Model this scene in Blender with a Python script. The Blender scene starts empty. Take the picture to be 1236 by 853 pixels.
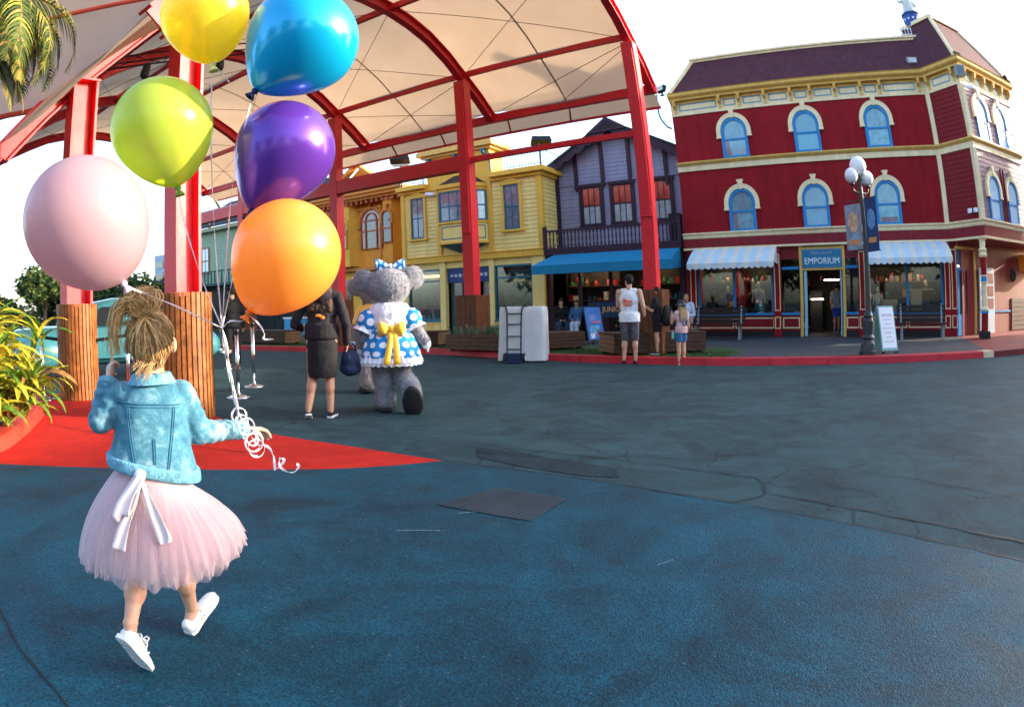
import bpy, bmesh, math, random
from mathutils import Vector, Matrix, Euler, noise as mnoise
R = math.radians
PI = math.pi
scene = bpy.context.scene
C = scene.collection

# ------------------------------------------------------------------ camera
# X runs along the street fronts, Y runs towards them, Z is up; metres.
CAM_H, CAM_YAW, CAM_PITCH, CAM_ROLL = 1.175, R(45.72), R(-0.793), R(1.311)
def make_camera():
    cd = bpy.data.cameras.new('camera')
    co = bpy.data.objects.new('camera', cd)
    C.objects.link(co)
    fw = Vector((0, math.cos(CAM_PITCH), math.sin(CAM_PITCH)))
    rt0 = Vector((1, 0, 0)); up0 = rt0.cross(fw)
    c, s = math.cos(CAM_ROLL), math.sin(CAM_ROLL)
    rt = c * rt0 - s * up0; up = s * rt0 + c * up0
    m = Matrix((rt, up, -fw)).transposed()
    co.matrix_world = Matrix.Translation((0, 0, CAM_H)) @ (Matrix.Rotation(CAM_YAW, 3, 'Z') @ m).to_4x4()
    cd.type = 'PANO'
    cd.panorama_type = 'FISHEYE_EQUISOLID'      # the photograph is a cropped fisheye frame
    cd.sensor_width = 36.0
    cd.fisheye_lens = 777.78 / 1236 * 36
    cd.fisheye_fov = R(180)
    cd.shift_x = 0.1718
    cd.shift_y = -0.0486
    cd.clip_start = 0.02; cd.clip_end = 2000
    cd.lens = 22.6
    cd.dof.use_dof = True
    cd.dof.focus_distance = 2.15
    cd.dof.aperture_fstop = 9.0
    scene.camera = co
make_camera()

# ------------------------------------------------------------------ daylight
SUN_EL, SUN_AZ = R(15.0), R(36.0)            # azimuth counted from +X towards +Y
scene.world = bpy.data.worlds.new('World')
scene.world.use_nodes = True
wn = scene.world.node_tree
sky = wn.nodes.new('ShaderNodeTexSky')
sky.sky_type = 'NISHITA'; sky.sun_disc = False
sky.sun_elevation = SUN_EL
sky.sun_rotation = R(90) - SUN_AZ            # sky rotation is counted from +Y towards +X
sky.air_density = 0.8; sky.dust_density = 2.6; sky.ozone_density = 1.0
bg = wn.nodes['Background']
wn.links.new(sky.outputs[0], bg.inputs[0])
bg.inputs[1].default_value = 0.15
sl = bpy.data.lights.new('sun', 'SUN')
sl.energy = 2.0; sl.angle = R(0.6); sl.color = (1.0, 0.84, 0.66)
so = bpy.data.objects.new('sun', sl); C.objects.link(so)
sd = Vector((math.cos(SUN_EL) * math.cos(SUN_AZ), math.cos(SUN_EL) * math.sin(SUN_AZ), math.sin(SUN_EL)))
so.rotation_euler = sd.to_track_quat('Z', 'Y').to_euler()
vs = scene.view_settings
vs.view_transform = 'Standard'; vs.look = 'None'; vs.gamma = 1.0; vs.use_curve_mapping = False
vs.exposure = 2.65
scene.cycles.max_bounces = 8
scene.cycles.transparent_max_bounces = 24
scene.cycles.use_denoising = True

# ------------------------------------------------------------------ materials
def srgb(r, g, b):
    def f(c):
        c /= 255.0
        return c / 12.92 if c <= 0.04045 else ((c + 0.055) / 1.055) ** 2.4
    return (f(r), f(g), f(b))
_M = {}
def mat(name, col, rough=0.6, metal=0.0, var=0.12, vs=3.0, bump=0.0, bs=60.0, spec=0.22, coat=0.0,
        trans=0.0, alpha=1.0, emit=0.0, sheen=0.0, sss=0.0, streak=0.0):
    """principled surface with a little uneven colour, wear and relief"""
    if name in _M: return _M[name]
    m = bpy.data.materials.new(name); m.use_nodes = True
    nt = m.node_tree; b = nt.nodes['Principled BSDF']; L = nt.links.new
    b.inputs['Roughness'].default_value = rough
    b.inputs['Metallic'].default_value = metal
    b.inputs['Specular IOR Level'].default_value = spec
    b.inputs['Coat Weight'].default_value = coat
    b.inputs['Transmission Weight'].default_value = trans
    b.inputs['Alpha'].default_value = alpha
    b.inputs['Sheen Weight'].default_value = sheen
    if sss: 
        b.inputs['Subsurface Weight'].default_value = sss
        b.inputs['Subsurface Radius'].default_value = (0.02, 0.008, 0.005)
    b.inputs['Base Color'].default_value = (*col, 1)
    if emit:
        b.inputs['Emission Color'].default_value = (*col, 1)
        b.inputs['Emission Strength'].default_value = emit
    tc = nt.nodes.new('ShaderNodeTexCoord')
    if var:
        n = nt.nodes.new('ShaderNodeTexNoise'); n.inputs['Scale'].default_value = vs
        n.inputs['Detail'].default_value = 6; n.inputs['Roughness'].default_value = 0.65
        L(tc.outputs['Object'], n.inputs['Vector'])
        r = nt.nodes.new('ShaderNodeMapRange'); r.inputs['From Min'].default_value = 0.3; r.inputs['From Max'].default_value = 0.7
        r.inputs['To Min'].default_value = 1 - var; r.inputs['To Max'].default_value = 1 + var
        L(n.outputs[0], r.inputs[0])
        mx = nt.nodes.new('ShaderNodeVectorMath'); mx.operation = 'SCALE'
        mx.inputs[0].default_value = col
        if streak:      # rain streaks and grime that run down the wall
            mp = nt.nodes.new('ShaderNodeMapping'); mp.inputs['Scale'].default_value = (5.0, 5.0, 0.35); L(tc.outputs['Object'], mp.inputs[0])
            n5 = nt.nodes.new('ShaderNodeTexNoise'); n5.inputs['Scale'].default_value = 1.0; n5.inputs['Detail'].default_value = 8; n5.inputs['Roughness'].default_value = 0.7; L(mp.outputs[0], n5.inputs['Vector'])
            r5 = nt.nodes.new('ShaderNodeMapRange'); r5.inputs['From Min'].default_value = 0.35; r5.inputs['From Max'].default_value = 0.65; r5.inputs['To Min'].default_value = 1 - streak; r5.inputs['To Max'].default_value = 1 + streak*0.4; L(n5.outputs[0], r5.inputs[0])
            m5 = nt.nodes.new('ShaderNodeMath'); m5.operation = 'MULTIPLY'; L(r.outputs[0], m5.inputs[0]); L(r5.outputs[0], m5.inputs[1]); r = m5
        L(r.outputs[0], mx.inputs['Scale']); L(mx.outputs[0], b.inputs['Base Color'])
        r2 = nt.nodes.new('ShaderNodeMapRange'); r2.inputs['To Min'].default_value = max(0.02, rough - 0.12); r2.inputs['To Max'].default_value = min(1, rough + 0.12)
        L(n.outputs[0], r2.inputs[0]); L(r2.outputs[0], b.inputs['Roughness'])
    if bump:
        n2 = nt.nodes.new('ShaderNodeTexNoise'); n2.inputs['Scale'].default_value = bs; n2.inputs['Detail'].default_value = 4
        L(tc.outputs['Object'], n2.inputs['Vector'])
        bp = nt.nodes.new('ShaderNodeBump'); bp.inputs['Strength'].default_value = bump; bp.inputs['Distance'].default_value = 0.02
        L(n2.outputs[0], bp.inputs['Height']); L(bp.outputs[0], b.inputs['Normal'])
    _M[name] = m
    return m
def nodes_of(m):
    return m.node_tree, m.node_tree.nodes['Principled BSDF'], m.node_tree.links.new

# ------------------------------------------------------------------ mesh builder
class MB:
    def __init__(s): s.v = []; s.f = []; s.mi = []; s.uv = {}
    def add(s, vs, fs, mi=0):
        o = len(s.v); s.v.extend(vs)
        for f in fs: s.f.append([i + o for i in f]); s.mi.append(mi)
        return s
    def box(s, x0, x1, y0, y1, z0, z1, mi=0, M=None):
        vs = [Vector(p) for p in ((x0,y0,z0),(x1,y0,z0),(x1,y1,z0),(x0,y1,z0),(x0,y0,z1),(x1,y0,z1),(x1,y1,z1),(x0,y1,z1))]
        if M: vs = [M @ p for p in vs]
        return s.add(vs, [(0,3,2,1),(4,5,6,7),(0,1,5,4),(1,2,6,5),(2,3,7,6),(3,0,4,7)], mi)
    def cbox(s, c, d, mi=0, M=None):
        c = Vector(c); return s.box(c.x-d[0]/2, c.x+d[0]/2, c.y-d[1]/2, c.y+d[1]/2, c.z-d[2]/2, c.z+d[2]/2, mi, M)
    def bar(s, p0, p1, w, h, mi=0, up=(0,0,1)):
        """box beam from p0 to p1, w across, h along up"""
        p0 = Vector(p0); p1 = Vector(p1); d = (p1-p0).normalized(); u = Vector(up)
        a = d.cross(u)
        if a.length < 1e-5: a = d.cross(Vector((1,0,0)))
        a.normalize(); u = a.cross(d)
        vs = []
        for p in (p0, p1):
            for i, j in ((-1,-1),(1,-1),(1,1),(-1,1)): vs.append(p + a*(i*w/2) + u*(j*h/2))
        return s.add(vs, [(3,2,1,0),(4,5,6,7),(0,1,5,4),(1,2,6,5),(2,3,7,6),(3,0,4,7)], mi)
    def tube(s, path, r, n=8, mi=0, cap=True, up=None):
        path = [Vector(p) for p in path]; rs = r if isinstance(r, (list, tuple)) else [r]*len(path)
        vs = []; fs = []; prev = None
        for i, p in enumerate(path):
            d = (path[min(i+1, len(path)-1)] - path[max(i-1, 0)])
            if d.length < 1e-9: d = Vector((0,0,1))
            d.normalize()
            if prev is None:
                a = d.cross(Vector((0,0,1)) if abs(d.z) < 0.9 else Vector((1,0,0))).normalized()
            else:
                a = prev - d*prev.dot(d)
                if a.length < 1e-6: a = d.cross(Vector((0,0,1)) if abs(d.z) < 0.9 else Vector((1,0,0)))
                a.normalize()
            prev = a; b = d.cross(a)
            for k in range(n):
                t = 2*PI*k/n; vs.append(p + (a*math.cos(t) + b*math.sin(t))*rs[i])
        for i in range(len(path)-1):
            for k in range(n):
                k2 = (k+1) % n; fs.append((i*n+k, i*n+k2, (i+1)*n+k2, (i+1)*n+k))
        if cap: fs.append(tuple(range(n-1, -1, -1))); fs.append(tuple((len(path)-1)*n + k for k in range(n)))
        return s.add(vs, fs, mi)
    def rings(s, rs, mi=0, close=True, cap0=False, cap1=False):
        """skin a list of rings (lists of points, same count)"""
        n = len(rs[0]); vs = [Vector(p) for r in rs for p in r]; fs = []
        for i in range(len(rs)-1):
            for k in range(n if close else n-1):
                k2 = (k+1) % n; fs.append((i*n+k, i*n+k2, (i+1)*n+k2, (i+1)*n+k))
        if cap0: fs.append(tuple(range(n-1, -1, -1)))
        if cap1: fs.append(tuple((len(rs)-1)*n + k for k in range(n)))
        return s.add(vs, fs, mi)
    def lathe(s, prof, n=20, mi=0, M=None, c=(0,0,0)):
        rs = []
        for r, z in prof:
            ring = [Vector((r*math.cos(2*PI*k/n)+c[0], r*math.sin(2*PI*k/n)+c[1], z+c[2])) for k in range(n)]
            if M: ring = [M @ p for p in ring]
            rs.append(ring)
        return s.rings(rs, mi, True, prof[0][0] > 1e-4, prof[-1][0] > 1e-4)
    def prism(s, poly, o, ux, uy, depth, mi=0):
        """polygon (2-D) in plane o + ux*a + uy*b, pushed back along -(ux x uy) by depth"""
        o = Vector(o); ux = Vector(ux); uy = Vector(uy); nrm = ux.cross(uy).normalized()
        f = [o + ux*a + uy*b for a, b in poly]; k = len(f)
        b = [p - nrm*depth for p in f]
        fs = [tuple(range(k)), tuple(range(2*k-1, k-1, -1))]
        for i in range(k): j = (i+1) % k; fs.append((i, i+k, j+k, j))
        return s.add(f+b, fs, mi)
    def strip(s, outer, inner, o, ux, uy, depth, mi=0, closed=True):
        """flat band between two 2-D outlines of equal length, with thickness"""
        o = Vector(o); ux = Vector(ux); uy = Vector(uy); nrm = ux.cross(uy).normalized(); k = len(outer)
        P = lambda q, d: o + ux*q[0] + uy*q[1] - nrm*d
        vs = [P(q,0) for q in outer] + [P(q,0) for q in inner] + [P(q,depth) for q in outer] + [P(q,depth) for q in inner]
        fs = []
        for i in range(k if closed else k-1):
            j = (i+1) % k
            fs += [(i,j,k+j,k+i), (2*k+i,3*k+i,3*k+j,2*k+j), (i,2*k+i,2*k+j,j), (k+i,k+j,3*k+j,3*k+i)]
        if not closed:
            fs += [(0,k,3*k,2*k), (k-1,3*k-1,4*k-1,2*k-1)]
        return s.add(vs, fs, mi)
    def ell(s, c, r, mi=0, nu=14, nv=9, M=None):
        c = Vector(c); vs = [Vector((0,0,-1))]; fs = []
        for j in range(1, nv):
            t = PI*j/nv
            for i in range(nu): p = 2*PI*i/nu; vs.append(Vector((math.sin(t)*math.cos(p), math.sin(t)*math.sin(p), -math.cos(t))))
        vs.append(Vector((0,0,1))); top = len(vs)-1
        for i in range(nu):
            i2 = (i+1) % nu; fs.append((0, 1+i2, 1+i)); fs.append((top, top-nu+i, top-nu+i2))
        for j in range(nv-2):
            for i in range(nu):
                i2 = (i+1) % nu; a = 1+j*nu; fs.append((a+i, a+i2, a+nu+i2, a+nu+i))
        rr = r if isinstance(r, (tuple, list)) else (r, r, r)
        out = []
        for p in vs:
            q = Vector((p.x*rr[0], p.y*rr[1], p.z*rr[2]))
            if M: q = M @ q
            out.append(q + c)
        return s.add(out, fs, mi)
    def cap(s, p0, p1, r0, r1, mi=0, n=12):
        """rounded tapered limb"""
        p0 = Vector(p0); p1 = Vector(p1); d = p1-p0; L = d.length
        if L < 1e-6: return s.ell(p0, r0, mi)
        d /= L; path = []; rs = []
        for a in (-1.0, -0.86, -0.5, 0): path.append(p0 + d*(a*r0)); rs.append(r0*max(0.05, math.sqrt(1-a*a)))
        for a in (0, 0.5, 0.86, 1.0): path.append(p1 + d*(a*r1)); rs.append(r1*max(0.05, math.sqrt(1-a*a)))
        return s.tube(path, rs, n, mi)
    def quad(s, a, b, c, d, mi=0): return s.add([Vector(a), Vector(b), Vector(c), Vector(d)], [(0,1,2,3)], mi)
    def sheet(s, poly, z, mi=0): return s.add([Vector((p[0], p[1], z)) for p in poly], [tuple(range(len(poly)))], mi)
    def mesh(s, name, mats, origin=(0,0,0), smooth=False):
        me = bpy.data.meshes.new(name); o = Vector(origin)
        me.from_pydata([tuple(Vector(p)-o) for p in s.v], [], s.f)
        for m in (mats if isinstance(mats, (list, tuple)) else [mats]): me.materials.append(m)
        if len(me.materials) > 1: me.polygons.foreach_set('material_index', s.mi)
        if smooth: me.polygons.foreach_set('use_smooth', [True]*len(me.polygons))
        me.update(); me.validate()
        return me
    def build(s, name, mats, parent=None, smooth=False, fix=False, loc=None):
        og = base_of(parent) if parent else Vector((0,0,0))
        me = s.mesh(name, mats, og, smooth)
        if fix:
            bm = bmesh.new(); bm.from_mesh(me); bmesh.ops.recalc_face_normals(bm, faces=bm.faces[:]); bm.to_mesh(me); bm.free()
        return link(name, me, parent, loc)
_ROOT = {}
def base_of(o):
    while o.parent: o = o.parent
    return Vector(o.get('_b', (0,0,0))) if False else _ROOT.get(o.name, Vector((0,0,0)))
def link(name, data, parent=None, loc=None, rot=None):
    o = bpy.data.objects.new(name, data); C.objects.link(o)
    if parent: o.parent = parent
    if loc is not None: o.location = loc
    if rot is not None: o.rotation_euler = rot
    return o
def thing(name, label, cat, loc=(0,0,0), rz=0.0, group=None, world=True):
    """an Empty at the base of a thing; with world=True its parts are drawn in world coordinates"""
    o = bpy.data.objects.new(name, None); C.objects.link(o); o.empty_display_size = 0.2
    o.location = loc; o.rotation_euler = (0, 0, rz)
    if world: _ROOT[o.name] = Vector(loc)
    o['label'] = label; o['category'] = cat
    if group: o['group'] = group
    return o
def tag(o, label=None, cat=None, group=None, kind=None):
    if label: o['label'] = label
    if cat: o['category'] = cat
    if group: o['group'] = group
    if kind: o['kind'] = kind
    return o
def copy_tree(o, parent=None):
    c = o.copy(); C.objects.link(c)
    if parent: c.parent = parent
    for ch in list(o.children): copy_tree(ch, c)
    return c
def text(body, size, m, parent, M, name='lettering', extrude=0.004, align='CENTER', sx=1.0):
    cu = bpy.data.curves.new(name, 'FONT'); cu.body = body; cu.size = size; cu.extrude = extrude
    cu.align_x = align; cu.align_y = 'CENTER'; cu.resolution_u = 2
    cu.materials.append(m)
    raw = bpy.data.objects.new('raw', cu); C.objects.link(raw); dg = bpy.context.evaluated_depsgraph_get()
    me = bpy.data.meshes.new_from_object(raw.evaluated_get(dg), depsgraph=dg); bpy.data.objects.remove(raw)
    me.materials.clear(); me.materials.append(m)
    o = bpy.data.objects.new(name, me); C.objects.link(o); o.parent = parent
    og = base_of(parent)
    o.matrix_local = Matrix.Translation(-og) @ M @ Matrix.Diagonal((sx, 1, 1, 1))
    return o
def face_m(o, ux, uy=(0,0,1)):
    """matrix whose local x,y lie along ux,uy at o"""
    ux = Vector(ux).normalized(); uy = Vector(uy).normalized(); n = ux.cross(uy)
    return Matrix((( ux.x, uy.x, n.x, o[0]), (ux.y, uy.y, n.y, o[1]), (ux.z, uy.z, n.z, o[2]), (0,0,0,1)))

# skin a set of overlapping limbs and bodies into one continuous surface
def blob(name, mb, voxel, mats, parent=None, it=6, fac=0.5, noise=0.0, nscale=10.0, post=None, smooth=True):
    og = base_of(parent) if parent else Vector((0,0,0))
    me = mb.mesh(name+'_raw', mats, og)
    o = bpy.data.objects.new('raw', me); C.objects.link(o)
    r = o.modifiers.new('r', 'REMESH'); r.mode = 'VOXEL'; r.voxel_size = voxel; r.adaptivity = 0
    if it:
        sm = o.modifiers.new('s', 'SMOOTH'); sm.factor = fac; sm.iterations = it
    dg = bpy.context.evaluated_depsgraph_get()
    out = bpy.data.meshes.new_from_object(o.evaluated_get(dg), depsgraph=dg)
    bpy.data.objects.remove(o); bpy.data.meshes.remove(me)
    out.name = name
    if noise or post:
        co = [v.co.copy() for v in out.vertices]; nr = [v.normal.copy() for v in out.vertices]; fl = []
        for p, n in zip(co, nr):
            if noise: p = p + n * (noise * (mnoise.noise(p*nscale) + 0.5*mnoise.noise(p*nscale*2.3)))
            if post: p = post(p, n)
            fl.extend(p)
        out.vertices.foreach_set('co', fl)
    out.materials.clear()
    for m in (mats if isinstance(mats, (list, tuple)) else [mats]): out.materials.append(m)
    if smooth: out.polygons.foreach_set('use_smooth', [True]*len(out.polygons))
    out.update()
    return link(name, out, parent)
def arc(cx, cy, r, a0, a1, n):
    return [(cx + r*math.cos(R(a0 + (a1-a0)*i/n)), cy + r*math.sin(R(a0 + (a1-a0)*i/n))) for i in range(n+1)]
def smooth_path(pts, n=6):
    P = [Vector(p) for p in pts]; out = []
    for i in range(len(P)-1):
        a = P[max(i-1,0)]; b = P[i]; c = P[i+1]; d = P[min(i+2,len(P)-1)]
        for k in range(n):
            t = k/n; out.append(0.5*((2*b) + (c-a)*t + (2*a-5*b+4*c-d)*t*t + (3*b-a-3*c+d)*t**3))
    out.append(P[-1]); return out
# ------------------------------------------------------------------ ground, road, paving, kerb
def asphalt(name, col, col2, grain=125.0, crack=0.0, rough=0.75, spec=0.35, scuff=0.0, band=None, mottle=1.0):
    m = mat(name, col, rough, var=0.0, spec=spec); nt, b, L = nodes_of(m)
    tc = nt.nodes.new('ShaderNodeTexCoord'); N = nt.nodes.new
    def noise_(sc, det=8, ro=0.6, dist=0.0):
        n = N('ShaderNodeTexNoise'); n.inputs['Scale'].default_value = sc; n.inputs['Detail'].default_value = det
        n.inputs['Roughness'].default_value = ro; n.inputs['Distortion'].default_value = dist
        L(tc.outputs['Object'], n.inputs['Vector']); return n
    def ramp(src, a, c0, bb, c1):
        r = N('ShaderNodeValToRGB'); r.color_ramp.elements[0].position = a; r.color_ramp.elements[0].color = c0
        r.color_ramp.elements[1].position = bb; r.color_ramp.elements[1].color = c1; L(src, r.inputs[0]); return r
    def mix(kind, fac, a, c):
        x = N('ShaderNodeMix'); x.data_type = 'RGBA'; x.blend_type = kind
        if isinstance(fac, float): x.inputs[0].default_value = fac
        else: L(fac, x.inputs[0])
        for s, i in ((a, 6), (c, 7)):
            if isinstance(s, tuple): x.inputs[i].default_value = s
            else: L(s, x.inputs[i])
        return x.outputs[2]
    big = noise_(0.55, 9, 0.62, 0.6); mid = noise_(3.5, 8, 0.7); fine = noise_(grain, 2, 0.5); wear = noise_(1.3, 10, 0.72, 1.2)
    base = mix('MIX', ramp(big.outputs[0], 0.3, (0,0,0,1), 0.72, (1,1,1,1)).outputs[0], (*col, 1), (*col2, 1))
    base = mix('MULTIPLY', 0.75*mottle, base, ramp(mid.outputs[0], 0.25, (0.62,0.62,0.62,1), 0.75, (1.25,1.25,1.25,1)).outputs[0])
    base = mix('MULTIPLY', 0.8*mottle, base, ramp(fine.outputs[0], 0.32, (0.25,0.25,0.25,1), 0.70, (1.75,1.75,1.75,1)).outputs[0])
    base = mix('MULTIPLY', 0.8*mottle, base, ramp(wear.outputs[0], 0.36, (0.42,0.42,0.42,1), 0.58, (1.1,1.1,1.1,1)).outputs[0])
    # small pale stones and grit
    vo = N('ShaderNodeTexVoronoi'); vo.inputs['Scale'].default_value = 140; L(tc.outputs['Object'], vo.inputs['Vector'])
    base = mix('MIX', ramp(vo.outputs['Color'], 0.93, (0,0,0,1), 0.96, (0.5,0.5,0.5,1)).outputs[0], base, (0.22,0.21,0.2,1))
    if scuff:
        sc = noise_(2.2, 12, 0.78, 2.5)
        base = mix('MIX', ramp(sc.outputs[0], 0.66, (0,0,0,1), 0.8, (scuff,)*3+(1,)).outputs[0], base, (0.42,0.42,0.40,1))
    hgt = fine.outputs[0]
    if crack:
        v = N('ShaderNodeTexVoronoi'); v.feature = 'DISTANCE_TO_EDGE'; v.inputs['Scale'].default_value = 1.6
        wob = N('ShaderNodeMix'); wob.data_type = 'RGBA'; wob.blend_type = 'ADD'; wob.inputs[0].default_value = 0.22
        L(tc.outputs['Object'], wob.inputs[6]); L(noise_(5, 6, 0.7).outputs['Color'], wob.inputs[7]); L(wob.outputs[2], v.inputs['Vector'])
        ln = ramp(v.outputs['Distance'], 0.004, (1,1,1,1), 0.016, (0,0,0,1))
        msk = ramp(noise_(0.8, 3).outputs[0], 0.47, (0,0,0,1), 0.56, (1,1,1,1))
        sep = N('ShaderNodeSeparateXYZ'); L(tc.outputs['Object'], sep.inputs[0])
        by = N('ShaderNodeMapRange'); by.inputs['From Min'].default_value = band[0]; by.inputs['From Max'].default_value = band[1]
        by.inputs['To Min'].default_value = 1; by.inputs['To Max'].default_value = 0; L(sep.outputs[1], by.inputs[0])
        f = N('ShaderNodeMath'); f.operation = 'MULTIPLY'; L(ln.outputs[0], f.inputs[0]); L(msk.outputs[0], f.inputs[1])
        f2 = N('ShaderNodeMath'); f2.operation = 'MULTIPLY'; L(f.outputs[0], f2.inputs[0]); L(by.outputs[0], f2.inputs[1])
        f3 = N('ShaderNodeMath'); f3.operation = 'MULTIPLY'; L(f2.outputs[0], f3.inputs[0]); f3.inputs[1].default_value = crack
        base = mix('MIX', f3.outputs[0], base, (0.008,0.009,0.01,1))
    L(base, b.inputs['Base Color'])
    rr = N('ShaderNodeMapRange'); rr.inputs['To Min'].default_value = rough-0.22; rr.inputs['To Max'].default_value = rough+0.15
    L(wear.outputs[0], rr.inputs[0]); L(rr.outputs[0], b.inputs['Roughness'])
    bp = N('ShaderNodeBump'); bp.inputs['Strength'].default_value = 0.5; bp.inputs['Distance'].default_value = 0.010
    L(hgt, bp.inputs['Height'])
    bp2 = N('ShaderNodeBump'); bp2.inputs['Strength'].default_value = 0.3; bp2.inputs['Distance'].default_value = 0.03
    L(mid.outputs[0], bp2.inputs['Height']); L(bp.outputs[0], bp2.inputs['Normal']); L(bp2.outputs[0], b.inputs['Normal'])
    return m
m_road = asphalt('road_asphalt', (0.020,0.052,0.064), (0.032,0.071,0.080), rough=0.85, spec=0.15, crack=0.85, band=(4.2, 8.5))
m_blue = asphalt('blue_paving', (0.0008,0.039,0.063), (0.002,0.063,0.096), rough=0.68, spec=0.22, scuff=0.3)
m_redpave = asphalt('red_paving', (0.42,0.016,0.010), (0.48,0.022,0.012), rough=0.85, spec=0.12, mottle=0.5)
m_walk = asphalt('walk_paving', (0.030,0.040,0.055), (0.045,0.055,0.068), rough=0.8)
m_redwalk = asphalt('red_walk', (0.22,0.022,0.026), (0.28,0.036,0.036), rough=0.8)
m_kerb = mat('kerb_paint', (0.42,0.018,0.028), 0.5, var=0.25, vs=2.5, bump=0.25, bs=80)
m_kerb2 = mat('kerb_orange_red', (0.46,0.034,0.020), 0.55, var=0.22, vs=4, bump=0.25, bs=90)
m_tar = mat('tar_seam', (0.012,0.013,0.014), 0.6, var=0.3)
m_soil = mat('soil_mulch', (0.05,0.032,0.02), 0.95, var=0.5, vs=18, bump=1.0, bs=40)

g = MB(); g.box(-420, 420, -420, 420, -0.5, 0.0)
tag(g.build('road', m_road), kind='structure')
edge = [(-2.88,3.92),(-2.3,3.96),(-1.7,3.96),(-1.09,3.88),(-0.5,3.77),(0.05,3.61),(0.65,3.37),(1.24,3.06),(1.8,2.68),(2.4,2.1),(3.0,1.3),(3.6,0.0),(4.2,-2.5),(4.4,-9)]
near = [(-5.9,0.35),(-5.18,1.21),(-4.72,1.76),(-4.26,2.3),(-3.82,2.76),(-3.38,3.21),(-3.1,3.56),(-2.88,3.92)]
g = MB(); g.sheet(edge + [(-14,-9),(-14,-2.5),(-6.3,-0.1)] + near[:-1], 0.004)
tag(g.build('paving', m_blue), kind='structure')
far = [(-3.77,3.88),(-4.75,3.78),(-5.7,3.9),(-6.8,4.15),(-8.0,4.1),(-9.4,4.0),(-9.6,2.4)]
g = MB(); g.sheet([(-9.6,2.2),(-6.6,-0.4)] + near + far, 0.004)
tag(g.build('red_path', m_redpave), kind='structure')
# tooled joint across the red path and the seam along the paving edge
def ribbon(name, pts, w, z, m, jitter=0.0, seed=1, parent=None):
    rn = random.Random(seed); P = smooth_path([(p[0], p[1], z) for p in pts], 14); mb = MB(); vs = []
    for i, p in enumerate(P):
        d = (P[min(i+1,len(P)-1)] - P[max(i-1,0)]).normalized(); s = Vector((-d.y, d.x, 0))
        p = p + s*(jitter*2.2*mnoise.noise(Vector((p.x*5+seed, p.y*5, seed))) + jitter*1.1*mnoise.noise(Vector((p.x*23, p.y*23, seed)))); ww = w*(0.30+0.6*rn.random())*(0.25 if i in (0, len(P)-1) else 1)/2
        vs += [p - s*ww, p + s*ww]
    mb.add(vs, [(2*i, 2*i+2, 2*i+3, 2*i+1) for i in range(len(P)-1)])
    return mb, m
seams = MB()
def seam(pts, w, jitter=0.01, seed=1):
    mb, _ = ribbon('x', pts, w, 0.008, m_tar, jitter, seed); seams.add(mb.v, mb.f)
seam(edge[:9], 0.022, 0.008, 1)
seam([(-2.9,4.55),(-2.0,4.6),(-1.0,4.5),(-0.5,4.4)], 0.02, 0.02, 2)
seam([(-0.5,4.4),(-0.42,4.05),(-0.6,3.8)], 0.018, 0.02, 3)
seam([(-0.35,4.05),(0.2,3.85),(0.8,3.6),(1.5,3.22),(2.2,2.8)], 0.026, 0.012, 4)
seam([(-1.6,4.75),(-0.6,4.85),(0.4,4.7),(1.4,4.2),(2.2,3.7)], 0.012, 0.02, 5)
seam([(0.2,3.85),(0.22,3.6)], 0.014, 0.01, 6); seam([(-0.1,4.62),(0.05,4.35),(0.35,4.2),(0.3,3.95)], 0.012, 0.02, 7)
seam([(-1.3,5.5),(0.4,5.5),(1.8,5.0),(3.4,4.2)], 0.010, 0.02, 8)
seam([(-2.9,4.3),(-2.5,4.36),(-2.05,4.3)], 0.012, 0.02, 9)
tag(seams.build('road_seam', m_tar), kind='structure')
j = MB(); rn = random.Random(2); pt = [(-2.75,4.12),(-2.2,4.1),(-1.75,4.02),(-1.5,4.12),(-1.62,4.32),(-2.0,4.42),(-2.5,4.5),(-2.95,4.42)]
j.sheet([(x+rn.uniform(-.05,.05), y+rn.uniform(-.04,.04)) for x, y in pt], 0.004); tag(j.build('road_patch', asphalt('patch_asphalt', (0.012,0.028,0.036), (0.020,0.044,0.052), rough=0.85, spec=0.15)), kind='structure')
j = MB(); mb, _ = ribbon('x', [(-6.9,2.2),(-5.8,2.55),(-4.9,2.9),(-4.3,3.1)], 0.02, 0.009, m_tar); j.add(mb.v, mb.f)
mb, _ = ribbon('x', [(-2.9,-0.4),(-2.44,0.47),(-1.69,0.46),(-1.2,0.45)], 0.02, 0.008, m_tar); 
tag(j.build('path_joint', mat('joint_dark_red', (0.10,0.008,0.008), 0.8)), kind='structure')
j = MB(); mb, _ = ribbon('x', [(-3.6,0.75),(-2.44,0.47),(-1.69,0.46-0.0),(-0.9,0.42)], 0.014, 0.008, m_tar, 0.004); j.add(mb.v, mb.f)
tag(j.build('paving_joint', m_tar), kind='structure')
# scuffed chalk streaks on the blue paving
m_chalk = mat('chalk_scuff', (0.12,0.19,0.23), 0.9, var=0.6, vs=60)
j = MB()
for k, (pts, w) in enumerate([([(-2.12,2.47),(-2.0,2.56),(-1.9,2.62)],0.016),
        ([(-2.02,2.9),(-1.95,2.99),(-1.9,3.02)],0.02),([(-0.75,2.7),(-0.7,2.8)],0.012)]):
    mb, _ = ribbon('x', pts, w, 0.0085, m_chalk, 0.004, 20+k); j.add(mb.v, mb.f)
tag(j.build('chalk_marks', m_chalk), kind='structure')

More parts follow.
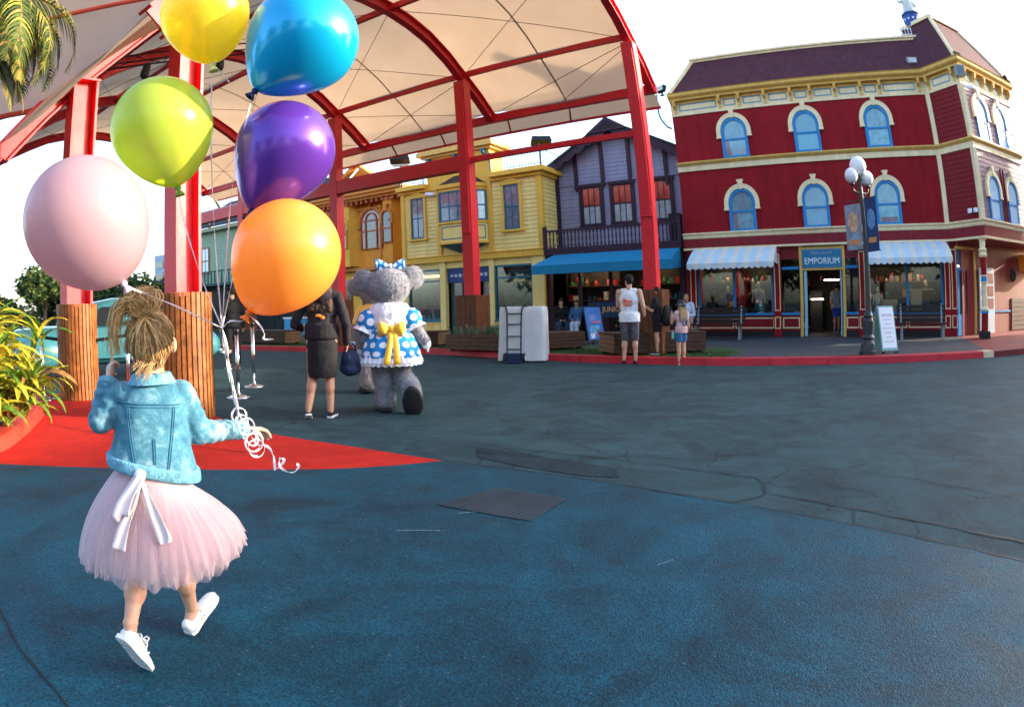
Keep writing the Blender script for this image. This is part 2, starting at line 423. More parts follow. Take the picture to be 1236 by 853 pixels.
# steel grating let into the paving
gr = thing('drain_grate', 'dull flat drain grate let into the blue paving', 'drain grate', (-1.9,3.22,0.004))
def gp(u, v):   # corners measured on the ground
    a = Vector((-2.23,2.97,0)); b = Vector((-2.11,3.48,0)); c = Vector((-1.6,3.48,0)); d = Vector((-1.6,3.0,0))
    p = (a*(1-u)+d*u)*(1-v) + (b*(1-u)+c*u)*v; return p
m_grate = mat('grate_steel', (0.045,0.062,0.075), 0.55, 0.3, var=0.3)
f = MB(); f.add([gp(0,0)+Vector((0,0,.006)), gp(1,0)+Vector((0,0,.006)), gp(1,1)+Vector((0,0,.006)), gp(0,1)+Vector((0,0,.006))], [(0,1,2,3)])
f.build('frame', mat('grate_pit', (0.03,0.042,0.052), 0.8), gr)
for k in range(22):
    v = (k+0.5)/22; b = MB(); b.bar(gp(0.01,v)+Vector((0,0,.009)), gp(0.99,v)+Vector((0,0,.009)), 0.014, 0.006); b.build('bar', m_grate, gr)

# raised pavement along the shop fronts with its red kerb
KERB = smooth_path([(-40,9.0,0),(-24,10.6,0),(-18,11.4,0),(-14.9,12.1,0),(-12.4,12.75,0),(-10.05,13.05,0),(-7.74,12.68,0),(-5.47,12.33,0),(-2.73,12.3,0),(-0.16,12.85,0),(1.74,13.47,0),(4.12,14.57,0)], 10)
g = MB(); top = [(p.x, p.y+0.02) for p in KERB]
g.sheet(top + [(4.4,15.0),(4.5,32),(-60,32),(-60,9.0)], 0.116)
tag(g.build('pavement', m_walk), kind='structure')
g = MB(); g.sheet([(4.02,14.58),(4.12,14.6),(5.6,15.6),(8.0,17.4),(14,22),(14,34),(4.9,34),(4.46,20.9),(4.0,15.2)], 0.120)
tag(g.build('red_pavement', m_redwalk), kind='structure')
g = MB(); lip = [(4.12,14.57),(5.6,15.56),(8.0,17.36),(14,22)]
for a, b in zip(lip, lip[1:]): g.quad((*a,0),(*b,0),(*b,0.12),(*a,0.12))
tag(g.build('pavement_edge', m_redwalk), kind='structure')
kr = bpy.data.objects.new('kerb', None); C.objects.link(kr); kr['kind'] = 'structure'
acc = 0; run = [KERB[0]]; runs = []
for a, b in zip(KERB, KERB[1:]):
    run.append(b); acc += (b-a).length
    if acc > 1.25: runs.append(run); run = [b]; acc = 0
if len(run) > 1: runs.append(run)
for n, rn_ in enumerate(runs):
    last = n >= len(runs)-1
    mb = MB(); rs = []
    for i, p in enumerate(rn_):
        d = (rn_[min(i+1,len(rn_)-1)] - rn_[max(i-1,0)]).normalized(); s = Vector((-d.y, d.x, 0))
        e = 0.006*(1 if i == 0 else -1 if i == len(rn_)-1 else 0); q = p + d*e
        hz = 0.135
        rs.append([q + Vector((0,0,-0.02)), q + s*0.02 + Vector((0,0,hz-0.03)), q + s*0.05 + Vector((0,0,hz)), q + s*0.30 + Vector((0,0,hz)), q + s*0.31 + Vector((0,0,-0.02))])
    mb.rings(rs, 0, True, True, True)
    mb.build('kerb_stone', mat('kerb_cream', (0.55,0.42,0.26), 0.7, bump=0.2) if last else m_kerb, kr)
m_turf = mat('turf', (0.035,0.085,0.022), 0.95, var=0.3, vs=9, bump=0.8, bs=220)
g = MB(); tk = [(p.x, p.y+0.30) for p in KERB if -30 < p.x < -2.4]
g.sheet(tk + [(-2.2,14.1),(-2.5,14.9),(-2.9,15.5),(-4.2,15.2),(-5.2,14.8),(-6.6,15.8),(-8.5,16.8),(-12.4,16.3),(-20,15.0),(-30,13.4)], 0.122)
tag(g.build('turf_strip', m_turf), kind='structure')
gb = MB(); rn = random.Random(5)
for _ in range(9000):
    p = KERB[rn.randrange(len(KERB))]; x = rn.uniform(-16, -2.4)
    k = min(range(len(KERB)), key=lambda i: abs(KERB[i].x-x)); y = KERB[k].y + rn.uniform(0.33, 2.0)
    h = rn.uniform(0.012, 0.03); a = rn.uniform(0, PI); dx, dy = math.cos(a)*0.012, math.sin(a)*0.012
    gb.add([Vector((x-dx,y-dy,0.122)), Vector((x+dx,y+dy,0.122)), Vector((x+rn.uniform(-.01,.01),y+rn.uniform(-.01,.01),0.122+h))], [(0,1,2)])
tag(gb.build('grass', m_turf), kind='stuff')

# planting bed by the red path: raised red kerb and dark soil
bk = bpy.data.objects.new('bed_kerb', None); C.objects.link(bk); bk['kind'] = 'structure'
BED = smooth_path([(-9.3,2.75,0),(-8.5,2.72,0),(-7.6,2.42,0),(-6.95,2.12,0),(-6.2,1.72,0),(-5.6,1.3,0),(-5.35,0.7,0),(-5.4,-0.6,0)], 5)
for n in range(0, len(BED)-5, 5):
    rn_ = BED[n:n+6]; mb = MB(); rs = []
    for i, p in enumerate(rn_):
        d = (rn_[min(i+1,len(rn_)-1)] - rn_[max(i-1,0)]).normalized(); s = Vector((d.y, -d.x, 0))
        q = p + d*(0.005*(1 if i == 0 else -1 if i == 5 else 0))
        rs.append([q, q + s*0.02 + Vector((0,0,0.10)), q + s*0.05 + Vector((0,0,0.125)), q + s*0.24 + Vector((0,0,0.125)), q + s*0.25])
    mb.rings(rs, 0, True, True, True); mb.build('kerb_stone', m_kerb2, bk, fix=True)
g = MB(); rn = random.Random(3); gx = []
bedp = [(p.x, p.y) for p in BED]
g.sheet(bedp[::-1] + [(-9.3,-3), (-5.4,-3)][::-1], 0.07) if False else g.sheet([(p[0]-0.1, p[1]-0.12) for p in bedp] + [(-5.5,-3),(-9.5,-3)], 0.075)
tag(g.build('bed_soil', m_soil), kind='structure')
# ------------------------------------------------------------------ shared building pieces
m_crimson = mat('crimson_brick_paint', (0.27,0.010,0.014), 0.7, var=0.14, vs=1.3, spec=.12, streak=.16)
def brickify(m, sx=0.23, sy=0.075, depth=0.006, strength=0.5):
    nt, b, L = nodes_of(m); tc = nt.nodes.new('ShaderNodeTexCoord'); mp = nt.nodes.new('ShaderNodeMapping')
    mp.inputs['Rotation'].default_value = (R(90), 0, 0); L(tc.outputs['Object'], mp.inputs[0])
    br = nt.nodes.new('ShaderNodeTexBrick'); br.inputs['Scale'].default_value = 1.0
    br.inputs['Brick Width'].default_value = sx; br.inputs['Row Height'].default_value = sy; br.inputs['Mortar Size'].default_value = 0.006
    br.inputs['Color1'].default_value = (1,1,1,1); br.inputs['Color2'].default_value = (0.75,0.75,0.75,1); br.inputs['Mortar'].default_value = (0,0,0,1)
    L(mp.outputs[0], br.inputs['Vector'])
    bp = nt.nodes.new('ShaderNodeBump'); bp.inputs['Strength'].default_value = strength; bp.inputs['Distance'].default_value = depth
    L(br.outputs['Color'], bp.inputs['Height']); L(bp.outputs[0], b.inputs['Normal'])
    src = b.inputs['Base Color'].links[0].from_socket
    mx = nt.nodes.new('ShaderNodeMix'); mx.data_type = 'RGBA'; mx.blend_type = 'MULTIPLY'; mx.inputs[0].default_value = 0.22
    L(src, mx.inputs[6]); L(br.outputs['Color'], mx.inputs[7]); L(mx.outputs[2], b.inputs['Base Color'])
brickify(m_crimson)
m_maroon = mat('maroon_boards', (0.19,0.010,0.014), 0.6, var=0.12, vs=2, spec=.15, streak=.15)
m_fascia = mat('fascia_maroon', (0.20,0.018,0.024), 0.6, var=0.1, spec=.15, streak=.15)
m_mauve = mat('mauve_boards', (0.30,0.17,0.19), 0.6, var=0.1, vs=2)
m_cream = mat('cream_trim', (0.78,0.62,0.36), 0.55, var=0.10, streak=.14)
m_gold = mat('gold_trim', (0.66,0.40,0.10), 0.55, var=0.1, streak=.14)
m_bluefr = mat('blue_frame', (0.012,0.20,0.46), 0.4, var=0.08)
m_blueline = mat('blue_line', (0.05,0.24,0.36), 0.5)
m_sashpane = mat('curtained_pane', (0.22,0.55,0.66), 0.12, var=0.25, vs=2.2, spec=0.6)
m_palepane = mat('bright_pane', (0.55,0.66,0.74), 0.06, var=0.15, vs=1.5, spec=0.8)
m_darkglass = mat('dark_glass', (0.015,0.02,0.025), 0.04, var=0.0, spec=0.8)
m_roof = mat('mansard_shingle', (0.075,0.022,0.032), 0.85, var=0.3, vs=5)
brickify(m_roof, 0.22, 0.11, 0.012, 0.7)
m_white = mat('white_metal', (0.78,0.80,0.80), 0.45, var=0.05)
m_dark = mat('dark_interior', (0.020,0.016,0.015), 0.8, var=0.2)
m_black = mat('black_metal', (0.012,0.013,0.015), 0.4, var=0.1)
m_shopfloor = mat('shop_floor', (0.06,0.045,0.035), 0.5, var=0.2)
def glass_mat(name, tint=(0.9,0.95,1.0), refl=0.12):
    m = bpy.data.materials.new(name); m.use_nodes = True; nt = m.node_tree; nt.nodes.clear(); L = nt.links.new
    o = nt.nodes.new('ShaderNodeOutputMaterial'); t = nt.nodes.new('ShaderNodeBsdfTransparent'); t.inputs[0].default_value = (*tint, 1)
    gl = nt.nodes.new('ShaderNodeBsdfGlossy'); gl.inputs['Roughness'].default_value = 0.02
    fr = nt.nodes.new('ShaderNodeFresnel'); fr.inputs[0].default_value = 1.5
    ad = nt.nodes.new('ShaderNodeMath'); ad.operation = 'ADD'; ad.inputs[1].default_value = refl; ad.use_clamp = True; L(fr.outputs[0], ad.inputs[0])
    mx = nt.nodes.new('ShaderNodeMixShader'); L(ad.outputs[0], mx.inputs[0]); L(t.outputs[0], mx.inputs[1]); L(gl.outputs[0], mx.inputs[2]); L(mx.outputs[0], o.inputs[0])
    _M[name] = m; return m
m_shopglass = glass_mat('shop_glass', (0.85,0.9,0.92), 0.0)
m_lamp_warm = mat('shop_lamp', (1.0,0.72,0.38), 0.5, var=0, emit=22.0)
m_strip = mat('strip_light', (1.0,0.86,0.6), 0.5, var=0, emit=5.0)

def siding(mb, o, ux, w, z0, z1, pitch=0.13, out=0.02, mi=0):
    o = Vector(o); ux = Vector(ux).normalized(); n = ux.cross(Vector((0,0,1)))
    z = z0
    while z < z1-1e-4:
        t = min(z+pitch, z1)
        a = Vector((o.x,o.y,z)); b = Vector((o.x,o.y,t)); W = ux*w
        mb.add([a, a+W, a+W+n*out, a+n*out, b, b+W, b+W+n*0.003, b+n*0.003], [(0,1,2,3),(3,2,6,7),(4,7,6,5),(0,3,7,4),(1,5,6,2)], mi)
        z = t
def place(o, pos, ux, root):
    """stand a shared part (x along the wall, -y outwards) at pos on a wall running along ux"""
    b = base_of(root); o.location = Vector(pos) - b; o.rotation_euler = (0, 0, math.atan2(ux[1], ux[0]))
def sash(name, w, h, fw, m_fr, m_pane, rows=2, cols=1, trim=None, m_trim=None, hood=False, proud=0.05, meshes=None):
    """rectangular sash window meshes: trim+frame, then one pane per light (x centred, z up from sill)"""
    fr = MB()
    def band(x0,x1,z0,z1,y0,y1,mi=0): fr.box(x0,x1,y0,y1,z0,z1,mi)
    y0, y1 = -proud, 0.02
    band(-w/2, -w/2+fw, 0, h, y0, y1); band(w/2-fw, w/2, 0, h, y0, y1)
    band(-w/2+fw, w/2-fw, 0, fw, y0+.003, y1); band(-w/2+fw, w/2-fw, h-fw, h, y0+.003, y1)
    iw, ih = w-2*fw, h-2*fw
    for r in range(1, rows): z = fw + ih*r/rows; band(-w/2+fw, w/2-fw, z-fw*.4, z+fw*.4, y0+.012, y1)
    for c in range(1, cols): x = -iw/2 + iw*c/cols; band(x-fw*.22, x+fw*.22, fw, h-fw, y0+.016, y1)
    if trim:
        t = trim
        band(-w/2-t, -w/2-.002, -0.02, h+.002, -proud-.02, .02, 1); band(w/2+.002, w/2+t, -0.02, h+.002, -proud-.02, .02, 1)
        band(-w/2-t-.04, w/2+t+.04, h+.004, h+t+.004, -proud-.04, .02, 1); band(-w/2-t-.05, w/2+t+.05, -t*.7-.022, -.022, -proud-.06, .02, 1)
        if hood:
            fr.prism([(-w/2-t*.6, 0), (w/2+t*.6, 0), (w/4, t*.8), (0, t*1.4), (-w/4, t*.8)], (0, -proud-.05, h+t+.006), (1,0,0), (0,0,1), .05, 1)
    fm = fr.mesh(name, [m_fr] + ([m_trim] if m_trim else []))
    pm = []
    for r in range(rows):
        p = MB(); z0 = fw + ih*r/rows + (fw*.4 if r else 0); z1 = fw + ih*(r+1)/rows - (fw*.4 if r < rows-1 else 0)
        p.box(-w/2+fw, w/2-fw, -0.012-.006*r, 0.0, z0, z1); pm.append(p.mesh('pane', m_pane))
    return fm, pm
def put_sash(win, pos, ux, root, name='window'):
    fm, pm = win; o = link(name, fm, root); place(o, pos, ux, root)
    for p in pm: link('pane', p, o)
    return o
GOODS = [mat('goods_%s' % n, c, 0.5, var=0.2, vs=20) for n, c in (('teal',(.02,.16,.17)),('crimson',(.35,.02,.02)),('ochre',(.5,.26,.04)),('navy',(.02,.04,.16)),('ivory',(.6,.52,.38)),('green',(.05,.16,.04)),('rose',(.5,.14,.18)),('brown',(.14,.06,.025)))]
def stock(root, x0, x1, y, z0, z1, seed, density=1.0, name='display'):
    """shelves of small goods and hung garments behind a shop window"""
    rn = random.Random(seed); sh = MB(); mats = [m_dark] + GOODS
    sh.box(x0, x1, y+0.02, y+0.06, z0, z1, 0)
    nz = max(2, int((z1-z0)/0.42))
    for k in range(nz):
        z = z0 + (z1-z0)*k/nz; sh.box(x0, x1, y-0.26, y+0.02, z, z+0.025, 8)
        x = x0+0.03
        while x < x1-0.12:
            w = rn.uniform(0.06, 0.2); h = rn.uniform(0.08, 0.33)
            if rn.random() < density:
                mi = rn.randrange(1, 9)
                if rn.random() < .5: sh.box(x, x+w, y-0.2-rn.uniform(0,.05), y-0.03, z+.026, z+.026+h, mi)
                elif rn.random() < .5: sh.lathe([(w*.4,0),(w*.5,h*.4),(w*.2,h*.8),(w*.25,h)], 8, mi, None, (x+w/2, y-.12, z+.026))
                else: sh.ell((x+w/2, y-.13, z+.03+w*.5), (w*.45, .06, w*.5), mi, 8, 6)
            x += w + rn.uniform(0.01, 0.06)
    return sh.build(name, mats, root)
def mannequin(root, x, y, z, m1, m2, h=1.1, rz=0.0):
    mb = MB(); s = h/1.3
    mb.lathe([(.001,0),(.14*s,.0),(.15*s,.02),(.02*s,.03),(.018*s,.35*s)], 12, 0, None, (x,y,z))
    mb.rings([[Vector((x+a*math.cos(t), y+b*math.sin(t), z+zz*s)) for t in [2*PI*k/14 for k in range(14)]] for a, b, zz in ((.17*s,.12*s,.30),(.16*s,.11*s,.45),(.12*s,.09*s,.62))], 2, True, True, True)
    mb.rings([[Vector((x+a*math.cos(t), y+b*math.sin(t), z+zz*s)) for t in [2*PI*k/14 for k in range(14)]] for a, b, zz in ((.125*s,.09*s,.60),(.13*s,.09*s,.75),(.17*s,.09*s,.95),(.13*s,.07*s,1.02),(.04*s,.04*s,1.06))], 1, True, True, True)
    for sx in (-1,1): mb.cap((x+sx*.17*s,y,z+.97*s), (x+sx*.21*s,y-.03,z+.66*s), .04*s, .03*s, 1, 8)
    mb.ell((x,y,z+1.17*s), (.07*s,.085*s,.105*s), 0, 10, 8)
    return mb.build('mannequin', [GOODS[4], m1, m2], root, True)
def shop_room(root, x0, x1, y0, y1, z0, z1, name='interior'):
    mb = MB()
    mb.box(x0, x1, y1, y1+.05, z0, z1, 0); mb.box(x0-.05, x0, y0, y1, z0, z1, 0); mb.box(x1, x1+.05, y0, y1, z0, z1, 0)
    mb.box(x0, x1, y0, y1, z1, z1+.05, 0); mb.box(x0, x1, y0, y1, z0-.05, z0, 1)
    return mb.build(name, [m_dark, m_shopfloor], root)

# ------------------------------------------------------------------ the crimson corner store
Y0 = 20.65; Z0 = 0.12
store = thing('corner_store', 'three storey crimson corner store with cream trim and striped awnings', 'building', (-0.5, 21.5, Z0))
S2 = 1/math.sqrt(2)
D = Vector((4.15,20.65,0)); E_ = Vector((5.25,19.60,0)); RE = Vector((8.05,22.40,0)); DB = Vector((4.15,25.5,0))
usp = (E_-D).normalized(); urw = (RE-E_).normalized()
w = MB(); w.box(-5.2, 4.15, Y0, 26, 2.84, 7.6); w.build('wall', m_crimson, store)
w = MB(); siding(w, D, usp, (E_-D).length, 3.2, 7.4, 0.14); o = w.build('splay_boarding', m_maroon, store); o['kind'] = 'stuff'
w = MB(); siding(w, E_, urw, (RE-E_).length, 3.2, 7.4, 0.14); o = w.build('side_boarding', m_mauve, store); o['kind'] = 'stuff'
w = MB(); w.prism([(0,0),(0,0)] if False else [(D.x,D.y),(E_.x,E_.y),(RE.x,RE.y),(RE.x-2.6,RE.y+2.6),(4.15,25.0)], (0,0,7.4), (1,0,0), (0,1,0), 4.56); w.build('turret_wall', m_maroon, store)
# belts and fascia round the three faces
FACES = [((-5.2,Y0), (D.x,D.y)), ((D.x,D.y), (E_.x,E_.y)), ((E_.x,E_.y), (RE.x,RE.y))]
def round_faces(name, prof, m, ext0=0.0, rootp=store):
    """sweep a moulding profile [(out,z)...] along the three faces with mitred corners"""
    P = [Vector((a[0],a[1],0)) for a, b in FACES] + [Vector((*FACES[-1][1],0))]
    nr = [Vector(((b[1]-a[1]), -(b[0]-a[0]), 0)).normalized() for a, b in FACES]
    mit = [nr[0]] + [ (nr[i]+nr[i+1]) / (1+nr[i].dot(nr[i+1])) for i in range(len(nr)-1)] + [nr[-1]]
    mb = MB(); mb.rings([[P[i] + mit[i]*o_ + Vector((0,0,z)) for o_, z in prof] for i in range(len(P))], 0, True, True, True)
    return mb.build(name, m, rootp, fix=True)
round_faces('fascia', [(-.05,2.90),(.09,2.90),(.09,3.19),(-.05,3.19)], m_fascia)
round_faces('fascia_bead', [(-.05,2.835),(.13,2.835),(.13,2.897),(-.05,2.897)], m_cream)
round_faces('belt', [(-.05,3.193),(.10,3.193),(.12,3.24),(.12,3.28),(.18,3.33),(.18,3.37),(-.05,3.375)], m_cream)
round_faces('upper_belt', [(-.05,5.38),(.06,5.38),(.06,5.55),(.08,5.56),(-.05,5.56)], m_cream)
round_faces('upper_belt_cap', [(-.05,5.563),(.10,5.563),(.17,5.63),(.17,5.67),(.02,5.69),(-.05,5.69)], m_gold)
round_faces('frieze', [(-.05,7.26),(.05,7.26),(.05,7.33),(.035,7.34),(.035,7.70),(-.05,7.70)], m_cream)
round_faces('frieze_shade_board', [(-.05,7.68),(.06,7.66),(.06,7.74),(-.05,7.76)], m_gold)
round_faces('cornice', [(-.05,7.745),(.22,7.745),(.24,7.80),(.34,7.86),(.36,7.90),(.36,7.95),(.40,7.98),(-.05,7.985)], m_gold)
# cream corner boards
for p, u in ((D, Vector((1,0,0))), (E_, usp)):
    b = MB()
    for z0, z1 in ((3.38,5.375),(5.695,7.255)):
        b.cbox((0,0,(z0+z1)/2), (0.17,0.17,z1-z0), 0, Matrix.Translation((p.x-.0, p.y, 0)) @ Matrix.Rotation(math.atan2(u.y,u.x)-R(22), 4, 'Z'))
    b.build('corner_board', m_cream, store)
# brackets and outlined panels of the frieze
brk = [-5.03,-3.42,-2.72,-1.8,-0.87,-0.16,0.74,1.67,2.38,3.85]
bm_ = MB(); bm_.prism([(0,0),(.05,-.02),(.06,.1),(.13,.17),(.2,.19),(.24,.30),(.24,.36),(0,.36)][::-1], (0.05,0,7.37), (0,-1,0), (0,0,1), -0.1); bm_.cbox((0,-.13,7.74-7.0+6.99), (.13,.22,.03))
bmesh_ = bm_.mesh('bracket', m_gold)
def bracket(pos, ux): o = link('bracket', bmesh_, store); place(o, (pos[0],pos[1],0), ux, store); o.location.z = -Z0; return o
def panel(pos, ux, w):
    f = MB(); h = .23
    f.strip([(-w/2,0),(w/2,0),(w/2,h),(-w/2,h)], [(-w/2+.03,.03),(w/2-.03,.03),(w/2-.03,h-.03),(-w/2+.03,h-.03)], (0,-.05,7.42), (1,0,0), (0,0,1), .02)
    o = link('frieze_panel', f.mesh('frieze_panel', m_blueline), store); place(o, (pos[0],pos[1],0), ux, store); o.location.z = -Z0
for x in brk: bracket((x, Y0-.034), (1,0))
for a, b in zip(brk, brk[1:]): panel(((a+b)/2, Y0-.0), (1,0), b-a-.28)
for t in (0.18, 1.34): p = D + usp*t; bracket((p.x, p.y), usp)
p = D + usp*.76; panel((p.x,p.y), usp, .8)
Lr = (RE-E_).length
for k in range(6): p = E_ + urw*(0.2 + k*(Lr-.4)/5); bracket((p.x,p.y), urw)
for k in range(5): p = E_ + urw*(0.2 + (k+.5)*(Lr-.4)/5); panel((p.x,p.y), urw, .44)
# arched windows
def arch_pts(hw, h, n=14):
    sp = h-hw; return [(-hw,0)] + [(hw*math.cos(t), sp+hw*math.sin(t)) for t in [PI - PI*k/n for k in range(n+1)]] + [(hw,0)]
def arched(hw, h, m_fr, m_pane, m_arch, fw=.10, trim_low=.70, archw=.15, rail=.45, m_backing=None):
    fr = MB(); po = arch_pts(hw, h); pi = arch_pts(hw-fw, h-fw); pi[0] = (-hw+fw, fw*.6); pi[-1] = (hw-fw, fw*.6)
    fr.strip(po, pi, (0,-.07,0), (1,0,0), (0,0,1), .09)
    fr.box(-hw+fw-.01, hw-fw+.01, -.055, .02, rail*h-.03, rail*h+.03)
    n_ = 14; sp = h-hw; q = [(-hw-archw,trim_low)] + [((hw+archw)*math.cos(t), sp+(hw+archw)*math.sin(t)) for t in [PI-PI*k/n_ for k in range(n_+1)]] + [(hw+archw,trim_low)]
    qi = [(-hw-.004,trim_low)] + [((hw+.004)*math.cos(t), sp+(hw+.004)*math.sin(t)) for t in [PI-PI*k/n_ for k in range(n_+1)]] + [(hw+.004,trim_low)]
    ar = MB(); ar.strip(q, qi, (0,-.10,0), (1,0,0), (0,0,1), .12, 0, False)
    for s in (-1,1): ar.box(s*(hw+archw/2)-archw*.62, s*(hw+archw/2)+archw*.62, -.115, .02, trim_low-.05, trim_low-.002)
    ke = MB(); ke.prism([(-.05,0),(.05,0),(.09,.26),(.11,.27),(.11,.31),(-.11,.31),(-.11,.27),(-.09,.26)], (0,-.13,h-.03), (1,0,0), (0,0,1), .14)
    pa = []
    bl_ = MB(); bp2_ = [p_ for p_ in arch_pts(hw-fw+.02, h-fw+.02)]; bl_.prism(bp2_[::-1], (0,-.010,0), (1,0,0), (0,0,1), .006)
    lo = MB(); lo.prism([(-hw+fw-.005,.05),(hw-fw+.005,.05),(hw-fw+.005,rail*h-.02),(-hw+fw-.005,rail*h-.02)], (0,-.028,0), (1,0,0), (0,0,1), .02); pa.append(lo.mesh('pane', m_pane))
    up = MB(); pts = [p_ for p_ in arch_pts(hw-fw+.005, h-fw+.005)]; pts[0] = (pts[0][0], rail*h+.02); pts[-1] = (pts[-1][0], rail*h+.02)
    up.prism(pts[::-1], (0,-.034,0), (1,0,0), (0,0,1), .02); pa.append(up.mesh('pane', m_pane))
    return fr.mesh('window', m_fr), ar.mesh('arch_trim', m_arch), ke.mesh('keystone', m_arch), pa, bl_.mesh('pane_backing', m_backing)
AW = arched(.46, 1.32, m_bluefr, m_shopglass, m_cream, m_backing=m_sashpane)
AW2 = arched(.42, 1.30, m_bluefr, m_palepane, m_cream, fw=.08, m_backing=m_palepane)
def put_arch(win, pos, ux, root, pane_backing=None, curtain=None):
    o = link('window', win[0], root); place(o, pos, ux, root)
    link('arch_trim', win[1], o); link('keystone', win[2], o)
    for p_ in win[3]: link('pane', p_, o)
    bd = link('pane_backing', win[4].copy() if pane_backing else win[4], o)
    if pane_backing: bd.data.materials.clear(); bd.data.materials.append(pane_backing)
    if curtain:
        c_ = MB(); c_.rings([[Vector((x_+.012*math.sin(z_*9), -.018-.004*math.sin(x_*60), z_)) for x_ in [curtain[0]+(curtain[1]-curtain[0])*k/6 for k in range(7)]] for z_ in [curtain[2]+(curtain[3]-curtain[2])*k/6 for k in range(7)]], 0, False); link('curtain', c_.mesh('curtain', mat('curtain_pink', (.62,.40,.46), .8)), o)
    return o
BLINDS = [mat('pane_backing_%d' % k, c, .6, var=v, vs=s_) for k, (c, v, s_) in enumerate((((.36,.80,.92),.10,2),((.46,.82,.90),.2,4),((.30,.70,.88),.12,3),((.42,.76,.84),.3,6)))]
for zz in (5.695, 3.38):
    for k_, x in enumerate((-3.07,-0.52,2.03)): put_arch(AW, (x, Y0-.003, zz), (1,0), store, BLINDS[(k_*3+int(zz))%4], (-.34,-.20,.08,.55) if k_ == 0 else (-.30,.28,.08,.22) if (k_ == 2 and zz < 5) else None)
for zz, ts in ((5.695,(1.0,2.5)), (3.38,(1.02,2.55))):
    for t in ts: p = E_ + urw*t; put_arch(AW2, (p.x + .012, p.y - .012, zz), urw, store)
for t in (1.72, 1.92):
    p = E_ + urw*t; b = MB(); b.tube([(p.x+.05,p.y-.05,3.4),(p.x+.05,p.y-.05,4.95)], .035, 8); b.build('downpipe', m_maroon, store)
# mansard roof, its cream edges and the cresting fence
r = MB(); YB = 21.42
r.add([Vector(p) for p in ((-5.15,Y0-.2,7.985),(4.3,Y0-.2,7.985),(4.45,YB,9.42),(-4.3,YB,9.42),(-5.15,26,7.985),(-4.3,25.4,9.42),(4.5,25.4,9.42))], [(0,1,2,3),(4,0,3,5),(3,2,6,5)])
r.build('roof', m_roof, store, fix=True)
b = MB(); b.box(-4.42, 4.6, YB-.14, YB+.06, 9.40, 9.47); b.box(-4.38, 4.6, YB-.08, YB+.06, 9.33, 9.40); b.build('roof_trim', m_cream, store)
b = MB(); b.bar((-5.17,Y0-.17,8.0), (-4.33,YB-.03,9.40), .14, .10); b.build('roof_hip', m_cream, store)
cf = MB(); cf.box(-4.3, 4.3, YB, YB+.02, 9.55, 9.57); cf.box(-4.3, 4.3, YB, YB+.02, 9.74, 9.76)
cf.build('cresting_rail', m_white, store)
cr_ = MB(); cr_.box(-.009,.009,-.009,.009,0,.30); cr_.prism([(-.03,.27),(0,.24),(.03,.27),(0,.34)], (0,-.012,0), (1,0,0), (0,0,1), .01)
cm = cr_.mesh('cresting_bar', m_white)
for k in range(72):
    o = link('cresting_bar', cm, store); o.location = Vector((-4.28 + k*8.56/71, YB+.01, 9.47)) - base_of(store)
# turret roof
tt = [Vector((5.1,21.0,9.95)), Vector((6.4,22.3,9.95)), Vector((5.35,23.4,9.95)), Vector((4.0,22.1,9.95))]
tb = [Vector((D.x-.1,D.y-.22,7.985)), Vector((E_.x,E_.y-.25,7.985)), Vector((RE.x+.3,RE.y,7.985)), Vector((5.5,25.2,7.985)), Vector((3.6,22.6,7.985))]
r = MB(); r.add(tb+tt, [(0,1,5),(0,5,8),(1,2,6,5),(2,3,7,6),(3,4,8,7),(4,0,8),(5,6,7,8)]); r.build('turret_roof', m_roof, store, fix=True)
b = MB(); b.bar(tt[0], tb[1], .13, .09); b.bar(tt[0]+Vector((0,-.03,.03)), tt[1]+Vector((.05,0,.03)), .16, .12); b.bar(tt[0]+Vector((0,-.03,.035)), tt[3]+Vector((0,0,.03)), .16, .12); b.bar(tt[1], tb[2], .12, .08); b.build('turret_trim', m_cream, store)
# ground floor: bulkheads, pilasters, windows, awnings, doorway
GY = Y0
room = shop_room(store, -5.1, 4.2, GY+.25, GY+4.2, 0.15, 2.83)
b = MB(); b.box(-5.2, 4.15, GY+.05, GY+.2, 2.45, 2.838); b.box(-5.2,-4.95,GY,GY+.2,.12,2.45); b.build('shopfront_header', m_fascia, store)
def inset(root, x0, x1, z0, z1, y, m=None, t=.035):
    f = MB(); f.strip([(x0,z0),(x1,z0),(x1,z1),(x0,z1)], [(x0+t,z0+t),(x1-t,z0+t),(x1-t,z1-t),(x0+t,z1-t)], (0,y-.012,0), (1,0,0), (0,0,1), .03); return f.build('panel_moulding', m or m_cream, root)
for x0, x1, spl in ((-4.95,-1.25,(-4.85,-3.55,-2.15,-1.9)), (.32,4.12,(.4,1.15,3.95,4.1))):
    b = MB(); b.box(x0, x1, GY, GY+.2, .30, .77); b.build('bulkhead', m_maroon, store)
    b = MB(); b.box(x0-.0, x1, GY+.03, GY+.2, .12, .298); b.build('plinth', m_black, store)
    b = MB(); b.box(x0, x1, GY-.06, GY+.2, .772, .84); b.build('sill', m_bluefr, store)
for x0, x1 in ((-4.85,-3.55),(-3.5,-2.15),(-2.1,-1.9),(-1.85,-1.27),(.36,.8),(.84,1.1),(1.15,2.5),(2.56,3.98)): inset(store, x0, x1, .37, .70, GY)
for x in (-4.92,-2.02,.92,4.0,4.26):
    b = MB(); b.box(x-.13, x+.13, GY-.08, GY+.1, .12, 2.84); b.build('pilaster', m_crimson, store)
    inset(store, x-.10, x+.10, .90, 2.62, GY-.08, t=.028); inset(store, x-.10, x+.10, .36, .72, GY-.08, t=.028)
    b = MB(); b.box(x-.17, x+.17, GY-.13, GY+.1, 2.66, 2.72); b.build('capital', m_maroon, store)
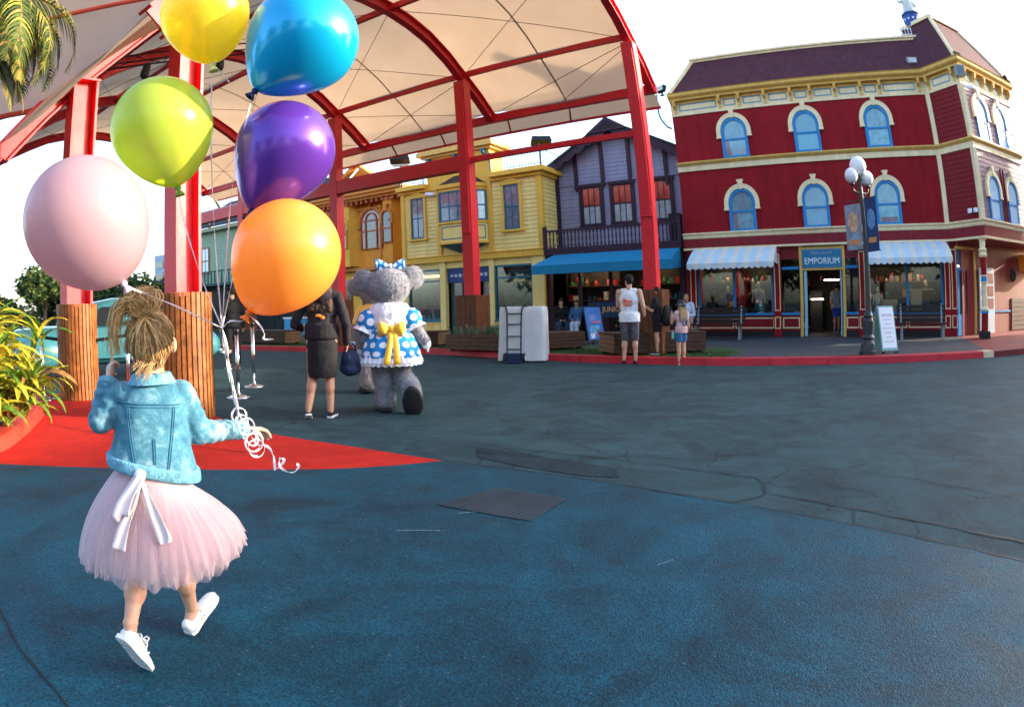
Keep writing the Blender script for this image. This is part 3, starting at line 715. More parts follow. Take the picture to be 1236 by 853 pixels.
for x0, x1, mids in ((-4.79,-2.15,(-3.52,)), (1.05,3.87,(2.53,))):
    b = MB()
    for x in (x0+.04, *mids, x1-.04): b.box(x-.045, x+.045, GY+.03, GY+.12, .842, 2.45)
    b.box(x0, x1, GY+.033, GY+.117, 2.38, 2.45); b.build('shop_window_frame', m_bluefr, store)
    xs = [x0+.085, *[v for mm in mids for v in (mm-.045, mm+.045)], x1-.085]
    for q in range(0, len(xs), 2):
        b = MB(); b.box(xs[q], xs[q+1], GY+.07, GY+.08, .842, 2.38); b.build('window_pane', m_shopglass, store)
stock(store, -4.75, -2.2, GY+1.1, .3, 2.3, 11, .8); stock(store, 1.1, 3.8, GY+1.2, .3, 2.2, 12, .8)
mannequin(store, -2.75, GY+.55, .5, mat('display_shirt', (.5,.38,.36), .8), GOODS[0], 1.35)
mannequin(store, -3.85, GY+.6, .5, GOODS[3], GOODS[7], 1.2)
mannequin(store, 3.3, GY+.6, .5, GOODS[7], GOODS[3], 1.3); mannequin(store, 1.5, GY+.6, .5, GOODS[4], GOODS[0], 1.1)
b = MB(); b.rings([[Vector((-3.34+.05*math.sin(z*5)-.1,GY+.35,z)), Vector((-3.2+.05*math.sin(z*5+.4)+.02,GY+.33,z)), Vector((-3.2+.05*math.sin(z*5+.4)+.02,GY+.36,z)), Vector((-3.34+.05*math.sin(z*5)-.1,GY+.38,z))] for z in [.85+.1*k for k in range(15)]], 0, True, True, True); b.build('red_drape', mat('red_cloth', (.5,.02,.02), .7), store)
for bx_ in ((2.7,3.1,GY+.35,GY+.75,.5,1.45),(2.62,3.55,GY+.33,GY+.9,1.452,1.5),(1.6,2.2,GY+.4,GY+.8,.5,1.2)): b = MB(); b.box(*bx_); b.build('display_cabinet', mat('light_timber', (.55,.36,.16), .5, bump=.1), store)
for x, y in ((-3.9,GY+.7),(-2.7,GY+.7),(1.7,GY+.7),(2.9,GY+.7),(3.5,GY+.8)):
    b = MB(); b.lathe([(.001,0),(.06,.0),(.06,.03),(.001,.03)], 10, 0, None, (x,y,2.36)); b.build('downlight', m_lamp_warm, store)
# doorway with splayed side lights
b = MB(); b.box(-1.24,-1.14,GY-.02,GY+.16,.12,2.84); b.box(.24,.34,GY-.02,GY+.16,.12,2.84); b.box(-1.14,.24,GY-.02,GY+.16,2.72,2.80); b.box(-1.14,.24,GY-.02,GY+.16,2.10,2.17); b.build('door_frame', m_gold, store)
for xa_, xb_ in ((-1.1,-1.0),(.16,.2)): b = MB(); b.box(xa_,xb_,GY+.0,GY+.12,.14,2.08); b.build('door_jamb', mat('pale_blue_jamb', (.25,.45,.55), .4), store)
sg = MB(); sg.box(-1.12,.22,GY-.045,GY+.1,2.175,2.715); sgn = sg.build('sign_board', mat('sign_blue', (.025,.16,.27), .45), store)
text('EMPORIUM', .27, mat('sign_letters', (.75,.8,.8), .5), sgn, face_m((-.45,GY-.05,2.36), (1,0,0)), sx=.92)
text('MAIN STREET', .12, mat('sign_letters_dim', (.28,.36,.40), .5), sgn, face_m((-.45,GY-.05,2.60), (1,0,0)), sx=1.05)
b = MB(); b.strip([(-1.12,2.175),(.22,2.175),(.22,2.715),(-1.12,2.715)], [(-1.09,2.205),(.19,2.205),(.19,2.685),(-1.09,2.685)], (0,GY-.052,0), (1,0,0), (0,0,1), .02); b.build('sign_border', m_bluefr, sgn)
for x0, x1 in ((-1.86,-1.26),(.36,.78)):
    b = MB(); b.box(x0,x1,GY+.07,GY+.08,.842,2.70); b.build('side_light', m_shopglass, store)
    b = MB(); b.box(x0,x1,GY+.04,GY+.11,2.14,2.22); b.build('side_light_rail', m_bluefr, store)
b = MB(); b.box(-1.0,-.55,GY+2.2,GY+2.6,.15,1.5); b.box(-.4,.1,GY+2.9,GY+3.3,.15,1.3); b.box(-1.0,.1,GY+3.6,GY+3.8,.15,1.9); b.build('shop_shelving', m_dark, store)
stock(store, -1.9, 1.0, GY+3.9, .2, 2.2, 14, .7, 'back_shelves')
for x0, x1, y, z in ((-.45,.12,GY+2.6,1.86),(-.95,-.5,GY+1.9,1.22)):
    b = MB(); b.box(x0,x1,y,y+.05,z,z+.03); b.build('strip_light', m_strip, store)
# striped awnings with scalloped skirts
m_aw_w = mat('awning_cream', (.66,.65,.57), .8, var=.08); m_aw_b = mat('awning_blue', (.48,.62,.68), .8, var=.08)
def striped_awning(x0, x1, yt, zt, yf, zf, n=14):
    a = MB(); sk = MB(); w_ = (x1-x0)/n
    pr = [(yt,zt),(yt-(yt-yf)*.35,zt-(zt-zf)*.22),(yt-(yt-yf)*.7,zt-(zt-zf)*.58),(yf,zf)]
    for k in range(n):
        a0, a1 = x0+k*w_, x0+(k+1)*w_
        a.rings([[Vector((a0,y,z)), Vector((a1,y,z)), Vector((a1,y,z-.012)), Vector((a0,y,z-.012))] for y, z in pr], k % 2, True, True, True)
        hem = [(0,0),(w_,0),(w_,-.13)] + [(w_*(1-t/6), -.13-.05*math.sin(PI*t/6)) for t in range(1,6)] + [(0,-.13)]
        sk.prism(hem[::-1], (a0,yf-.004,zf), (1,0,0), (0,0,1), .01, k % 2)
    for xe in (x0, x1): a.add([Vector((xe,y,z-.006)) for y, z in pr] + [Vector((xe,yt,zf-.02)), ], [(0,1,2,3,4)], 1)
    o = a.build('awning', [m_aw_b, m_aw_w], store, fix=True); sk.build('awning_skirt', [m_aw_b, m_aw_w], o)
    f = MB(); f.tube([(x0,yf+.03,zf-.03),(x1,yf+.03,zf-.03)], .016, 6)
    for xe in (x0+.06, x1-.06): f.tube([(xe,yf+.03,zf-.03),(xe,yt,zt-.45)], .014, 6)
    f.build('awning_frame', m_white, o)
striped_awning(-4.82,-1.98, Y0-.08, 2.86, 19.3, 2.33); striped_awning(1.10,3.98, Y0-.08, 2.86, 19.3, 2.33)
# the open porch under the turret
b = MB(); q0 = Vector((4.45,20.75,0)); q1 = Vector((9.4,25.7,0)); uq = (q1-q0).normalized()
m_porch = mat('porch_red', (.23,.035,.03), .6, var=.12)
b.bar(q0+Vector((.1,-.0,1.5)), q1+Vector((0,0,1.5)), .1, 2.76); b.build('porch_wall', m_porch, store)
b = MB(); b.prism([(D.x,D.y+.05),(E_.x,E_.y+.06),(RE.x-.05,RE.y),(RE.x+1.0,RE.y+3),(4.3,26)], (0,0,2.86), (1,0,0), (0,1,0), .03); b.build('porch_ceiling', mat('porch_ceiling_brown', (.15,.06,.04), .7), store)
nq = Vector((uq.y,-uq.x,0))
def on_q(t, z, out=.06): p = q0 + uq*t + nq*out; return Vector((p.x,p.y,z))
def qbox(name, t0, t1, z0, z1, o0, o1, m, par=store):
    mb = MB(); a, b2 = on_q(t0,(z0+z1)/2,(o0+o1)/2), on_q(t1,(z0+z1)/2,(o0+o1)/2); mb.bar(a, b2, abs(o1-o0), z1-z0); return mb.build(name, m, par)
dr = qbox('side_door', -.2, .55, .14, 2.1, .05, .11, m_bluefr); qbox('door_glass', -.08, .43, .75, 2.0, .11, .118, m_darkglass, dr)
qbox('transom', -.2, .9, 2.16, 2.6, .05, .10, mat('transom_blue', (.03,.09,.16), .3)); qbox('door_surround', -.25, 1.05, 2.62, 2.70, .05, .16, m_gold); qbox('door_surround', .95, 1.05, .14, 2.6, .05, .16, m_gold)
dl = qbox('open_door_leaf', 1.15, 2.3, .14, 2.12, .22, .27, mat('pale_door', (.42,.52,.58), .45))
for k in range(3):
    for c in range(2): qbox('door_light', 1.27+c*.5, 1.70+c*.5, .88+k*.38, 1.20+k*.38, .27, .278, m_maroon, dl)
qbox('dado', 2.5, 4.05, .76, .82, .05, .12, m_bluefr)
for t0, t1, z0, z1 in ((2.55,2.95,.3,.68),(3.05,3.45,.3,.68),(3.1,3.2,.9,2.6),(3.3,3.48,1.1,2.6)):
    mb = MB(); 
    for (ta,tb_,za,zb) in ((t0,t1,z0,z0+.03),(t0,t1,z1-.03,z1),(t0,t0+.03,z0+.03,z1-.03),(t1-.03,t1,z0+.03,z1-.03)): mb.bar(on_q(ta,(za+zb)/2,.07), on_q(tb_,(za+zb)/2,.07), .03, zb-za)
    mb.build('panel_moulding', m_cream, store)
for k in range(7): qbox('wainscot_board', 4.15, 6.6, .16+k*.15, .16+k*.15+.135, .05, .12, mat('wainscot', (.06,.02,.02), .6))
qbox('orange_awning', 5.0, 6.4, 2.1, 2.65, .1, .5, mat('orange_canvas', (.75,.28,.03), .7))
b = MB(); c_ = on_q(4.35,1.95,.12)
for k in range(14): t = 2*PI*k/14; b.ell(c_ + uq*(.16*math.cos(t)) + Vector((0,0,.16*math.sin(t))), .065, 0, 7, 5)
b.build('wreath', mat('wreath_green', (.03,.05,.03), .9), store)
# turned porch post
pp = MB(); px, py = 5.08, 19.3
pp.cbox((px,py,.22), (.34,.34,.2), 3); pp.lathe([(.13,.32),(.13,.78),(.11,.8)], 8, 0, None, (px,py,0)); pp.lathe([(.15,.8),(.15,.86)], 16, 2, None, (px,py,0)); pp.lathe([(.13,.86),(.15,.9),(.12,.96),(.09,.98),(.085,1.55),(.11,1.6)], 16, 1, None, (px,py,0))
pp.lathe([(.12,1.6),(.12,1.64)], 16, 1, None, (px,py,0)); pp.lathe([(.11,1.64),(.11,1.78)], 16, 2, None, (px,py,0)); pp.lathe([(.12,1.78),(.12,1.82)], 16, 1, None, (px,py,0)); pp.lathe([(.10,1.82),(.11,2.3)], 16, 0, None, (px,py,0)); pp.lathe([(.13,2.3),(.16,2.36),(.12,2.42),(.16,2.5),(.1,2.55),(.1,2.72),(.17,2.82),(.17,2.835)], 16, 1, None, (px,py,0))
pp.build('porch_post', [m_crimson, m_cream, m_bluefr, m_black], store, False)
for x in (4.55,4.95): 
    b = MB(); p = D + usp*(1.05 if x < 4.7 else 1.3); b.cbox((p.x-.05,p.y-.1,3.62), (.13,.16,.12)); b.build('spotlight', m_white, store)
def floodlight(label, pos, yaw, m=m_black, group='floodlights on the roofs'):
    r_ = thing('floodlight', label, 'floodlight', pos, yaw, group, world=False)
    b = MB(); b.prism([(-.16,-.08),(.16,-.08),(.2,.12),(-.2,.12)], (0,-.14,.22), (1,0,0), (0,.3,1), .14); b.build('housing', m, r_)
    b = MB(); b.box(-.15,.15,-.16,-.145,.16,.3); b.build('lens', mat('flood_lens', (.5,.55,.55), .15), r_)
    b = MB(); b.bar((0,-.05,0),(0,-.05,.16),.05,.05); b.cbox((0,-.05,.01),(.16,.14,.02)); b.build('bracket', m_black, r_)
    return r_
floodlight('small floodlight on the left end of the crimson store cornice', (-5.35,20.45,7.99), R(-30))
floodlight('floodlight on the far right end of the crimson store cornice', (8.1,22.3,7.99), R(45))
floodlight('small pale floodlight low on the brown mansard slope', (3.85,20.75,8.15), R(10), mat('grey_metal', (.3,.32,.33), .5))
sb = thing('loudspeaker', 'grey box loudspeaker fixed under the cornice corner of the crimson store', 'loudspeaker', (5.3,19.42,7.42))
b = MB(); b.cbox((5.3,19.42,7.57), (.34,.30,.30), 0, None); b.build('cabinet', mat('speaker_grey', (.30,.33,.34), .6), sb); b = MB(); b.cbox((5.3,19.262,7.57), (.28,.01,.24)); b.build('grille', mat('speaker_grille', (.16,.18,.19), .8), sb)
cmr = thing('security_camera', 'white security camera on a bracket below the cornice of the crimson store', 'security camera', (5.5,19.55,7.15))
b = MB(); b.cap((5.45,19.4,7.1),(5.62,19.3,7.04),.07,.06,0,10); b.build('camera_body', m_white, cmr); b = MB(); b.bar((5.45,19.75,7.2),(5.5,19.42,7.12),.05,.05); b.build('bracket', m_white, cmr)
# the statue on the turret roof
st = thing('rooftop_statue', 'pale statue on a blue starred drum on the turret roof', 'statue', (4.55,21.9,9.95))
b = MB(); b.lathe([(.36,0),(.36,.42),(.40,.43),(.40,.48),(.001,.49)], 20, 0, None, (4.55,21.9,9.95)); dru = b.build('drum', mat('drum_blue', (.02,.07,.25), .5), st)
for k in range(12):
    t = 2*PI*k/12; b = MB(); c_ = Vector((4.55+.365*math.cos(t),21.9+.365*math.sin(t),10.2)); ux_ = Vector((-math.sin(t),math.cos(t),0))
    b.prism([(.055*(1 if i % 2 == 0 else .42)*math.sin(PI*i/5), .055*(1 if i % 2 == 0 else .42)*math.cos(PI*i/5)) for i in range(10)][::-1], c_, ux_, (0,0,1), .006); b.build('star', m_white, dru)
b = MB(); X, Y, Z = 4.55,21.9,10.44
b.lathe([(.30,0),(.26,.2),(.20,.42),(.17,.6),(.12,.68)], 14, 0, None, (X,Y,Z)); b.ell((X,Y,Z+.82),(.13,.13,.16)); b.cap((X-.16,Y,Z+.55),(X-.34,Y-.1,Z+.42),.07,.05); b.cap((X-.34,Y-.1,Z+.42),(X-.5,Y-.16,Z+.72),.05,.04); b.cap((X+.16,Y,Z+.55),(X+.3,Y-.1,Z+.25),.07,.05); b.ell((X-.54,Y-.17,Z+.78),(.08,.05,.05)); b.lathe([(.14,0),(.13,.02),(.09,.1),(.001,.13)], 12, 0, None, (X,Y,Z+.9))
blob('figure', b, .03, mat('statue_stone', (.50,.53,.50), .7, var=.2, vs=6), st, 3)
# ------------------------------------------------------------------ the mauve gabled house
m_mvwall = mat('lilac_boards', (.28,.26,.34), .7, var=.1, vs=1.5, streak=.14)
m_plum = mat('plum_timber', (.040,.016,.028), .55, var=.15)
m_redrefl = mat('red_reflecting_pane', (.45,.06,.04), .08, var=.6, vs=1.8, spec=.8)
m_blind = mat('pale_curtain_pane', (.34,.36,.36), .1, var=.35, vs=3, spec=.7)
m_blueawn = mat('blue_canvas', (.012,.20,.36), .75, var=.1, vs=2)
gh = thing('gabled_house', 'lilac gabled house with plum balcony and plain blue awning', 'building', (-8,22,Z0))
GYp = 22.0; gx0, gx1, gax = -10.5, -5.2, -8.0
def gable_z(x): return 7.62 - abs(x-gax)*(.53 if x < gax else .47)
w = MB(); w.prism([(gx0,2.9),(gx1,2.9),(gx1,gable_z(gx1)),(gax,gable_z(gax)),(gx0,gable_z(gx0))], (0,GYp+.03,0), (1,0,0), (0,0,1), 4); w.build('wall', m_mvwall, gh)
w = MB(); z = 3.0
while z < 7.5:
    t = z+.15; xa = max(gx0, gax-(7.62-t)/.53) if t > gable_z(gx0) else gx0; xb = min(gx1, gax+(7.62-t)/.47) if t > gable_z(gx1) else gx1
    if xb > xa+.1: w.add([Vector(p) for p in ((xa,GYp,z),(xb,GYp,z),(xb,GYp-.02,z),(xa,GYp-.02,z),(xa,GYp,t),(xb,GYp,t),(xb,GYp-.003,t),(xa,GYp-.003,t))], [(0,1,2,3),(3,2,6,7),(4,7,6,5)])
    z = t
o = w.build('boarding', m_mvwall, gh); o['kind'] = 'stuff'
r = MB(); 
for xa, za, xb, zb in ((gx0-.35,gable_z(gx0)-.2+.15,gax,7.80),(gax,7.80,gx1+.3,gable_z(gx1)-.14+.15)):
    r.add([Vector(p) for p in ((xa,GYp-.55,za),(xb,GYp-.55,zb),(xb,26,zb),(xa,26,za),(xa,GYp-.55,za-.1),(xb,GYp-.55,zb-.1),(xb,26,zb-.1),(xa,26,za-.1))], [(0,1,2,3),(7,6,5,4),(0,4,5,1),(3,2,6,7),(0,3,7,4),(1,5,6,2)])
r.build('roof', mat('slate_roof', (.03,.025,.03), .8, var=.25, bump=.3, bs=30), gh)
def scalloped(x0, x1, n, name='bargeboard'):
    top = []; bot = []
    for k in range(n*8+1):
        x = x0+(x1-x0)*k/(n*8); z = gable_z(x)+.09; top.append((x,z)); bot.append((x, z-.26-.11*abs(math.sin(PI*k/8))))
    b = MB(); b.strip(top, bot, (0,GYp-.5,0), (1,0,0), (0,0,1), .06, 0, False); return b.build(name, m_plum, gh, fix=True)
scalloped(gx0-.3, gax, 6); scalloped(gax, gx1+.25, 6)
b = MB(); b.prism([(-.85,-.40),(.85,-.36),(0,.16)], (gax,GYp-.58,7.74), (1,0,0), (0,0,1), .12); b.build('gable_cap', m_plum, gh)
b = MB(); b.prism([(-.55,-.27),(.55,-.25),(0,.07)], (gax,GYp-.59,7.70), (1,0,0), (0,0,1), .02); b.build('gable_panel', mat('gable_panel_dark', (.02,.012,.016), .7), gh)
for x, zb in ((gx0+.06,3.0),(-9.62,5.5),(-8.52,5.55),(-7.42,5.55),(-6.0,5.4)):
    zt = gable_z(x)-.05; b = MB(); b.box(x-.07, x+.07, GYp-.10, GYp, zb, zt); b.prism([(-.1,0),(.1,0),(0,-.16)][::-1], (x,GYp-.12,zb), (1,0,0), (0,0,1), .1); b.build('timber', m_plum, gh)
b = MB(); b.box(gx0, gx1, GYp-.06, GYp, 5.60, 5.66); b.build('rail_board', m_mvwall, gh)
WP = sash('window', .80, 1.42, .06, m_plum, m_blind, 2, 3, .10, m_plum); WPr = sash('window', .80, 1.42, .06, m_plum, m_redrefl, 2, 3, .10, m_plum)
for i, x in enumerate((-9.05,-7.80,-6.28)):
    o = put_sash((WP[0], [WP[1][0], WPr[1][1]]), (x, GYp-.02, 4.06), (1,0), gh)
# balcony in front of the wall
b = MB(); b.box(-10.42,-5.25,20.45,22.0,2.93,3.06); b.build('balcony_floor', m_plum, gh)
b = MB(); b.box(-10.42,-5.25,20.43,20.53,3.07,3.17); b.box(-10.42,-5.25,20.44,20.52,3.74,3.81); b.build('balcony_rail', m_plum, gh)
bal = MB(); bal.lathe([(.035,0),(.035,.1),(.018,.14),(.032,.3),(.018,.46),(.035,.48),(.035,.57)], 8)
bal_m = bal.mesh('baluster', m_plum)
for k in range(36): o = link('baluster', bal_m, gh); o.location = Vector((-10.3 + k*4.98/35, 20.48, 3.17)) - base_of(gh)
for x in (-10.36,-5.31): b = MB(); b.box(x-.06,x+.06,20.42,20.54,3.06,3.95); b.build('newel_post', m_plum, gh)
a = MB(); pr = [(20.42,2.93),(19.5,2.66),(18.95,2.48)]
a.rings([[Vector((-10.0-.10*(20.42-y),y,z)), Vector((-5.3+.05*(20.42-y),y,z)), Vector((-5.3+.05*(20.42-y),y,z-.015)), Vector((-10.0-.10*(20.42-y),y,z-.015))] for y, z in pr], 0, True, True, True)
a.rings([[Vector((-10.147,18.95,z)), Vector((-5.226,18.95,z)), Vector((-5.226,18.965,z)), Vector((-10.147,18.965,z))] for z in (2.475,2.2)], 0, True, True, True)
for x0_, x1_ in ((-10.0,-10.147),(-5.3,-5.226)): a.add([Vector((x0_,20.42,2.91)), Vector((x1_,18.96,2.47)), Vector((x1_,18.96,2.2)), Vector((x0_,20.42,2.3))], [(0,1,2,3)])
a.build('awning', m_blueawn, gh)
w = MB(); w.box(-10.5,-10.3,20.7,22,.12,2.92); w.box(-5.42,-5.25,20.7,22,.12,2.92); w.box(-10.3,-5.42,20.75,20.9,2.5,2.92); w.build('shopfront_wall', m_plum, gh)
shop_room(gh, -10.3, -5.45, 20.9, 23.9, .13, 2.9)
for x in (-9.2,-8.0,-6.7): b = MB(); b.box(x-.06,x+.06,20.78,20.9,.13,2.5); b.build('shopfront_post', m_plum, gh)
for xa_, xb_ in ((-10.3,-8.06),(-6.64,-5.42)): b = MB(); b.box(xa_,xb_,20.72,20.9,.13,.75); b.build('bulkhead', m_plum, gh)
stock(gh, -10.1, -8.1, 22.0, .8, 2.35, 21, .9); stock(gh, -6.6, -5.5, 22.0, .8, 2.35, 22, .9); stock(gh, -7.9, -6.7, 23.6, .4, 2.3, 23, .9)
for x, y in ((-9.7,21.6),(-8.9,21.6),(-8.3,21.6),(-7.3,22.4),(-6.3,21.6)):
    b = MB(); b.lathe([(.001,0),(.07,.0),(.07,.03),(.001,.03)], 10, 0, None, (x,y,2.5)); b.build('downlight', m_lamp_warm, gh)
spk = thing('balcony_loudspeaker', 'tall black loudspeaker standing at the right end of the plum balcony', 'loudspeaker', (-5.55,21.0,3.06))
b = MB(); b.cbox((-5.55,21.0,3.58), (.42,.36,1.04)); b.build('cabinet', m_black, spk); b = MB(); b.cbox((-5.55,20.812,3.58), (.36,.012,.96)); b.build('grille', mat('black_cloth', (.02,.02,.02), .9), spk)
dp = thing('drain_pipe', 'thin teal pipe between the lilac house and the crimson store', 'pipe', (-5.45,20.3,7.4))
b = MB(); b.tube(smooth_path([(-5.55,20.25,8.0),(-5.55,20.25,7.3),(-5.35,20.3,6.9),(-5.2,20.4,6.82)], 6), .035, 8); b.build('pipe', mat('teal_pipe', (.10,.26,.30), .5), dp)

# ------------------------------------------------------------------ the yellow boarded shop
m_yel = mat('yellow_boards', (.84,.63,.21), .65, var=.08, vs=1.5, streak=.12)
m_yeltrim = mat('yellow_trim', (.80,.44,.055), .6, var=.08, streak=.12)
m_yelpanel = mat('yellow_panel', (.80,.60,.20), .6, var=.08)
m_teal = mat('teal_trim', (.015,.13,.19), .45, var=.1)
m_curt = mat('drawn_curtain_pane', (.12,.15,.19), .1, var=.45, vs=6, spec=.7)
m_bcurt = mat('pale_blue_curtain_pane', (.30,.50,.58), .1, var=.35, vs=5, spec=.7)  # curtain pane in a paler blue
ys = thing('yellow_shop', 'yellow weatherboard shop with bay window and false front', 'building', (-13.8,22,Z0))
yx0, yx1 = -17.1, -10.5
w = MB(); w.box(yx0, yx1-.03, Y0+.03, 25.5, 3.0, 6.1); w.build('wall', m_yel, ys)
w = MB(); siding(w, (yx0,Y0+.03,0), (1,0,0), yx1-yx0-.03, 3.2, 5.95, .155, .028); siding(w, (yx1-.03,Y0+.03,0), (0,1,0), 4.5, .5, 5.95, .155, .028)
o = w.build('boarding', m_yel, ys); o['kind'] = 'stuff'
w = MB(); w.box(yx1-.2, yx1-.035, Y0+.06, 25.5, .12, 3.0); w.build('side_wall', m_yel, ys)
for x in (yx0+.09, -15.15, -12.72, yx1-.09): w = MB(); w.box(x-.09, x+.09, Y0-.05, Y0+.05, 3.2, 5.95); w.build('corner_board', m_yeltrim, ys)
w = MB(); w.box(yx1-.09+.092, yx1+.035, Y0-.05, Y0+.14, .2, 5.95); w.build('corner_board', m_yeltrim, ys)
w = MB(); w.box(yx0, yx1+.04, Y0-.09, Y0+.06, 2.98, 3.2); w.box(yx0, yx1+.06, Y0-.13, Y0+.06, 3.203, 3.24); w.build('belt', m_yeltrim, ys)
for bxs in (((yx0-.05,-15.66,Y0-.12,Y0+.2,5.9,6.02),(yx0-.05,-15.66,Y0-.3,Y0+.2,6.022,6.2)),((-12.58,yx1+.1,Y0-.12,25.5,5.9,6.02),(-12.58,yx1+.28,Y0-.3,25.5,6.022,6.14),(-12.58,yx1+.22,Y0-.22,25.5,6.142,6.22))):
    w = MB()
    for bx_ in bxs: w.box(*bx_)
    w.build('cornice', m_yeltrim, ys)
w = MB(); w.box(-15.64,-12.6,Y0-.06,21.6,5.9,7.2); w.build('false_front', m_yeltrim, ys)
w = MB(); w.box(-15.8,-12.44,Y0-.2,21.7,7.203,7.3); w.box(-15.95,-12.29,Y0-.36,21.8,7.302,7.46); w.box(-15.9,-12.34,Y0-.3,21.8,7.462,7.52); w.build('false_front_cornice', m_gold, ys)
b = MB(); b.box(-15.64,-12.6,Y0-.1,Y0-.062,6.75,6.8); b.build('false_front_rail', m_gold, ys)
for x in (-15.45,-14.15,-12.8):
    b = MB(); b.prism([(0,0),(.05,0),(.10,.16),(.2,.2),(.2,.34),(0,.34)], (x-.06,Y0-.062,6.86), (0,-1,0), (0,0,1), .12); b.build('bracket', m_teal, ys, fix=True)
YW = sash('window', .66, 1.66, .05, m_teal, m_curt, 2, 2, .11, m_yeltrim, True)
for x in (-11.76,-16.24): put_sash(YW, (x,Y0+.01,4.02), (1,0), ys)
# bay window: three faces, hipped roof, panelled apron, tapered underside
bx0, bx1, by = -15.05,-12.85, 19.95
BP = [(bx0,Y0),(bx0+.45,by),(bx1-.45,by),(bx1,Y0)]
def baybody(name, z0, z1, m, g_=0.0, par=ys):
    cx = (bx0+bx1)/2; q = [(cx+(x-cx)*(1+g_), Y0+(y-Y0)*(1+g_*1.6)) for x, y in BP]
    mb = MB(); mb.rings([[Vector((x,y,z)) for x, y in q] for z in (z0,z1)], 0, True, True, True); return mb.build(name, m, par, fix=True)
baybody('bay_apron', 3.66, 4.36, m_yelpanel); baybody('bay_sill', 4.362, 4.44, m_yeltrim, .06); baybody('bay_base', 3.58, 3.658, m_yeltrim, .05)
baybody('bay_head', 5.62, 5.74, m_yeltrim, .03); baybody('bay_cornice', 5.742, 5.88, m_yeltrim, .10); baybody('bay_core', 4.44, 5.62, m_yeltrim, -.06)
mb = MB(); cx = (bx0+bx1)/2
mb.rings([[Vector((cx+(x-cx)*1.06,Y0+(y-Y0)*1.1,5.88)) for x, y in BP], [Vector((cx+(x-cx)*.45,Y0+(y-Y0)*.2,6.32)) for x, y in BP]], 0, True, True, True); mb.build('bay_roof', mat('bay_shingle', (.05,.025,.02), .8, var=.3, bump=.4, bs=30), ys, fix=True)
mb = MB(); mb.rings([[Vector((cx+(x-cx)*1.0,Y0+(y-Y0),3.578)) for x, y in BP], [Vector((cx+(x-cx)*.15,Y0+(y-Y0)*.1,3.26)) for x, y in BP]], 0, True, True, True); mb.build('bay_corbel', m_teal, ys, fix=True)
wm1 = sash('window', 1.28, 1.16, .05, m_teal, m_curt, 2, 3); wm2 = sash('window', .72, 1.16, .05, m_teal, m_bcurt, 2, 2)
put_sash(wm1, (cx,by-.0,4.45), (1,0), ys)
for (a_, b2_) in ((BP[0],BP[1]),(BP[2],BP[3])):
    u = Vector((b2_[0]-a_[0], b2_[1]-a_[1],0)).normalized(); put_sash(wm2, ((a_[0]+b2_[0])/2, (a_[1]+b2_[1])/2, 4.45), (u.x,u.y), ys)
b = MB(); b.strip([(-.6,3.76),(.6,3.76),(.6,4.26),(-.6,4.26)], [(-.565,3.795),(.565,3.795),(.565,4.225),(-.565,4.225)], (cx,by-.012,0), (1,0,0), (0,0,1), .02); b.build('apron_line', m_teal, ys)
for s, (a_, b2_) in ((0,(BP[0],BP[1])),(1,(BP[2],BP[3]))):
    u = Vector((b2_[0]-a_[0], b2_[1]-a_[1],0)).normalized(); c_ = Vector(((a_[0]+b2_[0])/2,(a_[1]+b2_[1])/2,0)) + Vector((u.y,-u.x,0))*.012
    b = MB(); b.strip([(-.3,3.76),(.3,3.76),(.3,4.26),(-.3,4.26)], [(-.265,3.795),(.265,3.795),(.265,4.225),(-.265,4.225)], c_, u, (0,0,1), .02); b.build('apron_line', m_teal, ys)
# shopfront
w = MB(); w.box(yx0,yx1-.2,Y0+.06,Y0+.2,2.72,2.98); w.build('shopfront_header', m_yelpanel, ys)
for x, ww in ((yx0+.12,.24),(-15.08,.26),(-12.78,.2),(-10.78,.5)): b = MB(); b.box(x-ww/2,x+ww/2,Y0-.02,Y0+.2,.12,2.978); b.build('shopfront_post', m_yelpanel, ys)
for x0_, x1_ in ((-16.86,-15.21),(-12.68,-11.03)):
    b = MB(); b.box(x0_,x1_,Y0+.02,Y0+.2,.12,.62); b.build('bulkhead', m_yelpanel, ys); b = MB(); b.box(x0_,x1_,Y0-.03,Y0+.2,.622,.68); b.build('sill', m_teal, ys)
    for k in range(3): a0 = x0_+(x1_-x0_)*k/3; inset(ys, a0+.05, a0+(x1_-x0_)/3-.05, .2, .54, Y0+.02, m_yeltrim)
    f = MB(); f.strip([(x0_,.682),(x1_,.682),(x1_,2.72),(x0_,2.72)], [(x0_+.07,.75),(x1_-.07,.75),(x1_-.07,2.65),(x0_+.07,2.65)], (0,Y0+.05,0), (1,0,0), (0,0,1), .1); f.box(x0_+.07,x1_-.07,Y0+.06,Y0+.12,2.22,2.27); f.build('shop_window_frame', m_teal, ys)
    b = MB(); b.box(x0_+.07,x1_-.07,Y0+.10,Y0+.11,.75,2.65); b.build('window_pane', m_shopglass, ys)
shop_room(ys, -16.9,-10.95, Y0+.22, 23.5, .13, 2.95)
m_poster = mat('poster_blue', (.03,.13,.21), .5, var=.3, vs=4)
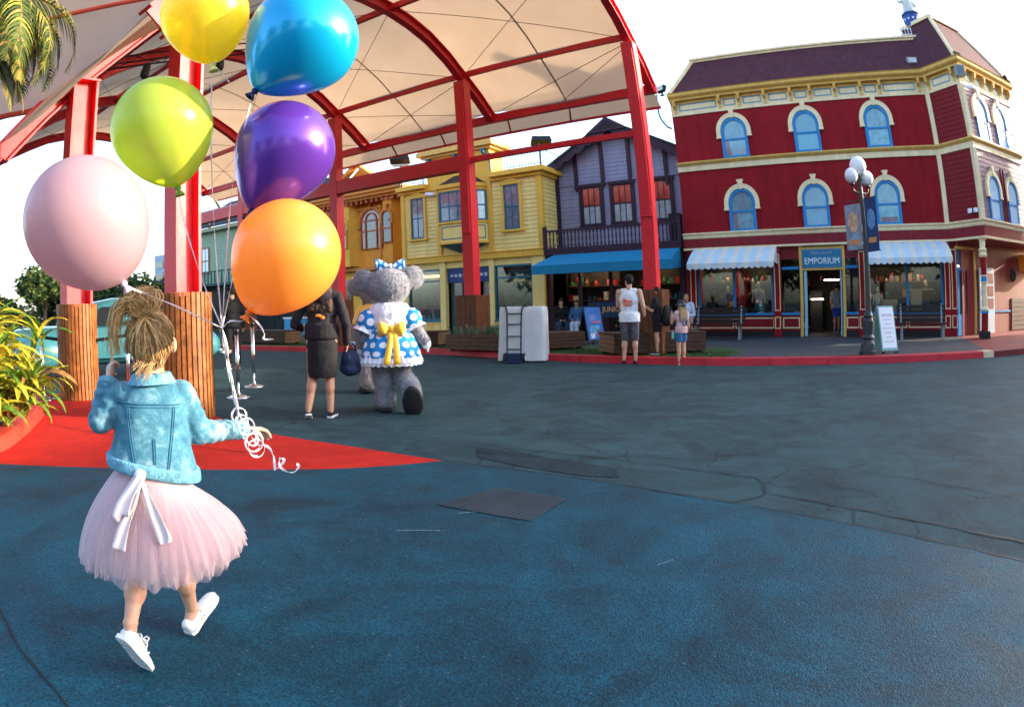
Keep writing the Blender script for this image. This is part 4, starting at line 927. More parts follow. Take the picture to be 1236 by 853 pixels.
def poster(x0_, x1_, seed, arcband):
    b = MB(); b.box(x0_,x1_,Y0+.5,Y0+.53,.75,2.55); po_ = b.build('display_board', m_poster, ys)
    rn = random.Random(seed); b = MB()
    for _ in range(26):
        b.lathe([(.001,0),(rn.uniform(.08,.2),.004),(.001,.008)], 9, rn.randrange(3), Matrix.Translation((rn.uniform(x0_+.2,x1_-.2),Y0+.495,rn.uniform(.85,1.65))) @ Matrix.Rotation(R(90),4,'X'))
    b.build('printed_foliage', [mat('print_green', (.05,.14,.03), .6), mat('print_dark', (.015,.03,.015), .6), mat('print_olive', (.14,.17,.05), .6)], po_)
    if arcband:
        c_ = ((x0_+x1_)/2, 1.55); b = MB(); b.strip([(c_[0]+.62*math.cos(R(t)), 1.6+.62*math.sin(R(t))*.9+.1) for t in range(140,39,-10)], [(c_[0]+.62*math.cos(R(t)), 1.42+.62*math.sin(R(t))*.9+.1) for t in range(140,39,-10)], (0,Y0+.49,0), (1,0,0), (0,0,1), .01, 0, False); b.build('printed_band', mat('print_orange', (.62,.30,.03), .6), po_)
        b = MB(); b.ell(((x0_+x1_)/2+.1,Y0+.42,.85), (.55,.06,.26)); b.build('display_bush', mat('display_green', (.05,.20,.05), .8, bump=.5, bs=30), ys)
poster(-16.6,-15.35,31,False); poster(-12.55,-11.15,32,True)
b = MB(); b.box(-16.7,-15.3,Y0+.25,Y0+.4,2.42,2.5); b.build('strip_light', mat('orange_strip', (1.0,.22,.06), .5, var=0, emit=2.0), ys)
stock(ys, -16.75,-15.3, Y0+.45,.7,1.2,33,1.0); 
for x0_, x1_ in ((-14.9,-14.35),(-13.35,-12.9)):
    b = MB(); b.box(x0_,x1_,Y0+.3,Y0+.34,.2,2.7); b.build('side_light', mat('teal_glass', (.02,.07,.10), .08, spec=.8), ys)
b = MB(); b.box(-14.9,-12.9,Y0+.1,Y0+.16,2.15,2.7); sgn2 = b.build('sign_board', mat('sign_navy', (.02,.05,.16), .5), ys)
for k in range(9): b = MB(); b.cbox((-14.7+k*.2,Y0+.095,2.42),(.12,.01,.07+.03*(k%3))); b.build('lettering_stroke', mat('letter_pale', (.5,.5,.55), .5), sgn2)
b = MB(); b.box(-13.75,-13.4,Y0+.9,Y0+.95,.5,1.7); b.build('orange_display', mat('orange_print', (.5,.17,.03), .6), ys)
rl = MB(); rm = MB(); rm.box(-.008,.008,-.008,.008,0,.62); rbar = rm.mesh('railing_bar', m_teal)
for (xa, xb) in ((-12.5,-10.35),(-17.0,-15.75)):
    b = MB(); b.box(xa,xb,Y0-.2,Y0-.18,6.8,6.83); b.box(xa,xb,Y0-.2,Y0-.18,6.28,6.3); b.build('roof_railing', m_teal, ys)
    n_ = int((xb-xa)/.12)
    for k in range(n_+1): o = link('railing_bar', rbar, ys); o.location = Vector((xa+(xb-xa)*k/n_, Y0-.19, 6.22)) - base_of(ys)
    for x in (xa, xb): b = MB(); b.tube([(x,Y0-.19,6.2),(x,Y0-.19,7.0)], .028, 8); b.build('railing_post', m_teal, ys)
b = MB(); b.box(yx1+.2-.0,yx1+.22,Y0-.2,25,6.8,6.83); b.build('roof_railing', m_teal, ys)
for k in range(20): o = link('railing_bar', rbar, ys); o.location = Vector((yx1+.21, Y0+k*.2, 6.22)) - base_of(ys)
vent_ = thing('wall_siren', 'small white siren on the yellow wall left of the bay window', 'siren', (-15.5,20.5,5.75)); b = MB(); b.cap((-15.62,20.5,5.76),(-15.3,20.5,5.72),.085,.07,0,12); b.build('horn', m_white, vent_); b = MB(); b.box(-15.5,-15.44,20.5,20.66,5.7,5.78); b.build('bracket', m_black, vent_)
def area_light(label, pos, yaw):
    r_ = thing('area_floodlight', label, 'floodlight', pos, yaw, 'area floodlights on thin poles above the roofs', world=False)
    b = MB(); b.tube([(0,0,0),(0,0,1.0)], .03, 8); b.build('pole', m_black, r_)
    b = MB(); b.prism([(-.42,-.05),(.42,-.05),(.36,.14),(-.36,.14)], (0,-.22,1.05), (1,0,0), (0,.35,1), -.42); b.build('housing', m_black, r_, fix=True)
    b = MB(); b.cbox((0,-.1,.975),(.7,.3,.02)); b.build('lens', mat('grey_lens', (.25,.27,.28), .3), r_); return r_
area_light('black floodlight on a thin pole above the yellow shop left roof railing', (-17.0,20.6,6.2), R(35))
area_light('black floodlight on a thin pole behind the yellow shop right corner', (-11.4,22.6,6.45), R(35))

# ------------------------------------------------------------------ the orange bay fronted house
m_or = mat('orange_render', (.76,.30,.03), .65, var=.1, vs=1.5, streak=.12); m_ortrim = mat('orange_trim', (.60,.22,.03), .6, var=.1); m_orred = mat('orange_red_frame', (.42,.085,.02), .5, var=.1)
m_oryel = mat('golden_render', (.80,.43,.05), .65, var=.1, streak=.1)
oh = thing('orange_house', 'orange house with pediment and three arched upper windows', 'building', (-20,22,Z0)); OY = 21.5
w = MB(); w.box(-22.6,-17.15,OY,26,3.1,6.35); w.build('wall', m_or, oh)
w = MB(); w.box(-22.6,-17.15,OY+.1,26,.12,3.1); w.build('lower_wall', m_oryel, oh)
def obay(name, xs, z0, z1, m, out=.45, g_=0.0):
    x0_, x1_ = xs; mb = MB(); q = [(x0_-g_,OY+.02),(x0_+.25-g_*.5,OY-out-g_),(x1_-.25+g_*.5,OY-out-g_),(x1_+g_,OY+.02)]
    mb.rings([[Vector((x,y,z)) for x, y in q] for z in (z0,z1)], 0, True, True, True); return mb.build(name, m, oh, fix=True)
for xs in ((-21.95,-20.35),(-18.75,-17.75)):
    obay('bay', xs, 3.15, 5.95, m_oryel if xs[0] < -20 else m_or); obay('bay_band', xs, 5.952, 6.05, m_ortrim, g_=.05)
w = MB(); w.box(-22.7,-17.1,OY-.12,OY+.1,5.72,5.8); w.box(-22.7,-17.1,OY-.6,OY+.1,6.1,6.2); w.box(-22.75,-17.1,OY-.75,OY+.3,6.202,6.34); w.box(-22.8,-17.1,OY-.85,OY+.3,6.342,6.46); w.build('cornice', m_ortrim, oh)
db = MB(); db.box(-.06,.06,-.55,-.1,-.16,0); dbm = db.mesh('dentil', m_orred)
for k in range(18): o = link('dentil', dbm, oh); o.location = Vector((-22.5+k*.31, OY, 6.095)) - base_of(oh)
b = MB(); b.prism([(-1.6,0),(1.6,0),(0,1.12)], (-19.75,OY-.5,6.7-.2), (1,0,0), (0,0,1), .6); b.build('pediment', m_or, oh)
b = MB(); b.bar((-21.5,OY-.75,6.52),(-19.75,OY-.75,7.74),.3,.14,0,(0,0,1)); b.bar((-18.0,OY-.75,6.52),(-19.75,OY-.75,7.743),.3,.14,0,(0,0,1)); b.build('pediment_trim', m_ortrim, oh)
OW1 = arched(.42, 1.46, m_ortrim, m_shopglass, m_oryel, fw=.05, trim_low=.9, archw=.07, m_backing=mat('sky_reflection_white', (.85,.83,.80), .6, var=.1))  # sky reflection painted as a white sheet behind this window's glass
OW3 = arched(.28, 1.42, m_orred, m_darkglass, m_ortrim, fw=.05, trim_low=.9, archw=.07, m_backing=m_dark)
OW2 = arched(.66, 1.84, m_orred, mat('dim_reflecting_pane', (.12,.07,.06), .06, var=.6, vs=3, spec=.8), m_ortrim, fw=.07, trim_low=1.0, archw=.10, m_backing=m_dark)
put_arch(OW1, (-21.12,OY-.46,3.97), (1,0), oh); put_arch(OW2, (-19.58,OY-.01,3.9), (1,0), oh); put_arch(OW3, (-18.25,OY-.46,4.05), (1,0), oh)
b = MB()
for x in (-19.92,-19.24): b.box(x-.03,x+.03,OY-.09,OY-.02,3.95,5.2)
b.strip([(-19.58+.37*math.cos(R(t)), 5.2+.37*math.sin(R(t))) for t in range(180,-1,-15)], [(-19.58+.31*math.cos(R(t)), 5.2+.31*math.sin(R(t))) for t in range(180,-1,-15)], (0,OY-.09,0), (1,0,0), (0,0,1), .06, 0, False); b.box(-20.2,-18.96,OY-.085,OY-.02,5.17,5.23); b.build('window_bar', m_orred, oh)
b = MB(); b.tube([(-18.8,OY-.3,3.1),(-18.8,OY-.3,5.8)], .05, 8); b.build('downpipe', m_ortrim, oh)
w = MB(); w.box(-22.7,-17.12,OY-.2,OY+.12,2.95,3.1); w.build('belt', m_ortrim, oh)
b = MB(); b.box(-20.3,-18.9,OY+.02,OY+.09,.6,2.6); b.build('shop_window', m_darkglass, oh); b = MB(); b.box(-18.4,-17.5,OY+.02,OY+.09,.15,2.4); b.build('door', mat('green_door', (.03,.07,.04), .5), oh); b = MB(); b.box(-22.3,-21.0,OY+.02,OY+.09,.6,2.6); b.build('shop_window', m_darkglass, oh)

# ------------------------------------------------------------------ the pale green house far along the row
m_sage = mat('sage_boards', (.28,.37,.24), .65, var=.1)
gn = thing('green_house', 'sage green boarded house far along the row with a pink balcony rail', 'building', (-29,22,Z0))
w = MB(); w.box(-36,-23.2,22.03,27,.12,6.2); w.build('wall', m_sage, gn); w = MB(); siding(w, (-36,22.03,0), (1,0,0), 12.8, 3.0, 6.2, .2, .03); o = w.build('boarding', m_sage, gn); o['kind'] = 'stuff'
w = MB(); w.box(-36.2,-23.1,21.6,22.3,6.2,6.4); w.build('eave', mat('sage_trim', (.35,.36,.22), .6), gn)
w = MB(); w.add([Vector(p) for p in ((-36.3,21.5,6.4),(-23.0,21.5,6.4),(-24,24.6,8.6),(-35.2,24.6,8.6))], [(0,1,2,3)]); w.build('roof', mat('dark_slate', (.03,.035,.04), .8, bump=.3), gn)
w = MB(); w.box(-36,-23.5,20.4,20.46,7.05,7.17); w.build('fascia_rail', mat('pink_rail', (.50,.24,.30), .6), gn)
w = MB(); w.box(-36,-23.5,20.6,22,2.75,2.9); w.box(-36,-23.5,20.6,20.68,3.55,3.62); w.build('balcony', mat('dark_green_timber', (.03,.08,.06), .6), gn)
bb_ = MB(); bb_.box(-.03,.03,-.03,.03,0,.65); bbm = bb_.mesh('baluster', _M['dark_green_timber'])
for k in range(34): o = link('baluster', bbm, gn); o.location = Vector((-35.8+k*.36, 20.64, 2.9)) - base_of(gn)
GWm = sash('window', .9, 1.7, .09, mat('rust_frame', (.35,.09,.04), .5), m_palepane, 2, 2)
for x in (-34.2,-30.6,-27.5): put_sash(GWm, (x,22.0,3.6), (1,0), gn)
w = MB(); w.box(-36,-23.3,21.9,22.02,.2,2.6); w.build('shopfront', mat('dark_front', (.02,.025,.025), .3), gn)
for x in (-33.9,-31.8): b = MB(); b.bar((x,22.4,6.3),(x+.9,20.5,7.9),.18,.18); b.build('eave_strut', _M['sage_trim'], gn)

# ------------------------------------------------------------------ unseen block added past the right edge of the frame to shade the plaza
nb = thing('shade_block', 'unseen brown block added past the crimson store to shade the plaza', 'building', (0,0,0), SUN_AZ, world=False)
w = MB(); w.box(26,46,-32,13,0,7.5); w.build('wall', mat('brown_block', (.16,.08,.05), .7, var=.2, bump=.3), nb); w = MB(); w.box(25.8,46.2,-32.2,13.2,7.5,7.8); w.build('parapet', m_cream, nb)
for k in range(9):
    for zz in (1.2,4.6): f = MB(); f.box(25.93,26.05,-30+k*4.4,-28.4+k*4.4,zz,zz+1.9); f.build('window', m_darkglass, nb)
# ------------------------------------------------------------------ the red steel and fabric canopy
m_steel = mat('red_steel', (.62,.010,.020), .5, var=.1, vs=3, spec=.5)
m_fabric = bpy.data.materials.new('canopy_fabric'); m_fabric.use_nodes = True
nt = m_fabric.node_tree; nt.nodes.clear(); L_ = nt.links.new
out = nt.nodes.new('ShaderNodeOutputMaterial'); df = nt.nodes.new('ShaderNodeBsdfDiffuse'); tr = nt.nodes.new('ShaderNodeBsdfTranslucent'); mx = nt.nodes.new('ShaderNodeMixShader')
tcn = nt.nodes.new('ShaderNodeTexCoord'); nn = nt.nodes.new('ShaderNodeTexNoise'); nn.inputs['Scale'].default_value = .7; nn.inputs['Detail'].default_value = 6; L_(tcn.outputs['Object'], nn.inputs['Vector'])
cr = nt.nodes.new('ShaderNodeValToRGB'); cr.color_ramp.elements[0].position = .3; cr.color_ramp.elements[0].color = (.36,.255,.165,1); cr.color_ramp.elements[1].position = .7; cr.color_ramp.elements[1].color = (.42,.305,.205,1); L_(nn.outputs[0], cr.inputs[0])
L_(cr.outputs[0], df.inputs[0]); L_(cr.outputs[0], tr.inputs[0]); mx.inputs[0].default_value = .45; L_(df.outputs[0], mx.inputs[1]); L_(tr.outputs[0], mx.inputs[2]); L_(mx.outputs[0], out.inputs[0]); _M['canopy_fabric'] = m_fabric
canopy = thing('canopy', 'red steel canopy with arched cream fabric roof over the road', 'canopy', (-8.85,9.75,0))
FX = [-4.15,-8.85,-13.55,-18.25,-22.95]
PROF = [(2.16,3.45),(2.75,4.14),(3.37,4.80),(4.03,5.46),(4.67,6.12),(5.4,6.72),(6.1,7.16),(6.8,7.52),(7.5,7.84),(8.3,8.06),(9.0,8.17),(9.75,8.2),(10.6,8.17),(11.34,8.05),(12.04,7.86),(12.8,7.52),(13.4,7.16),(14.1,6.76),(14.75,6.32)]
def arch_z(y):
    for (a, b), (c, d) in zip(PROF, PROF[1:]):
        if a <= y <= c: return b + (d-b)*(y-a)/(c-a)
    return PROF[0][1] if y < PROF[0][0] else PROF[-1][1]
def ibeam(mb, path, h, w, nx, tf=.03, tw=.025):
    """I section swept along a path lying in the plane square to nx"""
    P = [Vector(p) for p in path]; nx = Vector(nx); rs = [[], [], []]
    for i, p in enumerate(P):
        d = (P[min(i+1,len(P)-1)] - P[max(i-1,0)]).normalized(); u = d.cross(nx).normalized()
        for k, (hx, u0, u1) in enumerate(((w/2,h/2-tf,h/2),(w/2,-h/2,-h/2+tf),(tw/2,-h/2+tf+.001,h/2-tf-.001))):
            rs[k].append([p+nx*a*hx+u*b for a, b in ((-1,u0),(1,u0),(1,u1),(-1,u1))])
    for r_ in rs: mb.rings(r_, 0, True, True, True)
for x in FX:
    mb = MB(); ibeam(mb, [(x,y,z) for y, z in PROF], .30, .20, (1,0,0)); mb.build('arch', m_steel, canopy, fix=True)
def purlin(y, z, w=.10, h=.14, x0=FX[-1], x1=FX[0]):
    mb = MB(); mb.box(x0, x1, y-w/2, y+w/2, z-h/2, z+h/2); return mb.build('purlin', m_steel, canopy)
for y in (5.6,8.2,10.6,13.38): purlin(y, arch_z(y)+.02)
mb = MB(); mb.box(FX[-1]-.3,FX[0]+.12,14.72,14.86,6.2,6.42); mb.build('eave_beam', m_steel, canopy)
purlin(15.42, 6.02, .05, .06)
for x in (-4.6,-6.5,-8.4,-10.7,-12.6,-15.4,-17.3): mb = MB(); mb.bar((x,14.8,6.3),(x-.25,15.42,6.03),.04,.05); mb.build('eave_strut', m_steel, canopy)
# posts along the shop side with boxed timber feet, and the tie beam between them
m_jarrah = mat('jarrah_slat', (.12,.042,.018), .45, var=.35, vs=7, bump=.3, bs=60); m_cedar = mat('cedar_slat', (.24,.085,.024), .42, var=.5, vs=9, bump=.3, bs=60)
PY = 13.35
for x in FX[:4]:
    mb = MB(); mb.box(x-.15,x+.15,PY-.15,PY+.15,.12,7.0); po = mb.build('post', m_steel, canopy)
    mb = MB(); mb.box(x-.12,x+.12,PY-.20,PY-.151,3.0,6.8); mb.build('post_fin', m_steel, po) if x in FX[:2] else None
    for (dx, dy) in ((0,-1),(1,0),(-1,0),(0,1)):
        for k in range(4):
            o_ = -.225+.15*k; c_ = (x+dx*.285+(o_ if dx == 0 else 0), PY+dy*.285+(o_ if dy == 0 else 0), .8)
            s = MB(); s.cbox(c_, (.14 if dx == 0 else .05, .14 if dy == 0 else .05, 1.34)); s.build('slat', m_jarrah, po)
mb = MB(); mb.box(FX[1]+.15,FX[0]-.15,PY-.06,PY+.06,4.80,4.93); mb.build('tie_beam', m_steel, canopy)
for a_, b2_ in zip(FX[1:4], FX[2:5]): mb = MB(); mb.box(b2_+.15,a_-.15,PY-.14,PY+.14,4.62,5.0); mb.build('tie_beam', m_steel, canopy)
# fabric bays: each droops a little between the arches
def fabric(x0, x1, ylist, sag, name='fabric_panel', lift=.17):
    mb = MB(); nx_ = 10; rows = []
    for y, z in ylist:
        rows.append([Vector((x0+(x1-x0)*i/nx_, y, z+lift-sag*math.sin(PI*i/nx_))) for i in range(nx_+1)])
    mb.rings(rows, 0, False); return mb.build(name, m_fabric, canopy, True)
pf = [(y,z) for y, z in PROF]
for a_, b2_ in zip(FX, FX[1:]):
    fabric(b2_, a_, pf, .16)
    for f_ in (.5,):
        x_ = b2_+(a_-b2_)*f_; mb = MB(); mb.rings([[Vector((x_+dx, y, z+.155-.16*math.sin(PI*f_))) for dx in (-.022,.022)] for y, z in pf], 0, False); mb.build('fabric_seam', mat('seam_tan', (.30,.20,.12), .8), canopy)
fabric(FX[-1]-.2, FX[0], [(14.87,6.30),(15.42,6.04)], 0, 'eave_panel', 0)
# near side flap of the first bay folded out over its own rail
m_flap = m_fabric.copy(); m_flap.name = 'sunlit_flap_fabric'
for e_, c_ in zip([n for n in m_flap.node_tree.nodes if n.type == 'VALTORGB'][0].color_ramp.elements, ((.62,.42,.30,1),(.72,.50,.37,1))): e_.color = c_  # paler copy of the canopy fabric, sunlit brightness put into its colour
P_ = smooth_path([(-9.9,2.02,4.1),(-9.4,2.22,4.2),(-8.95,2.7,4.25),(-8.72,3.1,4.50),(-8.72,3.6,5.0),(-8.72,4.2,5.62),(-8.72,4.9,6.3),(-8.72,5.6,6.85)], 4)
Q_ = [Vector((-9.2,.95,5.05)).lerp(Vector((-4.9,4.44,5.0)), i/(len(P_)-1)) for i in range(len(P_))]
mb = MB(); mb.rings([[p.lerp(q,t) + Vector((0,0,-.22*math.sin(PI*t))) for p, q in zip(P_, Q_)] for t in [k/8 for k in range(9)]], 0, False); mb.build('entry_flap', m_flap, canopy, True)
mb = MB(); mb.rings([[q + Vector((.12*t,-.16*t,.28*t)) for q in Q_] for t in (0,.5,1)], 0, False); mb.build('flap_valance', m_flap, canopy, True)
m_orail = mat('orange_red_steel', (.60,.07,.03), .45)
mb = MB(); mb.tube([p + Vector((0,-.02,-.03)) for p in P_[:14]], .045, 8); mb.build('edge_rail', m_orail, canopy)
mb = MB(); mb.tube([q + Vector((0,-.02,-.02)) for q in Q_], .030, 8); mb.build('edge_rail', m_orail, canopy)
# cable bracing between the purlins
m_cable = mat('brown_cable', (.10,.035,.02), .5)
def cable(p, q, sag=.0, r=.008):
    p = Vector(p); q = Vector(q); mb = MB(); mb.tube([p.lerp(q, t/6) - Vector((0,0,sag*math.sin(PI*t/6))) for t in range(7)], r, 6); return mb.build('tie_cable', m_cable, canopy, True)
for a_, b2_ in zip(FX, FX[1:]):
    for (ya, yb) in ((5.6,8.2),(8.2,10.6),(10.6,13.38)):
        za, zb = arch_z(ya)-.05, arch_z(yb)-.05
        cable((a_,ya,za),(b2_,yb,zb)); cable((a_,yb,zb),(b2_,ya,za))
    cable((a_,13.38,7.05),(b2_,14.75,6.4)); cable((a_,14.75,6.4),(b2_,13.38,7.05)) if a_ != FX[0] else cable((a_,13.38,7.0),((a_*.45+b2_*.55),14.75,6.35))
# near columns: H sections rising out of round slatted drums
m_pinkface = m_steel
def hcolumn(x, y, z1, w, h, drum_r, drum_h, drum_n, label=None):
    mb = MB(); ibeam(mb, [(x,y,0.01),(x,y,z1)], h, w, (1,0,0), .035, .03); col = mb.build('column', m_steel, canopy, fix=True)
    mb = MB(); mb.box(x-w/2-.02,x+w/2+.02,y-h/2-.02,y+h/2+.02,z1,z1+.03); mb.build('cap_plate', m_steel, col)
    for k in range(drum_n):
        t = 2*PI*k/drum_n; c_ = Vector((x+drum_r*math.cos(t), y+drum_r*math.sin(t), drum_h/2+.01))
        s = MB(); s.cbox((0,0,0), (.035, 2*PI*drum_r/drum_n*.78, drum_h), 0, Matrix.Translation(c_) @ Matrix.Rotation(t,4,'Z')); s.build('slat', m_cedar, col)
    mb = MB(); mb.lathe([(drum_r-.03,.02),(drum_r-.03,drum_h-.03),(.001,drum_h-.03)], 24, 0, None, (x,y,0)); mb.build('drum_core', mat('drum_dark', (.02,.01,.006), .8), col)
    return col
hcolumn(-8.72, 3.36, 4.66, .30, .40, .28, 1.34, 34)
hcolumn(-6.3, 3.74, 5.25, .28, .33, .31, 1.40, 34)
tr_ = thing('lighting_truss', 'thin black lighting truss hung under the canopy roof', 'truss', (-12,6,6.6))
mb = MB(); t0 = Vector((-11.8,5.0,6.3)); t1 = Vector((-9.2,8.4,6.6)); dd = (t1-t0).normalized(); ss = dd.cross(Vector((0,0,1))).normalized()
cs = [ss*.12, -ss*.12, Vector((0,0,.2))]
for c_ in cs: mb.tube([t0+c_, t1+c_], .018, 6)
mb.build('chord', m_black, tr_)
for k in range(14):
    mb = MB(); p = t0.lerp(t1, k/14); q = t0.lerp(t1, (k+1)/14); mb.tube([p+cs[k%3], q+cs[(k+1)%3]], .010, 5); mb.build('lacing', m_black, tr_)
for k in (3,8,11):
    mb = MB(); p = t0.lerp(t1, k/14); mb.cap(p+Vector((0,0,-.1)), p+Vector((.1,-.1,-.35)), .08, .10, 0, 10); mb.build('lamp_can', m_black, tr_)
for x in (t0, t1): mb = MB(); mb.tube([x+Vector((0,0,.2)), Vector((x.x,x.y,arch_z(x.y)+.1))], .008, 5); mb.build('hanger', m_black, tr_)
hl = thing('hanging_lamp', 'round lit lamp hung from the canopy beside the green house', 'lamp', (-18.9,10.6,5.7))
mb = MB(); mb.lathe([(.02,.5),(.12,.42),(.5,.12),(.52,.08),(.001,.08)], 20, 0, None, (-18.9,10.6,5.6)); mb.build('shade', mat('lamp_shade_white', (.8,.7,.5), .5), hl); mb = MB(); mb.lathe([(.001,0),(.3,.02),(.42,.07),(.001,.075)], 18, 0, None, (-18.9,10.6,5.6)); mb.build('bulb', mat('lamp_glow', (1,.8,.5), .5, var=0, emit=4), hl); mb = MB(); mb.tube([(-18.9,10.6,6.1),(-18.9,10.6,8.1)], .012, 6); mb.build('cord', m_black, hl)
# ------------------------------------------------------------------ people: shared helpers
from mathutils.bvhtree import BVHTree
def skin(name, col): return mat(name, col, .5, var=.08, vs=8, sss=.12, spec=.35, bump=.08, bs=300)
m_skin = skin('skin_fair', (.56,.31,.21)); m_skin2 = skin('skin_tan', (.44,.23,.145))
m_shoe_w = mat('shoe_white', (.72,.72,.70), .5, var=.08, vs=12, bump=.15, bs=200); m_shoe_g = mat('shoe_grey', (.42,.43,.42), .7, var=.1); m_shoe_k = mat('shoe_black', (.015,.015,.017), .5)
m_rubber = mat('rubber_white', (.66,.67,.66), .6, var=.12, vs=20)
def basis(d, up):
    y = Vector(d).normalized(); u = Vector(up); z = (u - y*u.dot(y)).normalized(); x = y.cross(z)
    return x, y, z
def shoe(root, heel, toe, up, L_, m_up=None, m_sole=None, laces=True, stripes=False, name='shoe'):
    """low shoe: heel-bottom to toe-tip along the sole"""
    x, y, z = basis(Vector(toe)-Vector(heel), up); M = Matrix((( x.x,y.x,z.x,heel[0]),(x.y,y.y,z.y,heel[1]),(x.z,y.z,z.z,heel[2]),(0,0,0,1)))
    s = L_/.20; m_up = m_up or m_shoe_w; m_sole = m_sole or m_rubber
    prof = [(0.0,.020),(.02,.029),(.06,.027),(.10,.029),(.14,.036),(.17,.034),(.19,.024),(.20,.008)]   # along sole: half width
    def oval(yy, hw, z0, z1, n=14, flat=.55):
        out = []
        for k in range(n):
            t = 2*PI*k/n; c_, s_ = math.cos(t), math.sin(t)
            zz = z0 + (z1-z0)*(.5+.5*s_); ww = hw*(abs(c_)**.75)*(1 if c_ >= 0 else -1)*(1-.28*max(0,s_))
            out.append(M @ Vector((ww*s, yy*s, zz*s)))
        return out
    hts = [(.0,.052),(.015,.060),(.05,.058),(.08,.056),(.115,.044),(.15,.034),(.18,.028),(.197,.018)]
    mb = MB(); rs = []
    for (yy, hh) in hts:
        hw = None
        for (a, b), (c, d) in zip(prof, prof[1:]):
            if a <= yy <= c: hw = b+(d-b)*(yy-a)/(c-a)
        rs.append(oval(yy, hw*.97, .008, hh))
    mb.rings(rs, 0, True, True, True); up_o = mb.build(name, m_up, root, True)
    so_ = MB(); ou = [(-w_, yy) for yy, w_ in prof] + [(w_, yy) for yy, w_ in reversed(prof)]
    ou = [(a*1.06, b-.002+(b-.1)*.02) for a, b in ou]
    vs = [M @ Vector((a*s, b*s, zz*s)) for zz in (0, .016) for a, b in ou]; k = len(ou)
    so_.add(vs, [tuple(range(k)), tuple(range(2*k-1,k-1,-1))] + [(i, (i+1)%k, k+(i+1)%k, k+i) for i in range(k)])
    so_.build('sole', m_sole, up_o, fix=True)
    tr = MB()
    for yy in (.03,.06,.09,.12,.15): tr.add([M @ Vector((a*s, b*s, -.0015*s)) for a, b in ((-.022,yy),(.022,yy),(.022,yy+.012),(-.022,yy+.012))], [(3,2,1,0)])
    if laces: tr.build('tread', m_shoe_g, up_o)
    if laces:
        for q in range(4):
            la = MB(); yy = .088+.016*q; h_ = .058-.009*q
            la.tube([M @ Vector((-.018*s, yy*s, (h_-.004)*s)), M @ Vector((0, (yy+.004)*s, (h_+.005)*s)), M @ Vector((.018*s, yy*s, (h_-.004)*s))], .0026*s, 6); la.build('lace', m_shoe_w, up_o)
        la = MB(); b0 = Vector((0,.085,.063))
        for sx in (-1,1):
            la.tube([M @ (Vector((b0.x+sx*a, b0.y+b, b0.z+c))*s) for a, b, c in ((0,0,0),(.012,-.006,.012),(.024,-.004,.010),(.018,.004,0),(.002,.002,-.002))], .0028*s, 6)
            la.tube([M @ (Vector((b0.x+sx*a, b0.y+b, b0.z+c))*s) for a, b, c in ((0,0,0),(.014,.006,.004),(.026,.006,-.014),(.030,.004,-.03))], .0026*s, 6)
        la.build('bow_lace', m_shoe_w, up_o)
    if stripes:
        for q in range(3):
            for sx in (-1, 1):
                st_ = MB(); a = .072+.018*q
                st_.add([M @ (Vector(p)*s) for p in ((sx*.0295,a,.016),(sx*.0300,a+.008,.016),(sx*.0235,a+.018,.042),(sx*.0235,a+.010,.042))], [(0,1,2,3)]); st_.build('stripe', m_shoe_w, up_o)
    return up_o
def finger(mb, base, d, nrm, L_, r, curl, n=8):
    """three bones bending towards the palm side"""
    p = Vector(base); d = Vector(d).normalized(); nrm = Vector(nrm).normalized(); ax = d.cross(nrm)
    for k, (f, c) in enumerate(((.45,curl*.6),(.32,curl),(.23,curl*.7))):
        d = Matrix.Rotation(c, 3, ax) @ d; q = p + d*L_*f; mb.cap(p, q, r*(1-.08*k), r*(.92-.1*k), 0, n); p = q
def hand(mb, wrist, d, palm, size, curls=(.5,.55,.6,.65), thumb=.5, side=1):
    """palm block, four unequal fingers and a thumb on one side; palm = direction the palm faces"""
    x, y, z = basis(d, Vector(palm)); w_ = Vector(wrist); s = size
    for a in (-.17,-.06,.06,.17): mb.cap(w_ + x*a*.7*s + y*.06*s, w_ + x*a*s*1.15 + y*.46*s, .085*s, .075*s, 0, 8)
    for k, a in enumerate((.19,.065,-.06,-.18)):
        L_ = (.46,.52,.48,.38)[k]*s; finger(mb, w_ + x*(a*side)*s + y*.48*s, y + x*(a*side*.35), z, L_, .068*s*(1,1,.96,.86)[k], curls[k])
    tb = w_ + x*(.24*side)*s + y*.14*s; td = (y*.7 + x*(.75*side) + z*.25).normalized()
    finger(mb, tb, td, (z - x*side*.6), .42*s, .078*s, thumb)
def bvh_of(o):
    me = o.data; return BVHTree.FromPolygons([v.co for v in me.vertices], [tuple(p.vertices) for p in me.polygons])

# ------------------------------------------------------------------ the girl with the balloons
girl = thing('person', 'small girl in light denim jacket and pink tulle skirt, walking away', 'person', (-1.82,.93,0), R(62.8), world=False)
b = MB(); V3 = Vector
b.ell((.020,.0,1.092),(.070,.086,.088)); b.ell((.026,.035,1.052),(.052,.055,.052)); b.cap((.024,-.008,1.03),(.020,-.012,.93),.038,.042)
b.ell((.03,.086,1.075),(.010,.014,.012)); b.ell((.03,.078,1.045),(.022,.012,.010))
for sx in (-1,1):
    b.ell((.020+sx*.074,.010,1.078),(.011,.020,.027),0,10,8,Matrix.Rotation(sx*.35,3,'Z')); b.ell((.020+sx*.028,.076,1.092),(.012,.012,.009))
b.ell((.015,-.005,.86),(.085,.062,.13)); b.ell((.015,0,.70),(.088,.068,.09)); b.ell((.015,0,.60),(.092,.075,.07))
shL, elL, wrL = V3((-.078,-.005,.925)), V3((-.150,-.01,.846)), V3((-.122,.065,.965))
shR, elR, wrR = V3((.112,-.002,.922)), V3((.165,.02,.792)), V3((.330,.130,.774))
b.cap(shL,elL,.032,.026); b.cap(elL,wrL,.026,.018); b.cap(shR,elR,.032,.026); b.cap(elR,wrR,.026,.018)
